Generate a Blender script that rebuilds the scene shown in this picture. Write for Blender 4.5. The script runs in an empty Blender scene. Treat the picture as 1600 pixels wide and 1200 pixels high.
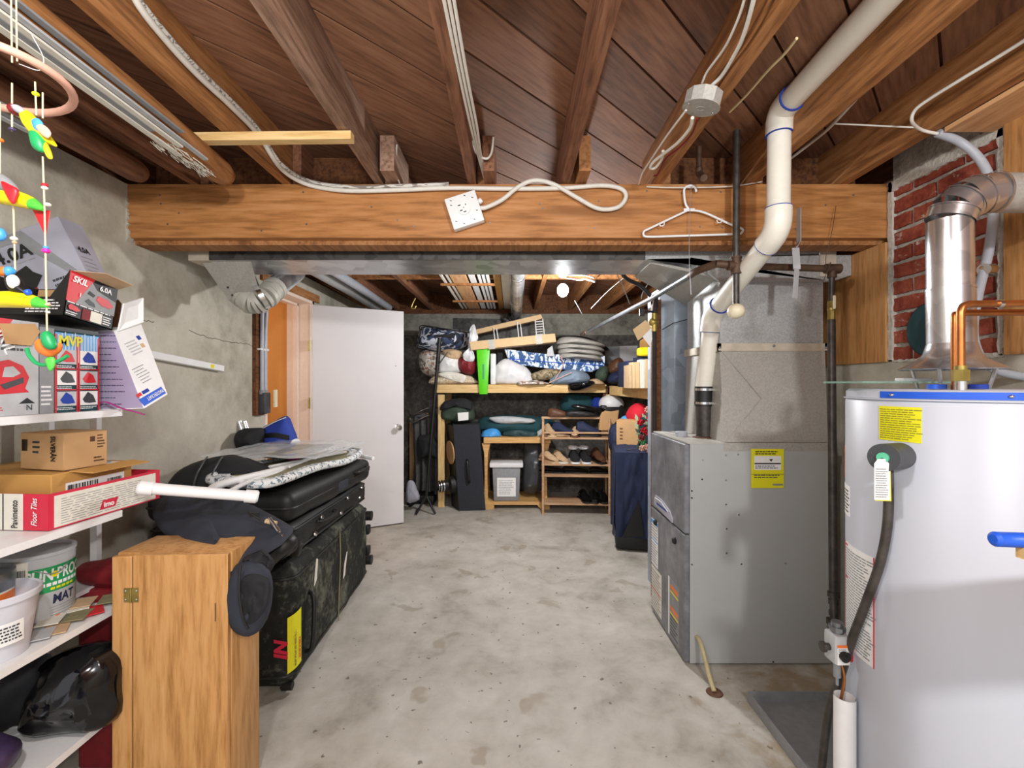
import bpy, bmesh, math, random
from mathutils import Vector, Matrix, noise, Euler
random.seed(7)
S = bpy.context.scene
COL = S.collection
# ---------------------------------------------------------------- camera
F = 711.0; EYE = 1.33
cd = bpy.data.cameras.new('camera'); cam = bpy.data.objects.new('camera', cd); COL.objects.link(cam)
cam.location = (0, 0, EYE); cam.rotation_euler = (math.pi/2, 0, 0)
cd.sensor_width = 36; cd.lens = 16.0; cd.clip_start = .02; cd.clip_end = 60
S.camera = cam
# ---------------------------------------------------------------- view + world
S.view_settings.view_transform = 'Standard'; S.view_settings.look = 'None'
S.view_settings.gamma = 1; S.view_settings.use_curve_mapping = False
S.view_settings.exposure = 0.6
W = bpy.data.worlds.new('world'); S.world = W; W.use_nodes = True
bg = W.node_tree.nodes['Background']; bg.inputs[0].default_value = (.93, .94, 1, 1); bg.inputs[1].default_value = .92
def point(name, loc, power, color, r):
    l = bpy.data.lights.new(name, 'POINT'); l.energy = power; l.color = color; l.shadow_soft_size = r
    o = bpy.data.objects.new(name, l); o.location = loc; COL.objects.link(o); return o
point('flash_light', (-.42, .12, 2.02), 36, (1, .995, .98), .06)
point('ceiling_bulb_light', (.75, -.75, 2.06), 76, (1, .995, .98), .06)
point('back_bulb_light', (.38, 3.42, 1.96), 62, (.97, .985, 1), .05)
point('hallway_light', (-2.75, 3.1, 1.7), 13, (1, .80, .60), .15)
# ---------------------------------------------------------------- materials
def _n(nt, t, **kw):
    n = nt.nodes.new(t)
    for k, v in kw.items(): setattr(n, k, v)
    return n
def base(name, rough=.5, metal=0., spec=.5):
    m = bpy.data.materials.new(name); m.use_nodes = True
    b = m.node_tree.nodes['Principled BSDF']
    b.inputs['Roughness'].default_value = rough; b.inputs['Metallic'].default_value = metal
    b.inputs['Specular IOR Level'].default_value = spec
    return m, m.node_tree, b
def lin(c):
    if isinstance(c, str):
        c = [int(c[i:i+2], 16)/255 for i in (0, 2, 4)]
    return tuple((x/12.92 if x <= .04045 else ((x+.055)/1.055)**2.4) for x in c)+(1,)
def ramp(nt, fac, stops):
    r = _n(nt, 'ShaderNodeValToRGB'); e = r.color_ramp.elements
    while len(e) < len(stops): e.new(.5)
    for q, (p, c) in zip(e, stops): q.position = p; q.color = lin(c) if not isinstance(c, float) else (c, c, c, 1)
    nt.links.new(fac, r.inputs[0]); return r.outputs[0]
def coords(nt, scale=(1, 1, 1), rot=(0, 0, 0), which='Object'):
    tc = _n(nt, 'ShaderNodeTexCoord'); mp = _n(nt, 'ShaderNodeMapping')
    mp.inputs['Scale'].default_value = scale; mp.inputs['Rotation'].default_value = rot
    nt.links.new(tc.outputs[which], mp.inputs[0]); return mp.outputs[0]
def noisetex(nt, vec, scale, detail=4, rough=.55, dist=0.):
    n = _n(nt, 'ShaderNodeTexNoise'); n.inputs['Scale'].default_value = scale; n.inputs['Detail'].default_value = detail
    n.inputs['Roughness'].default_value = rough; n.inputs['Distortion'].default_value = dist
    nt.links.new(vec, n.inputs['Vector']); return n.outputs['Fac']
def bump(nt, b, h, strength=.3, dist=.01):
    n = _n(nt, 'ShaderNodeBump'); n.inputs['Strength'].default_value = strength; n.inputs['Distance'].default_value = dist
    nt.links.new(h, n.inputs['Height']); nt.links.new(n.outputs[0], b.inputs['Normal'])
def mix(nt, fac, a, c, mode='MIX'):
    n = _n(nt, 'ShaderNodeMix', data_type='RGBA', blend_type=mode)
    for s, v in ((n.inputs[0], fac), (n.inputs[6], a), (n.inputs[7], c)):
        if hasattr(v, 'is_linked') or hasattr(v, 'links'): nt.links.new(v, s)
        elif isinstance(v, (int, float)): s.default_value = v
        else: s.default_value = lin(v)
    return n.outputs[2]
def plain(name, c, rough=.5, metal=0., var=.08, scale=30, bmp=.0, spec=.5):
    m, nt, b = base(name, rough, metal, spec)
    v = noisetex(nt, coords(nt), scale, 3)
    l = lin(c)
    r = _n(nt, 'ShaderNodeValToRGB'); e = r.color_ramp.elements
    e[0].position = .3; e[0].color = tuple(x*(1-var) for x in l[:3])+(1,)
    e[1].position = .7; e[1].color = tuple(min(1, x*(1+var)) for x in l[:3])+(1,)
    nt.links.new(v, r.inputs[0]); nt.links.new(r.outputs[0], b.inputs['Base Color'])
    if bmp: bump(nt, b, v, bmp, .004)
    return m
def wood(name, dark, mid, light, axis='y', rot=(0, 0, 0), rough=.6, grain=1., island=.25, knots=True, spread=0.):
    m, nt, b = base(name, rough, 0, .3)
    sc = {'x': (.9, 9, 9), 'y': (9, .9, 9), 'z': (9, 9, .9)}[axis]
    v = coords(nt, sc, (0, 0, 0))
    if rot != (0, 0, 0):
        mp = _n(nt, 'ShaderNodeMapping'); mp.inputs['Rotation'].default_value = rot
        tc = _n(nt, 'ShaderNodeTexCoord'); nt.links.new(tc.outputs['Object'], mp.inputs[0])
        m2 = _n(nt, 'ShaderNodeMapping'); m2.inputs['Scale'].default_value = sc
        nt.links.new(mp.outputs[0], m2.inputs[0]); v = m2.outputs[0]
    geo = _n(nt, 'ShaderNodeNewGeometry')
    off = _n(nt, 'ShaderNodeVectorMath', operation='SCALE'); 
    cmb = _n(nt, 'ShaderNodeCombineXYZ')
    for i in range(3): nt.links.new(geo.outputs['Random Per Island'], cmb.inputs[i])
    nt.links.new(cmb.outputs[0], off.inputs[0]); off.inputs['Scale'].default_value = 37.
    add = _n(nt, 'ShaderNodeVectorMath', operation='ADD'); nt.links.new(v, add.inputs[0]); nt.links.new(off.outputs[0], add.inputs[1])
    v = add.outputs[0]
    n1 = noisetex(nt, v, .7*grain, 5, .6, 1.3)
    wv = _n(nt, 'ShaderNodeMath', operation='SINE'); ml = _n(nt, 'ShaderNodeMath', operation='MULTIPLY'); ml.inputs[1].default_value = 20
    nt.links.new(n1, ml.inputs[0]); nt.links.new(ml.outputs[0], wv.inputs[0])
    n2 = noisetex(nt, v, 7*grain, 4, .6)
    a = _n(nt, 'ShaderNodeMath', operation='MULTIPLY_ADD'); a.inputs[1].default_value = .055
    nt.links.new(wv.outputs[0], a.inputs[0]); nt.links.new(n2, a.inputs[2])
    c = ramp(nt, a.outputs[0], [(.25-spread, dark), (.5, mid), (.78+spread, light)])
    hs = _n(nt, 'ShaderNodeHueSaturation'); mr = _n(nt, 'ShaderNodeMapRange')
    mr.inputs[3].default_value = 1-island; mr.inputs[4].default_value = 1+island
    nt.links.new(geo.outputs['Random Per Island'], mr.inputs[0]); nt.links.new(mr.outputs[0], hs.inputs['Value'])
    nt.links.new(c, hs.inputs['Color'])
    if knots:
        vo = _n(nt, 'ShaderNodeTexVoronoi'); vo.inputs['Scale'].default_value = .55
        nt.links.new(v, vo.inputs['Vector'])
        kr = ramp(nt, vo.outputs['Distance'], [(0.0, 1.), (.1, .85), (.17, 0.)])
        km = mix(nt, kr, hs.outputs[0], dark)
        nt.links.new(km, b.inputs['Base Color'])
    else: nt.links.new(hs.outputs[0], b.inputs['Base Color'])
    bump(nt, b, n2, .25, .003)
    return m
def concrete(name, dark, mid, light, scale=1., rough=.85, b_=.4, speck=True, spec=.3):
    m, nt, b = base(name, rough, 0, spec)
    v = coords(nt)
    n1 = noisetex(nt, v, 1.3*scale, 6, .62, .4); n2 = noisetex(nt, v, 9*scale, 6, .65)
    mx = mix(nt, .4, n1, n2)
    c = ramp(nt, mx, [(.36, dark), (.5, mid), (.64, light)])
    if speck:
        n3 = noisetex(nt, v, 60*scale, 2, .5)
        sp = ramp(nt, n3, [(.7, 0.), (.76, .6)])
        c = mix(nt, sp, c, dark)
    nt.links.new(c, b.inputs['Base Color']); bump(nt, b, mx, b_, .02)
    return m
def galv(name, c1, c2, rough=.38, scale=40, metal=.9):
    m, nt, b = base(name, rough, metal)
    v = coords(nt)
    vo = _n(nt, 'ShaderNodeTexVoronoi'); vo.inputs['Scale'].default_value = scale; nt.links.new(v, vo.inputs['Vector'])
    n1 = noisetex(nt, v, 3, 4)
    mx = mix(nt, .45, vo.outputs['Color'], n1)
    bw = _n(nt, 'ShaderNodeRGBToBW'); nt.links.new(mx, bw.inputs[0])
    c = ramp(nt, bw.outputs[0], [(.3, c1), (.68, c2)])
    nt.links.new(c, b.inputs['Base Color'])
    rr = _n(nt, 'ShaderNodeMapRange'); rr.inputs[3].default_value = rough-.1; rr.inputs[4].default_value = rough+.15
    nt.links.new(n1, rr.inputs[0]); nt.links.new(rr.outputs[0], b.inputs['Roughness'])
    return m
def pattern(name, bgc, cols, scale=12, stretch=(1, 1, 1), rough=.8, thr=.5, dist=2.):
    m, nt, b = base(name, rough)
    v = coords(nt, stretch)
    c = None; cur = bgc
    for i, cc in enumerate(cols):
        mp = _n(nt, 'ShaderNodeVectorMath', operation='ADD'); mp.inputs[1].default_value = (i*7.3, i*3.1, i*5.7); nt.links.new(v, mp.inputs[0])
        nz = noisetex(nt, mp.outputs[0], scale, 2, .5, dist)
        f = ramp(nt, nz, [(thr+.02, 0.), (thr+.05, 1.)])
        cur = mix(nt, f, cur, cc)
    nt.links.new(cur, b.inputs['Base Color']); return m
def glassy(name, c, alpha=.4, rough=.15):
    m, nt, b = base(name, rough); b.inputs['Base Color'].default_value = lin(c)
    b.inputs['Alpha'].default_value = alpha
    return m
def emit(name, c, s):
    m, nt, b = base(name); b.inputs['Base Color'].default_value = lin(c)
    b.inputs['Emission Color'].default_value = lin(c); b.inputs['Emission Strength'].default_value = s; return m
M = {}
M['deck'] = wood('deck_boards', '452d20', '825a42', '9c7358', 'x', (0, 0, math.radians(-45)), .75, 1, .25, True, .14)
M['joist'] = wood('joist_wood', '543626', '835840', '9c7054', 'y', rough=.7)
M['joist_orange'] = wood('orange_joist_wood', '70482a', '9f6c40', 'b58458', 'y', rough=.65)
M['joist_grey'] = wood('greyed_joist_wood', '62483a', '8f705c', 'ad8e78', 'y', rough=.75)
M['beam'] = wood('beam_wood', '8a5a30', 'b57c48', 'c69060', 'x', rough=.5, grain=.8, island=.05)
M['ply'] = wood('plywood', '93653a', 'ba8650', 'ca9a68', 'z', rough=.6, island=.1)
M['ply_pale'] = wood('pale_plywood', 'c08a5c', 'd9a878', 'e3b88c', 'y', rough=.6, island=.1)
M['pine'] = wood('new_pine', 'c9a063', 'e0bd82', 'ebce9c', 'x', rough=.6, island=.1)
M['pine_z'] = wood('new_pine_upright', 'c9a063', 'e0bd82', 'ebce9c', 'z', rough=.6, island=.1)
M['cabwood'] = wood('varnished_pine', '9c6c38', 'c29058', 'cea06a', 'z', rough=.4, grain=.9, island=.08)
M['shelfwood'] = wood('shoe_rack_wood', '9c7454', 'c09a76', 'ccab8a', 'x', rough=.5, island=.1)
M['tablewood'] = wood('table_pine', 'b98a4e', 'd1a468', 'dcb67e', 'x', rough=.5, island=.1)
M['olddark'] = wood('old_dark_wood', '3c2415', '6b4226', '7e5534', 'y', rough=.7)
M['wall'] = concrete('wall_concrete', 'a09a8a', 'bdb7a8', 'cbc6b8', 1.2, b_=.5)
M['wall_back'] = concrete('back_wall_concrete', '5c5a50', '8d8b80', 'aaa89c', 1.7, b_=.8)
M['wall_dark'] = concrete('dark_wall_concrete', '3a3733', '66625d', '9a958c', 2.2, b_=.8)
M['mortar'] = concrete('mortar', '8f8880', 'b3aca2', 'c9c3ba', 6, b_=.8)
M['mortar_edge'] = concrete('mortar_edge', 'a39d94', 'c8c2b8', 'd6d1c8', 6, b_=.8)
M['brick'] = concrete('brick', '6a2c20', '8c4030', 'a85c48', 5, b_=.5)
def smear(m, c, scale, lo, hi):
    nt = m.node_tree; b = nt.nodes['Principled BSDF']; src = b.inputs['Base Color'].links[0].from_socket
    f = ramp(nt, noisetex(nt, coords(nt, (1, 1, 1.6)), scale, 6, .7, .5), [(lo, 0.), (hi, .8)])
    nt.links.new(mix(nt, f, src, c), b.inputs['Base Color'])
smear(M['brick'], 'cfc6bc', 9, .6, .68)
M['galv'] = galv('galvanised', 'a3a5a5', 'b9bbbb', .5, 150, .4)
M['galv_dark'] = galv('dark_or_shaded_galvanised', '3d3c3b', '5b5854', .5, 30, .6)  # wall board's dark tone, and the shade painted on the duct side
M['galv_dull'] = galv('dull_galvanised', 'a6a49e', 'b6b3ac', .55, 160, .3)
M['galv_brush'] = galv('brushed_galvanised', 'a3a5a8', 'cfd1d4', .34, 12, .7)
M['galv_blue'] = galv('blue_galvanised', '8d99a8', 'b3c0ce', .4, 14, .4)
M['alu'] = galv('aluminium_vent', 'b9bbbe', 'e4e5e8', .25, 15, .9)
M['tape'] = plain('foil_tape', 'c9bfae', .5, .4, .12, 20, .3)
M['ducttape'] = plain('duct_tape', 'b5b2a8', .55, .1, .1, 20, .3)
M['iron'] = plain('black_iron', '4d4844', .45, .5, .4, 25, .2)
M['rusty'] = plain('rusty_iron', '5c4636', .6, .4, .4, 20, .3)
M['steel'] = plain('steel_pipe', '8b8f94', .35, .8, .2, 20)
M['copper'] = plain('copper', 'b5713d', .35, .85, .25, 15)
M['brass'] = plain('brass', '9c8a4a', .4, .7, .3, 20)
M['chrome'] = plain('chrome', 'd8d8d8', .15, 1, .02)
M['pvc'] = plain('pvc', 'ebe7da', .35, 0, .03)
M['pvc_grey'] = plain('grey_conduit', 'aeb2bb', .4, 0, .05)
M['white'] = plain('white_paint', 'ececec', .4, 0, .03)
M['door'] = plain('door_paint', 'dcd9da', .45, 0, .02, 4)
M['tank'] = plain('tank_enamel', 'c1c5cf', .42, 0, .01, 4)
M['whiteplastic'] = plain('white_plastic', 'efefef', .35, 0, .02)
M['offwhite'] = plain('off_white', 'e3dfd2', .5, 0, .05)
M['ivory'] = plain('ivory', 'e9dfc0', .4, 0, .05)
M['paper'] = plain('paper', 'f0f0ee', .7, 0, .03)
M['black'] = plain('black', '141414', .5, 0, .2)
M['black_gloss'] = plain('black_vinyl', '0d0d10', .15, 0, .2)
M['blackcloth'] = plain('black_cloth', '17181c', .8, 0, .35, 14, .25)
M['bluecloth'] = plain('blue_black_cloth', '2a2f3a', .75, 0, .25, 12, .2)
M['suitcase'] = plain('suitcase_nylon', '141516', .55, 0, .5, 18, .3)
M['olive_dirty'] = concrete('dusty_black_canvas', '121311', '1f201c', '6a6b5e', 4, .7, .3, False)
M['darkgrey'] = plain('dark_grey', '3f4145', .5, 0, .15)
M['carpetbox'] = plain('speaker_carpet', '2d2f36', .95, 0, .3, 150, .5)
M['grey'] = plain('grey', '8b8d8f', .5, 0, .1)
M['lightgrey'] = plain('light_grey', 'b9bbbd', .5, 0, .06)
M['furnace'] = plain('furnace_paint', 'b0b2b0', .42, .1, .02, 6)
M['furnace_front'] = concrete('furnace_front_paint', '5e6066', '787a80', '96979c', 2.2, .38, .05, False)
M['furnace_top'] = plain('furnace_top', 'b6b4ac', .5, 0, .12, 12)
M['cardboard'] = plain('cardboard', 'c59c6c', .8, 0, .06, 10)
M['cardboard2'] = plain('cardboard_yellow', 'c2924e', .8, 0, .08, 10)
M['cardboard_pale'] = plain('pale_cardboard', 'd9b98c', .8, 0, .06, 10)
M['red'] = plain('red', 'cf1f2a', .45, 0, .05)
M['tilered'] = plain('tile_box_red', 'cf2a44', .5, 0, .05)
M['darkred'] = plain('dark_red', '7d1820', .6, 0, .2)
M['green'] = plain('green', '1f9a58', .4, 0, .05)
M['lime'] = plain('lime_green', '5fd61c', .35, 0, .04)
M['yellow'] = plain('yellow', 'efe21a', .5, 0, .05)
M['yellowlabel'] = plain('yellow_label', 'e6e01c', .5, 0, .03)
M['banana'] = plain('banana_yellow', 'f0d916', .25, 0, .04)
M['orange'] = plain('orange', 'ef7a2e', .45, 0, .05)
M['blue'] = plain('blue', '1f5ad0', .4, 0, .04)
M['navy'] = plain('navy_cloth', '1b2747', .75, 0, .15, 9, .15)
M['royal'] = plain('royal_blue_cloth', '1c3a9c', .7, 0, .15, 12, .15)
M['skyblue'] = plain('sky_blue', '4aa0e6', .4, 0, .05)
M['teal'] = plain('teal_cloth', '17434a', .85, 0, .15, 12, .2)
M['pink'] = plain('pink', 'f02aa8', .4, 0, .05)
M['magenta'] = plain('magenta', 'b03a86', .4, 0, .05)
M['salmon'] = plain('salmon_ring', 'e6b09a', .5, 0, .06)
M['lilac'] = plain('lilac_print', 'a79bb8', .5, 0, .15, 5)
M['greyprint'] = plain('grey_print', 'a9a9b6', .4, 0, .18, 5)
M['string'] = plain('string', 'ead9a8', .8, 0, .05)
M['cable'] = plain('white_cable', 'dedad0', .5, 0, .04)
M['cable_braid'] = pattern('braided_cable', 'd8d4cc', ['8a8078'], 9, (1, 6, 6), .6)
M['brown'] = plain('brown', '5b3a26', .5, 0, .2)
M['tan'] = plain('tan', 'c9ab86', .7, 0, .1)
M['greencloth'] = plain('green_cloth', '3b4a3c', .8, 0, .2, 10, .2)
M['greypurple'] = plain('grey_coat', '4d4b4a', .8, 0, .25, 10, .3)
M['clear'] = glassy('clear_film', 'e6e9ea', .38, .12)
M['smoke'] = glassy('smoke_plastic', '4a4c50', .75, .2)
M['glass_edge'] = glassy('glass_sheet', '8fb5a6', .45, .05)
M['whitebag'] = plain('white_bag', 'e4e4e6', .35, 0, .08, 14, .3)
M['redcloth'] = plain('red_cloth', 'c3122a', .8, 0, .15, 10, .2)
M['darkteal'] = plain('dark_teal', '1d3d42', .6, 0, .2)
M['purple'] = plain('purple', '43365a', .4, 0, .15)
M['orangewall'] = plain('orange_wall', 'd29348', .7, 0, .02)
M['jamb'] = plain('jamb_paint', 'efdccd', .5, 0, .03)
M['floral'] = pattern('floral', 'd9cfc2', ['b07a62', '6e6a66', 'e6e2dc'], 13)
M['camo'] = pattern('navy_white_print', 'd6dae6', ['20242f', '3b4a6b'], 7)
M['bluewhite'] = pattern('blue_white_zigzag', 'dfe9f5', ['2b66a5', '1c4b80'], 5.5, (1.6, 1.6, 1), .6, .5, 3.)
M['board'] = pattern('ironing_cover', 'e4e6e6', ['6f8a94', '55606a'], 55, (1, 1, 1), .8, .56, .5)
M['khaki'] = plain('khaki', '8f8a68', .7, .2, .15)
M['plaid'] = pattern('plaid_cloth', 'd9c9a2', ['9a6a4a', 'e8e0d0'], 30, (2, 2, 2))
M['camocloth'] = pattern('khaki_camo', '8d7f63', ['5c4f3c', 'b3a284'], 18)
M['floorc'] = None
def floor_mat():
    m, nt, b = base('floor_concrete', .55, 0, .4)
    v = coords(nt)
    n1 = noisetex(nt, v, 1.1, 7, .65, .6); n2 = noisetex(nt, v, 7, 6, .65, .3)
    mx = mix(nt, .4, n1, n2)
    c = ramp(nt, mx, [(.34, '8d877b'), (.47, 'b0aba1'), (.62, 'c4c0b8')])
    n3 = noisetex(nt, v, 4.2, 3, .5, .4)
    st = ramp(nt, n3, [(.63, 0.), (.67, .5)])
    c = mix(nt, st, c, '8b7f6a')
    n4 = noisetex(nt, v, 26, 2, .5)
    st2 = ramp(nt, n4, [(.70, 0.), (.72, .8)])
    c = mix(nt, st2, c, '5d5140')
    # rust-brown area around the furnace foot and the tank
    sx = _n(nt, 'ShaderNodeVectorMath', operation='DISTANCE'); sx.inputs[1].default_value = (1.35, 1.75, 0)
    nt.links.new(v, sx.inputs[0])
    ad = _n(nt, 'ShaderNodeMath', operation='ADD'); nt.links.new(sx.outputs['Value'], ad.inputs[0]); nt.links.new(n2, ad.inputs[1])
    rr = ramp(nt, ad.outputs[0], [(.75, .75), (1.15, 0.)])
    c = mix(nt, rr, c, '93805f')
    nt.links.new(c, b.inputs['Base Color'])
    rg = ramp(nt, n1, [(.35, .42), (.6, .7)]); nt.links.new(rg, b.inputs['Roughness'])
    bump(nt, b, mx, .35, .02); return m
M['floor'] = floor_mat()
# ---------------------------------------------------------------- geometry helpers
def P(px, py, d): return Vector(((px-800)/F*d, d, EYE+(600-py)/F*d))
def smooth_path(pts, n=6, closed=False):
    pts = [Vector(p) for p in pts]
    if len(pts) < 3: return pts
    out = []; L = len(pts)
    rng = range(L) if closed else range(L-1)
    for i in rng:
        if closed: p0, p1, p2, p3 = pts[(i-1) % L], pts[i], pts[(i+1) % L], pts[(i+2) % L]
        else:
            p1, p2 = pts[i], pts[i+1]
            p0 = pts[i-1] if i else p1*2-p2
            p3 = pts[i+2] if i+2 < L else p2*2-p1
        for k in range(n):
            t = k/n
            out.append(.5*((2*p1)+(p2-p0)*t+(2*p0-5*p1+4*p2-p3)*t*t+(3*p1-p0-3*p2+p3)*t**3))
    if not closed: out.append(pts[-1])
    return out
class MB:
    def __init__(s): s.v = []; s.f = []
    def add(s, vs, fs, mat=None):
        b = len(s.v)
        s.v += [(mat @ Vector(v)) if mat is not None else Vector(v) for v in vs]
        s.f += [tuple(i+b for i in f) for f in fs]; return s
    def box(s, c, d, rot=None, r=0, seg=2):
        m = Matrix.Translation(c)
        if rot is not None: m = m @ (rot if isinstance(rot, Matrix) else Euler(rot).to_matrix().to_4x4())
        x, y, z = (q/2 for q in d)
        vs = [(-x, -y, -z), (x, -y, -z), (x, y, -z), (-x, y, -z), (-x, -y, z), (x, -y, z), (x, y, z), (-x, y, z)]
        fs = [(3, 2, 1, 0), (4, 5, 6, 7), (0, 1, 5, 4), (1, 2, 6, 5), (2, 3, 7, 6), (3, 0, 4, 7)]
        if r:
            bm = bmesh.new(); bv = [bm.verts.new(v) for v in vs]
            for f in fs: bm.faces.new([bv[i] for i in f])
            bmesh.ops.bevel(bm, geom=list(bm.edges), offset=r, segments=seg, profile=.5, affect='EDGES')
            return s.addbm(bm, m)
        return s.add(vs, fs, m)
    def bb(s, x0, x1, y0, y1, z0, z1, r=0, seg=2):
        return s.box(((x0+x1)/2, (y0+y1)/2, (z0+z1)/2), (abs(x1-x0), abs(y1-y0), abs(z1-z0)), None, r, seg)
    def addbm(s, bm, m=None):
        bm.verts.index_update(); bm.verts.ensure_lookup_table()
        s.add([v.co.copy() for v in bm.verts], [tuple(v.index for v in f.verts) for f in bm.faces], m); bm.free(); return s
    def hexa(s, p):  # 8 points: 4 near ring, 4 far ring
        return s.add(p, [(3, 2, 1, 0), (4, 5, 6, 7), (0, 1, 5, 4), (1, 2, 6, 5), (2, 3, 7, 6), (3, 0, 4, 7)])
    def tube(s, pts, r, n=10, closed=False, caps=True, flat=1.):
        pts = [Vector(p) for p in pts]; L = len(pts)
        rs = r if isinstance(r, (list, tuple)) else [r]*L
        rings = []; up = None
        for i, p in enumerate(pts):
            if closed: t = pts[(i+1) % L]-pts[i-1]
            else: t = pts[min(i+1, L-1)]-pts[max(i-1, 0)]
            if t.length < 1e-9: t = Vector((0, 0, 1))
            t.normalize()
            if up is None:
                up = Vector((0, 0, 1)) if abs(t.z) < .9 else Vector((0, 1, 0))
            a = t.cross(up)
            if a.length < 1e-6: up = Vector((1, 0, .01)); a = t.cross(up)
            a.normalize(); b = a.cross(t).normalized(); up = b
            rings.append([p+(a*math.cos(2*math.pi*k/n)+b*math.sin(2*math.pi*k/n)*flat)*rs[i] for k in range(n)])
        vs = [v for q in rings for v in q]; fs = []
        for i in range(L if closed else L-1):
            j = (i+1) % L
            for k in range(n):
                k2 = (k+1) % n
                fs.append((i*n+k, i*n+k2, j*n+k2, j*n+k))
        if caps and not closed:
            fs.append(tuple(range(n))[::-1]); fs.append(tuple((L-1)*n+k for k in range(n)))
        return s.add(vs, fs)
    def lathe(s, prof, n=32, m=None, cap=True):
        vs = []; fs = []; L = len(prof)
        for r, z in prof:
            for k in range(n):
                a = 2*math.pi*k/n; vs.append((r*math.cos(a), r*math.sin(a), z))
        for i in range(L-1):
            for k in range(n):
                k2 = (k+1) % n; fs.append((i*n+k, i*n+k2, (i+1)*n+k2, (i+1)*n+k))
        if cap:
            fs.append(tuple(range(n))[::-1]); fs.append(tuple((L-1)*n+k for k in range(n)))
        return s.add(vs, fs, m)
    def ball(s, c, d, sub=3, amp=0., freq=6., rot=None, power=1., seed=0):
        bm = bmesh.new(); bmesh.ops.create_icosphere(bm, subdivisions=sub, radius=1)
        for v in bm.verts:
            p = v.co.copy()
            if power != 1: p = Vector([math.copysign(abs(q)**power, q) for q in p])
            if amp: p *= 1+amp*noise.noise(p*freq*.5+Vector((seed*3.7, seed, 1)))
            v.co = Vector((p.x*d[0]/2, p.y*d[1]/2, p.z*d[2]/2))
        m = Matrix.Translation(c)
        if rot is not None: m = m @ (rot if isinstance(rot, Matrix) else Euler(rot).to_matrix().to_4x4())
        return s.addbm(bm, m)
    def prism(s, pts, vec):
        pts = [Vector(p) for p in pts]; vec = Vector(vec); n = len(pts)
        return s.add(pts+[p+vec for p in pts], [tuple(range(n))[::-1], tuple(range(n, 2*n))]+[(i, (i+1) % n, (i+1) % n+n, i+n) for i in range(n)])
    def pillow(s, pts, thick, wr=.0, freq=9., seed=0, sm=3, rings=(1, .975, .92, .84, .74, .62, .5, .37, .24, .12), nrm=None):
        """soft body inflated from an outline: pts are 3D and roughly coplanar"""
        pts = smooth_path(pts, sm, True); n = len(pts)
        c = sum(pts, Vector())/n
        nr = Vector(nrm) if nrm else Vector((0, -1, 0)); nr.normalize()
        vs = []; fs = []
        def ring(q, sgn):
            out = []
            for p in pts:
                w = c+(p-c)*q + nr*sgn*thick/2*math.sqrt(max(0, 1-q*q))
                if wr:
                    a_ = noise.noise(w*freq+Vector((seed, seed*2.1, 0))); b_ = 1-2*abs(noise.noise(Vector((w.x*1.4, w.y, w.z*.8))*freq*1.7+Vector((seed*5, 3, 1))))
                    w += nr*sgn*wr*(a_+.55*(b_-.5)*min(1, (1-q)*4))+Vector((0, 0, 1))*wr*.5*noise.noise(w*freq*.8+Vector((9+seed, 0, 0)))
                out.append(w)
            return out
        seq = [(q, -1) for q in rings[::-1]]+[(q, 1) for q in rings[1:]]
        for q, sg in seq: vs += ring(q, sg)
        L = len(seq)
        for i in range(L-1):
            for k in range(n):
                k2 = (k+1) % n; fs.append((i*n+k, i*n+k2, (i+1)*n+k2, (i+1)*n+k))
        vs.append(c-nr*thick/2); vs.append(c+nr*thick/2); a = len(vs)-2
        for k in range(n):
            k2 = (k+1) % n
            fs.append((k2, k, a)); fs.append(((L-1)*n+k, (L-1)*n+k2, a+1))
        return s.add(vs, fs)
    def grid(s, fn, nu, nv, thick=0.):
        vs = [Vector(fn(i/nu, j/nv)) for j in range(nv+1) for i in range(nu+1)]
        fs = [(j*(nu+1)+i, j*(nu+1)+i+1, (j+1)*(nu+1)+i+1, (j+1)*(nu+1)+i) for j in range(nv) for i in range(nu)]
        if thick:
            bm = bmesh.new(); bv = [bm.verts.new(v) for v in vs]
            for f in fs: bm.faces.new([bv[i] for i in f])
            bm.normal_update(); bmesh.ops.solidify(bm, geom=list(bm.faces), thickness=thick)
            return s.addbm(bm)
        return s.add(vs, fs)
MW = {}
def root(name, label=None, cat=None, loc=(0, 0, 0), rot=(0, 0, 0), group=None):
    o = bpy.data.objects.new(name, None); COL.objects.link(o); o.empty_display_size = .05
    o.location = loc; o.rotation_euler = rot
    MW[o.name] = Matrix.LocRotScale(Vector(loc), Euler(rot), None)
    props(o, label, cat, group); return o
def props(o, label=None, cat=None, group=None, kind=None):
    if label: o['label'] = label
    if cat: o['category'] = cat
    if group: o['group'] = group
    if kind: o['kind'] = kind
def mesh_of(mb, name, mat, smooth):
    me = bpy.data.meshes.new(name); me.from_pydata([tuple(v) for v in mb.v], [], mb.f); me.validate()
    bm = bmesh.new(); bm.from_mesh(me); bmesh.ops.recalc_face_normals(bm, faces=bm.faces); bm.to_mesh(me); bm.free()
    me.materials.append(M[mat] if isinstance(mat, str) else mat)
    if smooth:
        for p in me.polygons: p.use_smooth = True
        try: me.set_sharp_from_angle(angle=math.radians(smooth if smooth > 1 else 40))
        except Exception: pass
    return me
def part(mb, name, mat, parent, smooth=1, world=False, label=None, kind=None):
    """mb given in the parent's local coordinates, or in world ones"""
    if world:
        inv = MW[parent.name].inverted(); mb.v = [inv @ v for v in mb.v]
    o = bpy.data.objects.new(name, mesh_of(mb, name, mat, smooth)); COL.objects.link(o); o.parent = parent
    MW[o.name] = MW[parent.name]
    if label: o['label'] = label
    if kind: o['kind'] = kind
    return o
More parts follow.
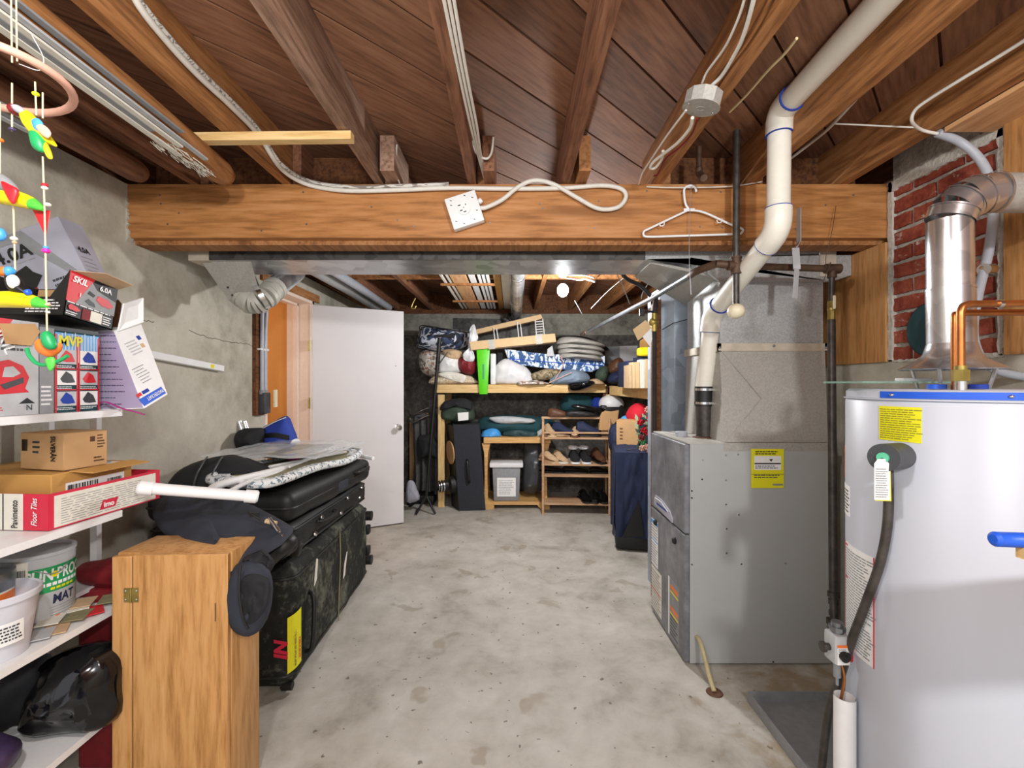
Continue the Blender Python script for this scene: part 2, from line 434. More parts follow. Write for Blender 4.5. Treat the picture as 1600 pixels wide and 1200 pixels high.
def solo(mb, name, label, cat, mat, group=None, kind=None, smooth=1):
    x = [v.x for v in mb.v]; y = [v.y for v in mb.v]; z = [v.z for v in mb.v]
    b = Vector(((min(x)+max(x))/2, (min(y)+max(y))/2, min(z))); mb.v = [v-b for v in mb.v]
    o = bpy.data.objects.new(name, mesh_of(mb, name, mat, smooth)); COL.objects.link(o); o.location = b
    MW[o.name] = Matrix.Translation(b); props(o, label, cat, group, kind); return o
def struct(mb, name, mat, smooth=0, parent=None):
    o = bpy.data.objects.new(name, mesh_of(mb, name, mat, smooth)); COL.objects.link(o)
    MW[o.name] = Matrix()
    if parent: o.parent = parent
    else: o['kind'] = 'structure'
    return o
def frame(o, r, u):
    r = Vector(r).normalized(); u = Vector(u); u = (u-r*u.dot(r)).normalized(); n = r.cross(u)
    m = Matrix((r, u, n)).transposed().to_4x4(); m.translation = Vector(o); return m
def text(s, size, parent, fr, x, y, mat, name='lettering', ital=0., bold=.0, wx=1., align='LEFT', world=False):
    cu = bpy.data.curves.new(name, 'FONT'); cu.body = s; cu.size = size; cu.extrude = .0004; cu.shear = ital; cu.offset = bold*size
    cu.align_x = align; cu.resolution_u = 3
    t = bpy.data.objects.new(name, cu); COL.objects.link(t)
    dg = bpy.context.evaluated_depsgraph_get(); me = bpy.data.meshes.new_from_object(t.evaluated_get(dg))
    bpy.data.objects.remove(t); 
    fm = fr @ Matrix.Translation((x, y, .0034)) @ Matrix.Diagonal((wx, 1, 1, 1))
    if world: fm = MW[parent.name].inverted() @ fm
    me.transform(fm); me.materials.clear(); me.materials.append(M[mat])
    o = bpy.data.objects.new(name, me); COL.objects.link(o); o.parent = parent; MW[o.name] = MW[parent.name]
    return o
def patch(parent, name, fr, x, y, w, h, mat, world=False, t=.0006, label=None, lift=0.):
    mb = MB(); mb.box((x+w/2, y+h/2, t/2+lift), (w, h, t)); mb.v = [fr @ v for v in mb.v]
    return part(mb, name, mat, parent, 0, world, label)
def poly(parent, name, fr, pts, mat, world=False, t=.0008, lift=.0003, label=None):
    mb = MB(); mb.prism([(a, b, lift) for a, b in pts], (0, 0, t)); mb.v = [fr @ v for v in mb.v]
    return part(mb, name, mat, parent, 0, world, label)
def lines(parent, fr, x, y, w, h, n, mat='darkgrey', world=False, name='fine_print', fill=.45, lift=.0008, ragged=.3):
    mb = MB(); rn = random.Random(int((x+y+w)*9999)+n)
    for i in range(n):
        yy = y+h*(i+.5)/n; xx = x; end = x+w*(1-ragged*rn.random())
        while xx < end:
            l = min(w*(.05+.12*rn.random()), end-xx)
            mb.box((xx+l/2, yy, lift), (l, h/n*fill, .0003)); xx += l+w*.025
    mb.v = [fr @ v for v in mb.v]
    return part(mb, name, mat, parent, 0, world)
def barcode(parent, fr, x, y, w, h, world=False):
    mb = MB(); rn = random.Random(int(w*7777)); xx = x
    while xx < x+w:
        l = w*.015*(1+rn.randint(0, 2)); mb.box((xx+l/2, y+h/2, .0012), (l, h, .0003)); xx += l+w*.015*(1+rn.randint(0, 2))
    mb.v = [fr @ v for v in mb.v]
    return part(mb, 'barcode', 'black', parent, 0, world)
# ================================================================ THE SETTING
XL, XR, YB = -1.74, 1.70, 5.6; JB, DK = 2.234, 2.425
mb = MB(); mb.bb(-4.2, 2.6, -1.5, 6, -.12, 0); struct(mb, 'floor', 'floor')
# deck of diagonal boards
mb = MB(); L = 12; w = .184
for k in range(-30, 45):
    c = Vector((.7071, -.7071, 0))*(k*w) + Vector((0, 2.3, 0))
    bm = bmesh.new(); d = Vector((.7071, .7071, 0)); q = Vector((.7071, -.7071, 0))
    vs = []
    for z in (DK, DK+.022):
        for a, b in ((-1, -1), (1, -1), (1, 1), (-1, 1)): vs.append(bm.verts.new(c+d*a*L/2+q*b*(w/2-.0045)+Vector((0, 0, z))))
    for f in [(3, 2, 1, 0), (4, 5, 6, 7), (0, 1, 5, 4), (1, 2, 6, 5), (2, 3, 7, 6), (3, 0, 4, 7)]: bm.faces.new([vs[i] for i in f])
    for co, no in (((-2, 0, 0), (-1, 0, 0)), ((2.0, 0, 0), (1, 0, 0)), ((0, -1.2, 0), (0, -1, 0)), ((0, 5.6, 0), (0, 1, 0))):
        bmesh.ops.bisect_plane(bm, geom=list(bm.verts)+list(bm.edges)+list(bm.faces), plane_co=co, plane_no=no, clear_outer=True)
    if len(bm.faces) > 2:
        bmesh.ops.holes_fill(bm, edges=[e for e in bm.edges if e.is_boundary], sides=8); mb.addbm(bm)
    else: bm.free()
mb.bb(-2, 2, -1.2, 5.6, DK+.0225, DK+.03)
struct(mb, 'ceiling', 'deck')
# left wall with the doorway
DY0, DY1, DH = 3.20, 3.99, 2.055
mb = MB(); mb.bb(-1.96, XL, -1.2, DY0, 0, JB); mb.bb(-1.96, XL, DY1, YB, 0, JB); mb.bb(-1.96, XL, DY0, DY1, DH, JB)
struct(mb, 'wall_left', 'wall')
mb = MB()
rn = random.Random(3)
pts = [(-1.80, 2.05, 1.90)]
n = 26
for i in range(n+1):
    z = 1.985+(2.235-1.985)*i/n
    pts.append((-1.735+.018*rn.random()-(.02*(i/n)), 2.05, z))
pts.append((-1.80, 2.05, 2.235)); mb.prism(pts, (0, .03, 0))
struct(mb, 'trim_1', 'wall')
mb = MB(); mb.bb(-1.96, XL-.06, -1.2, YB, JB, DK); struct(mb, 'trim_2', 'olddark')
# back wall
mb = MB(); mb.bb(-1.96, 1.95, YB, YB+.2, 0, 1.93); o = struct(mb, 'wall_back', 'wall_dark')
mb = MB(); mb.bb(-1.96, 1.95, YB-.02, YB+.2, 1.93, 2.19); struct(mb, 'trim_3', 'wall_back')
mb = MB(); mb.bb(-1.96, 1.95, YB-.05, YB+.2, 2.19, JB); mb.bb(-1.96, 1.95, YB-.01, YB+.2, JB, DK); struct(mb, 'trim_4', 'olddark')
# right wall: concrete below, sill at 1.43
mb = MB(); mb.bb(XR, 1.95, -1.2, YB, 0, 1.43); struct(mb, 'wall_right', 'wall')
mb = MB(); mb.bb(XR+.022, 1.95, 2.06, YB, 1.43, JB); mb.bb(XR+.022, 1.95, -1.2, 1.56, 1.43, JB); mb.bb(XR+.08, 1.95, -1.2, YB, JB, DK); struct(mb, 'trim_5', 'olddark')
# doorway: jamb, casing, hall beyond
mb = MB()
mb.bb(-1.96, XL+.005, DY1-.03, DY1, 0, DH); mb.bb(-1.96, XL+.005, DY0, DY0+.03, 0, DH); mb.bb(-1.96, XL+.005, DY0, DY1, DH-.03, DH)
mb.bb(-1.90, -1.86, DY1-.045, DY1-.03, 0, DH-.03); mb.bb(-1.90, -1.86, DY0, DY1, DH-.045, DH-.03)
struct(mb, 'trim_6', 'jamb')
mb = MB(); mb.bb(XL-.005, XL+.02, DY0-.06, DY1+.08, DH-.005, DH+.06); struct(mb, 'trim_7', 'joist_orange')
mb = MB(); mb.bb(-4.2, -1.961, DY1-.02, DY1+.1, 0, 2.4); mb.bb(-4.2, -4.1, 1.5, DY1, 0, 2.4); mb.bb(-4.2, -1.961, 1.5, 1.6, 0, 2.4)
mb.bb(-4.2, -1.97, 1.5, DY1+.1, 2.4, 2.45)
struct(mb, 'wall_hallway', 'orangewall')
# ---------------------------------------------------------------- joists
xs = [-1.44+.42*k for k in range(8)]
ords = ['first', 'second', 'third', 'fourth', 'fifth', 'sixth', 'seventh', 'eighth']
jm = ['joist', 'joist_orange', 'joist_grey', 'joist', 'joist', 'joist_orange', 'joist_orange', 'joist_orange']
for i, x in enumerate(xs):
    mb = MB(); mb.bb(x-.019, x+.019, -1.1, 2.24, JB, DK)
    solo(mb, 'ceiling_joist', f'{ords[i]} brown ceiling joist from the left on the near side of the beam', 'ceiling joist', jm[i], 'joists on the near side of the beam')
for i, x in enumerate(xs[:-1]+[1.5]):
    mb = MB(); x += .042; mb.bb(x-.019, x+.019, 2.07, YB-.02, JB, DK)
    solo(mb, 'ceiling_joist', f'{ords[i]} ceiling joist from the left in the far part beyond the beam', 'ceiling joist', 'joist' if i < 3 else 'joist_orange', 'joists beyond the beam')
# bridging strip between the far joists
for i in range(len(xs)-1):
    mb = MB(); x = xs[i]+.042; mb.bb(x+.02, x+.40, 3.92, 3.96, JB+.005, DK-.002)
    solo(mb, 'joist_blocking', f'wooden blocking board across the {ords[i]} gap between the far ceiling joists', 'blocking', 'joist_orange', 'blocking boards')
# blocking and stubs on top of the beam
for k, (x, dx, m) in enumerate(((-.53, .06, 'joist_grey'), (-.10, .05, 'joist'), (.31, .05, 'joist_orange'))):
    mb = MB(); mb.bb(x-dx/2, x+dx/2, 1.93, 2.2, JB, JB+.15)
    solo(mb, 'wood_block', ['short grey wood block on the beam beside the third joist', 'short dark wood block on the beam beside the cable bundle', 'short wood block on the beam beside the fifth joist'][k], 'wood block', m)
for k in range(8):
    x0 = -1.72 if k == 0 else xs[k-1]+.0195; x1 = xs[k]-.0195
    if k in (3, 4, 5): continue
    mb = MB(); mb.bb(x0, x1, 2.20, 2.235, JB+.002, DK-.002)
    solo(mb, 'rim_block', f'dark board closing the {ords[k]} gap over the beam, counted from the left', 'blocking', 'olddark', 'boards closing gaps over the beam')
# main beam
r = root('support_beam', 'thick orange-brown solid wooden beam spanning the room from concrete wall to chimney', 'beam', (0, 2.14, 1.99))
mb = MB(); mb.bb(XL-.04, XR+.02, 2.06, 2.10, 1.992, JB); part(mb, 'face_board', 'beam', r, 0, True)
mb = MB(); mb.bb(XL-.04, XR+.02, 2.101, 2.20, 1.972, JB-.002); part(mb, 'inner_board', 'joist_orange', r, 0, True)
mb = MB()
rn = random.Random(5)
for i in range(26):
    x = -1.6+3.2*rn.random(); z = 2.01+.2*rn.random()
    mb.lathe([(0, 0), (.004, 0), (.004, .0015), (0, .0015)], 8, Matrix.Translation((x, 2.0595, z)) @ Euler((math.pi/2, 0, 0)).to_matrix().to_4x4())
part(mb, 'nail_heads', 'steel', r, 0, True, kind='stuff')
# ---------------------------------------------------------------- chimney
r = root('brick_chimney', 'red brick chimney with pale smeared mortar standing at the right wall', 'chimney', (1.9, 1.81, 0))
mb = MB(); mb.bb(1.715, 2.15, 1.572, 2.048, 1.43, 2.42); part(mb, 'mortar_bed', 'mortar', r, 0, True)
mb = MB(); rn = random.Random(11); ch = .0725; z = 1.437; row = 0
while z < 2.22:
    y = 2.04; lens = [.205, .205, .04] if row % 2 else [.095, .205, .15]
    for l in lens:
        y0 = max(1.585, y-l)
        if y-y0 > .02:
            n = 7
            pts = []
            for k in range(n+1): pts.append((1.715, y-(y-y0)*k/n+rn.uniform(-.003, .003), z+rn.uniform(-.002, .003)))
            for k in range(n, -1, -1): pts.append((1.715, y-(y-y0)*k/n+rn.uniform(-.003, .003), z+.057+rn.uniform(-.004, .002)))
            mb.prism(pts, (-.010-.004*rn.random(), 0, 0))
        y = y0-.017
    z += ch; row += 1
part(mb, 'brick_courses', 'brick', r, 0, True)
def mortar_strip(y0, y1, z0, z1, seed):
    rn = random.Random(seed); mb = MB(); n = 40; pts = []; vert = (z1-z0) > (y1-y0)
    a0, a1 = (z0, z1) if vert else (y0, y1); b0, b1 = (y0, y1) if vert else (z0, z1)
    side = []
    for k in range(n+1): side.append((a0+(a1-a0)*k/n, b0+rn.uniform(-.004, .004)))
    for k in range(n, -1, -1): side.append((a0+(a1-a0)*k/n, b1+rn.uniform(-.004, .004)))
    for a, b in side: pts.append((1.716, b, a) if vert else (1.716, a, b))
    mb.prism(pts, (-.022, 0, 0)); return mb
mb = mortar_strip(2.030, 2.052, 1.43, 2.234, 1)
mb2 = mortar_strip(1.568, 1.588, 1.43, 2.234, 2); mb.add(mb2.v, mb2.f)
mb2 = mortar_strip(1.57, 2.05, 2.19, 2.234, 3); mb.add(mb2.v, mb2.f)
mb2 = mortar_strip(1.57, 2.05, 1.425, 1.437, 4); mb.add(mb2.v, mb2.f)
part(mb, 'mortar_edging', 'mortar_edge', r, 0, True)
fr = Matrix.Translation((1.700, 1.845, 1.553)) @ Euler((0, -math.pi/2, 0)).to_matrix().to_4x4()
pr = [(.0, -.012), (.112, -.012), (.112, .004), (.104, .009), (.09, .004), (.075, .006), (.07, .003), (.055, .0045), (.0, .0035)]
mb = MB(); mb.lathe(pr, 40, fr); 
solo(mb, 'flue_cover', 'dark green round flue cover plate on the brick chimney', 'flue cover', 'darkteal', smooth=40)
# plywood right of the beam, planks left of the camera side
mb = MB(); mb.bb(1.685, 1.70, 2.055, 2.60, 1.43, 1.97); 
pw = solo(mb, 'plywood_panel', 'varnished plywood panel on the wall between the beam end and the chimney, below the beam', 'plywood panel', 'ply', smooth=0)
mb = MB(); mb.bb(1.685, 1.72, 1.02, 1.560, 1.43, JB-.004)
solo(mb, 'plywood_panel', 'orange plywood panel at the right edge of the chimney, behind the vent pipe', 'plywood panel', 'ply', smooth=0)
mb = MB(); mb.bb(1.521, 1.76, .4, 1.60, JB-.018, JB-.002)
solo(mb, 'ceiling_plywood', 'pale plywood piece under the joists above the chimney and water heater', 'plywood panel', 'ply_pale', smooth=0)
# ================================================================ FURNACE
FX0, FX1, FY0, FY1, FH = .822, 1.51, 2.15, 2.68, 1.048
r = root('furnace', 'grey forced-air furnace cabinet with a yellow tag on its side', 'furnace', (1.16, 2.41, 0))
mb = MB(); mb.bb(FX0+.02, FX1, FY0, FY1, .008, FH, .003, 1); part(mb, 'cabinet', 'furnace', r, 0, True)
mb = MB(); mb.bb(FX0+.01, FX1, FY0-.001, FY1, FH-.002, FH+.004); 
for i in range(5):
    for j in range(8): mb.bb(.86+.045*i, .895+.045*i, 2.24+.045*j, 2.255+.045*j, FH+.003, FH+.005)
part(mb, 'top_panel', 'furnace_top', r, 0, True)
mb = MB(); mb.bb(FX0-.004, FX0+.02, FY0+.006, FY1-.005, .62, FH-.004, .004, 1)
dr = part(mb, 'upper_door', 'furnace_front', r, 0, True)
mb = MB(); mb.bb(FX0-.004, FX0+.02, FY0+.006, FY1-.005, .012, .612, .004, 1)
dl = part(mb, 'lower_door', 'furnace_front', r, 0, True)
MW[dr.name] = MW[r.name]; MW[dl.name] = MW[r.name]
for o_, yy in ((dl, 2.28), (dl, 2.58)):
    mb = MB(); mb.lathe([(.0, 0), (.016, 0), (.018, .006), (.012, .014), (0, .016)], 16, Matrix.Translation((FX0-.004, yy, .545)) @ Euler((0, -math.pi/2, 0)).to_matrix().to_4x4())
    part(mb, 'screw_knob', 'black', o_, 1, True)
fd = frame((FX0-.004, FY1, 0), (0, -1, 0), (0, 0, 1))   # door face: x runs to the camera
nm = [(.08, .675), (.10, .70), (.2, .70), (.33, .675), (.37, .645), (.37, .625), (.10, .64), (.08, .65)]
poly(dr, 'nameplate', fd, nm, 'greyprint', True, .006)
poly(dr, 'nameplate_border', fd, [(.10, .688), (.2, .69), (.31, .667), (.31, .663), (.2, .685), (.10, .683)], 'white', True, .008)
lines(dr, fd, .13, .652, .17, .022, 1, 'royal', True, name='nameplate_print', lift=.0075)
patch(dl, 'warning_label', fd, .01, .29, .12, .26, 'paper', True)
patch(dl, 'label_stripe', fd, .01, .525, .12, .02, 'skyblue', True, lift=.0008)
patch(dl, 'label_stripe', fd, .01, .43, .12, .006, 'skyblue', True, lift=.0008)
lines(dl, fd, .015, .30, .11, .12, 8, 'grey', True); lines(dl, fd, .015, .44, .11, .08, 5, 'grey', True)
patch(dl, 'warning_label', fd, .01, .04, .18, .24, 'offwhite', True)
lines(dl, fd, .015, .045, .17, .22, 13, 'grey', True); patch(dl, 'label_stripe', fd, .02, .15, .16, .006, 'red', True, lift=.0008)
patch(dl, 'warning_label', fd, .30, .03, .15, .30, 'grey', True)
patch(dl, 'label_edge', fd, .30, .03, .018, .30, 'paper', True, lift=.0008)
for z in (.28, .17): patch(dl, 'label_stripe', fd, .33, z, .11, .02, 'orange', True, lift=.0008); patch(dl, 'label_stripe', fd, .33, z-.02, .11, .008, 'yellow', True, lift=.0008)
lines(dl, fd, .33, .04, .11, .11, 6, 'darkgrey', True)
# side face details
fs = frame((0, FY0, 0), (1, 0, 0), (0, 0, 1))
def onf(px, py): return ((px-800)/F*FY0, EYE+(600-py)/F*FY0)
for px, py in ((1134, 711), (1153, 710), (1134, 750), (1134, 788), (1154, 804), (1135, 826), (1135, 864), (1158, 881), (1081, 882), (1227, 880), (1098, 719)):
    x, z = onf(px, py); mb = MB(); mb.lathe([(0, 0), (.005, 0), (.004, .003), (0, .003)], 8, Matrix.Translation((x, FY0, z)) @ Euler((math.pi/2, 0, 0)).to_matrix().to_4x4()); part(mb, 'screw', 'chrome', r, 1, True)
for px, py in ((1097, 749), (1081, 767), (1081, 778), (1208, 1034)):
    x, z = onf(px, py); mb = MB(); mb.lathe([(0, 0), (.0045, 0), (.0045, .0008), (0, .0008)], 8, Matrix.Translation((x, FY0, z)) @ Euler((math.pi/2, 0, 0)).to_matrix().to_4x4()); part(mb, 'screw_hole', 'black', r, 0, True)
mb = MB(); mb.bb(1.0, FX1+.002, FY0-.003, FY0, FH-.034, FH+.004); part(mb, 'flange_strip', 'galv_dull', r, 0, True)
# yellow tag
tg = part(MB().bb(1.128, 1.281, FY0-.006, FY0-.003, FH-.208, FH-.024), 'energy_tag', 'yellowlabel', r, 0, True)
ft = frame((1.128, FY0-.006, FH-.208), (1, 0, 0), (0, 0, 1))
patch(tg, 'tag_window', ft, .012, .085, .128, .066, 'paper', True)
patch(tg, 'tag_bar', ft, .014, .112, .124, .006, 'black', True, lift=.0008)
lines(tg, ft, .018, .156, .11, .02, 2, 'black', True); lines(tg, ft, .018, .09, .11, .018, 2, 'darkgrey', True); lines(tg, ft, .012, .045, .125, .02, 2, 'darkgrey', True)
patch(tg, 'tag_line', ft, 0, .064, .153, .0015, 'darkgrey', True, lift=.0008); patch(tg, 'tag_mark', ft, .1, .012, .048, .008, 'grey', True, lift=.0008)
poly(tg, 'tag_pointer', ft, [(.083, .135), (.10, .137), (.093, .124)], 'black', True, .0006, .0008)
# condensate hose out of the side
mb = MB(); a = P(1088, 996, FY0); pts = [a+Vector((0, .02, 0)), P(1094, 1003, 2.11), P(1103, 1035, 2.05), P(1110, 1062, 2.0), Vector((.872, 1.962, .004))]
mb.tube(smooth_path(pts, 6), .010, 10)
solo(mb, 'drain_hose', 'clear yellowish drain hose from the furnace side down to a floor hole', 'hose', plain('old_vinyl', 'b9ad86', .3, 0, .1))
mb = MB(); mb.lathe([(0, 0), (.035, 0), (.032, .004), (.02, .003), (0, .001)], 18, Matrix.Translation((.872, 1.96, .001)))
solo(mb, 'floor_drain', 'small dark drain hole in the floor where the clear hose ends', 'drain', 'brown')
# ---------------------------------------------------------------- plenum above
r = root('supply_plenum', 'galvanised sheet metal plenum rising from the furnace top to the ceiling duct', 'air plenum', (1.28, 2.45, FH+.005))
mb = MB()
x0, x1, y0, y1, z0, z1 = 1.01, 1.503, 2.165, 2.66, FH+.005, 1.502
mb.hexa([Vector(p) for p in ((x0, y0, z0), (x1, y0, z0), (x1, y1, z0), (x0, y1, z0), (1.035, 2.27, z1), (1.56, 2.27, z1), (1.56, 2.70, z1), (1.035, 2.70, z1))])
part(mb, 'transition', 'galv_dull', r, 0, True)
mb = MB()  # crease of the cross-broken sheet
c = Vector((1.21, 2.207, 1.26)); 
for a in (Vector((1.012, 2.164, z0)), Vector((1.036, 2.269, z1))): mb.tube([a, c], .0012, 4)
part(mb, 'sheet_crease', 'galv_dull', r, 0, True)
mb = MB(); mb.bb(1.04, 1.555, 2.275, 2.70, 1.503, 1.95); part(mb, 'upper_box', 'galv', r, 0, True)
mb = MB(); mb.bb(1.025, 1.568, 2.262, 2.275, 1.492, 1.532); mb.bb(1.025, 1.04, 2.262, 2.71, 1.492, 1.532); mb.bb(1.555, 1.568, 2.262, 2.71, 1.492, 1.532)
mb.bb(1.025, 1.568, 2.258, 2.264, 1.496, 1.506)
part(mb, 'drive_cleat', 'tape', r, 0, True, label='tarnished coppery cleat band')
for x, z in ((1.032, 1.512), (1.56, 1.512), (1.3, 1.52)): part(MB().ball((x, 2.258, z), (.012, .008, .012), 2), 'cleat_screw', 'steel', r, 1, True)
# trunk duct under the beam
r = root('ceiling_duct', 'long flat sheet metal duct running along under the far side of the beam', 'duct', (0, 2.4, 1.95))
mb = MB(); mb.bb(-1.50, .66, 2.26, 2.56, 1.945, 2.10); part(mb, 'duct_run', 'galv_brush', r, 0, True)
mb = MB(); mb.bb(-1.52, .66, 2.252, 2.2595, 1.945, 2.10); part(mb, 'shaded_side_strip', 'galv_dark', r, 0, True)  # shade on the duct's near side, painted in as a dark sheet
mb = MB(); mb.bb(-1.60, -1.50, 2.25, 2.57, 1.94, 2.105); part(mb, 'end_collar', 'tape', r, 0, True)
mb = MB(); mb.hexa([P(985, 405, 2.26), P(1010, 396, 2.26), P(1010, 396, 2.35), P(985, 405, 2.35), P(975, 428, 2.56), P(995, 424, 2.56), P(995, 420, 2.6), P(975, 424, 2.6)]); part(mb, 'tape_strip', 'tape', r, 0, True)
mb = MB()
mb.hexa([Vector(p) for p in ((.66, 2.26, 1.945), (1.6, 2.26, 1.98), (1.6, 2.72, 1.98), (.66, 2.56, 1.945), (.66, 2.26, 2.10), (1.6, 2.26, 2.12), (1.6, 2.72, 2.12), (.66, 2.56, 2.10))])
part(mb, 'duct_elbow', 'galv', r, 0, True)
mb = MB(); mb.prism([P(1010, 405, 2.255), P(1330, 398, 2.255), P(1330, 430, 2.255), P(1300, 440, 2.255), P(1125, 440, 2.255), P(1078, 402, 2.255)], (0, .02, 0)); part(mb, 'side_sheet', 'galv', r, 0, True)
mb = MB(); mb.bb(1.52, 1.60, 2.245, 2.254, 1.86, 1.985); part(mb, 'tape_strip', 'tape', r, 0, True)
mb = MB(); mb.prism([(.70, 2.30, 1.94), (.70, 2.6, 1.94), (1.06, 2.75, 1.80), (1.06, 2.30, 1.86)], (0, 0, .015)); part(mb, 'sloped_sheet', 'galv_dull', r, 0, True)
# return duct behind
r = root('return_duct', 'bluish galvanised vertical duct behind the furnace with a slanted top', 'duct', (1.13, 2.95, 0))
mb = MB()
pl = [(.925, 2.86), (.99, 2.78), (1.12, 2.78), (1.25, 2.80), (1.3, 3.1), (1.0, 3.2), (.925, 3.1)]
mb.prism([(a, b, .0) for a, b in pl], (0, 0, 1.93)); part(mb, 'duct_body', 'galv_blue', r, 0, True)
mb = MB(); mb.bb(1.085, 1.10, 2.772, 2.779, 1.0, 1.9); part(mb, 'standing_seam', 'galv_blue', r, 0, True)
mb = MB(); mb.tube([P(1035, 515, 2.75), P(1052, 505, 2.74), P(1082, 497, 2.70)], .003, 6); part(mb, 'wire', 'black', r, 1, True)
mb = MB(); mb.bb(.872, .918, 2.80, 2.86, 0, 1.85); 
solo(mb, 'wooden_post', 'dark narrow wooden post standing behind the furnace front corner', 'post', 'olddark', smooth=0)
# ---------------------------------------------------------------- PVC flue
r = root('flue_pipe', 'thick white plastic flue pipe bending past the beam down into the furnace', 'flue pipe', (1.15, 1.8, FH))
z_ = 1.75
A = Vector((1.028, 1.75, 2.375)); B = P(1216, 360, z_); C_ = P(1112, 492, 2.30); D_ = P(1100, 604, 2.36); E_ = Vector((D_.x+.001, D_.y, FH+.012))
up = Vector((.985, .6, 2.375))
mb = MB(); mb.tube([up, A+(up-A).normalized()*.06], .041, 24); mb.tube([A-Vector((0, 0, .04)), B+Vector((0, 0, .05))], .041, 24)
mb.tube([B+(C_-B).normalized()*.05, C_-(C_-B).normalized()*.04], .041, 24); mb.tube([C_-Vector((0, 0, .03)), D_], .041, 24)
part(mb, 'white_pipe', 'pvc', r, 1, True)
for a, b, c in ((up, A, B), (A, B, C_), (B, C_, D_)):
    mb = MB(); p = b+(a-b).normalized()*.085; q = b+(c-b).normalized()*.085
    path = [p, b+(a-b).normalized()*.055]+[((b+(a-b).normalized()*.055)*(1-t)**2+b*2*t*(1-t)+(b+(c-b).normalized()*.055)*t*t) for t in (.2, .4, .6, .8)]+[b+(c-b).normalized()*.055, q]
    mb.tube(path, .0475, 24); e = part(mb, 'elbow', 'pvc', r, 1, True)
    mb = MB(); mb.tube([q, q+(c-b).normalized()*.003], .0478, 24); mb.tube([p, p+(a-b).normalized()*.003], .0478, 24); part(mb, 'primer_line', 'royal', e, 1, True)
mb = MB(); mb.tube([D_+Vector((0, 0, .0)), D_-Vector((0, 0, .10))], .046, 24); cp = part(mb, 'rubber_coupler', 'black', r, 1, True)
for dz in (.015, .085):
    mb = MB(); mb.tube([D_-Vector((0, 0, dz-.006)), D_-Vector((0, 0, dz+.006))], .0475, 24); mb.box(D_+Vector((.02, -.047, -dz)), (.02, .01, .012)); part(mb, 'hose_clamp', 'chrome', cp, 1, True)
mb = MB(); mb.tube([D_-Vector((0, 0, .1)), E_], .040, 24); part(mb, 'black_lower_pipe', 'iron', r, 1, True)
mb = MB(); mb.lathe([(.041, .004), (.06, .002), (.058, .008), (.042, .012)], 24, Matrix.Translation((E_.x, E_.y, FH)), False); part(mb, 'base_collar', 'brown', r, 1, True)
mb = MB(); mb.lathe([(0, 0), (.032, 0), (.032, .022), (.028, .025), (0, .024)], 24, Matrix.Translation((.90, 2.42, FH+.005)))
solo(mb, 'round_plug', 'small round grey cap on top of the furnace in front of the flue pipe', 'cap', 'pvc_grey')
# ---------------------------------------------------------------- gas pipes
r = root('gas_pipe', 'dark iron gas pipe in front of the beam with branches and a white ball end', 'gas pipe', (1.0, 2.0, 1.5))
T = P(1150, 415, 1.97); mb = MB()
top = P(1151, 198, 1.97)
mb.tube([Vector((top.x, 1.97, DK)), T], .0145, 14); mb.tube([T, P(1150, 478, 1.97)], .0135, 14)
part(mb, 'riser', 'iron', r, 1, True)
G1 = P(1120, 412, 2.0); G2 = P(1088, 424, 2.10); G3 = Vector((.85, 2.74, 1.85)); G4 = Vector((.735, 4.74, 1.85))
mb = MB(); mb.tube([T, G1], .0165, 14); mb.tube(smooth_path([G1, G2, G2+(G3-G2)*.12], 5), .017, 14); part(mb, 'elbow', 'rusty', r, 1, True)
mb = MB(); mb.tube([G2, G3, G4], .0155, 14); part(mb, 'long_branch', 'steel', r, 1, True, label='shiny steel branch running to the back')
mb = MB(); mb.tube([T, P(1172, 416, 2.06), P(1300, 420, 2.05)], .0155, 14); part(mb, 'cross_branch', 'rusty', r, 1, True, label='rusty branch running right')
mb = MB(); mb.tube([T+Vector((0, 0, .035)), T-Vector((0, 0, .035))], .021, 14); mb.tube([T-Vector((.035, 0, 0)), T+Vector((.035, 0, 0))], .021, 14)
for s_ in (-1, 1): mb.tube([T+Vector((0, 0, .03*s_)), T+Vector((0, 0, .037*s_))], .024, 14)
part(mb, 'tee_fitting', 'rusty', r, 1, True)
mb = MB(); mb.ball(P(1150, 486, 1.97), (.072, .072, .066), 3, .03); part(mb, 'ball_end', 'ivory', r, 1, True, label='cream coloured ball on the pipe end')
for p in (G4, G4-Vector((.0, .12, 0)), G4-Vector((.0, .22, 0))):
    mb = MB(); mb.tube([p, p+Vector((0, .05, 0))], .02, 14); part(mb, 'pipe_coupling', 'rusty', r, 1, True)
R0 = P(1300, 420, 2.05); R1 = P(1299, 474, 2.05); R2 = P(1299, 500, 2.05); R3 = P(1302, 925, 1.93)
mb = MB(); mb.tube([R0-Vector((.03, 0, 0)), R0+Vector((.035, 0, 0))], .022, 14); mb.tube([R0, R0-Vector((0, 0, .04))], .019, 14); part(mb, 'tee_fitting', 'rusty', r, 1, True)
mb = MB(); mb.tube([R0, R1], .012, 12); part(mb, 'drop_nipple', 'iron', r, 1, True)
mb = MB(); mb.ball(P(1299, 483, 2.05), (.036, .036, .044), 2); mb.tube([R1+Vector((0, 0, .01)), R2], .016, 8)
vl = part(mb, 'shutoff_valve', 'brass', r, 1, True)
mb = MB(); mb.box(P(1303.5, 472, 2.02), (.012, .008, .06), None, .002, 1); part(mb, 'valve_lever', 'ivory', vl, 1, True)
mb = MB(); mb.tube([R2, R3], .0165, 14); part(mb, 'long_drop', 'iron', r, 1, True)
mb = MB(); q = R3-R2; q.normalize()
for t, rr in ((0, .022), (.03, .019), (.075, .017), (.11, .026), (.13, .021)):
    a = R3+q*t; mb.tube([a, a+q*.02], rr, 14)
mb.tube([R3, P(1304, 985, 1.9)], .015, 14); part(mb, 'union_fitting', 'iron', r, 1, True)
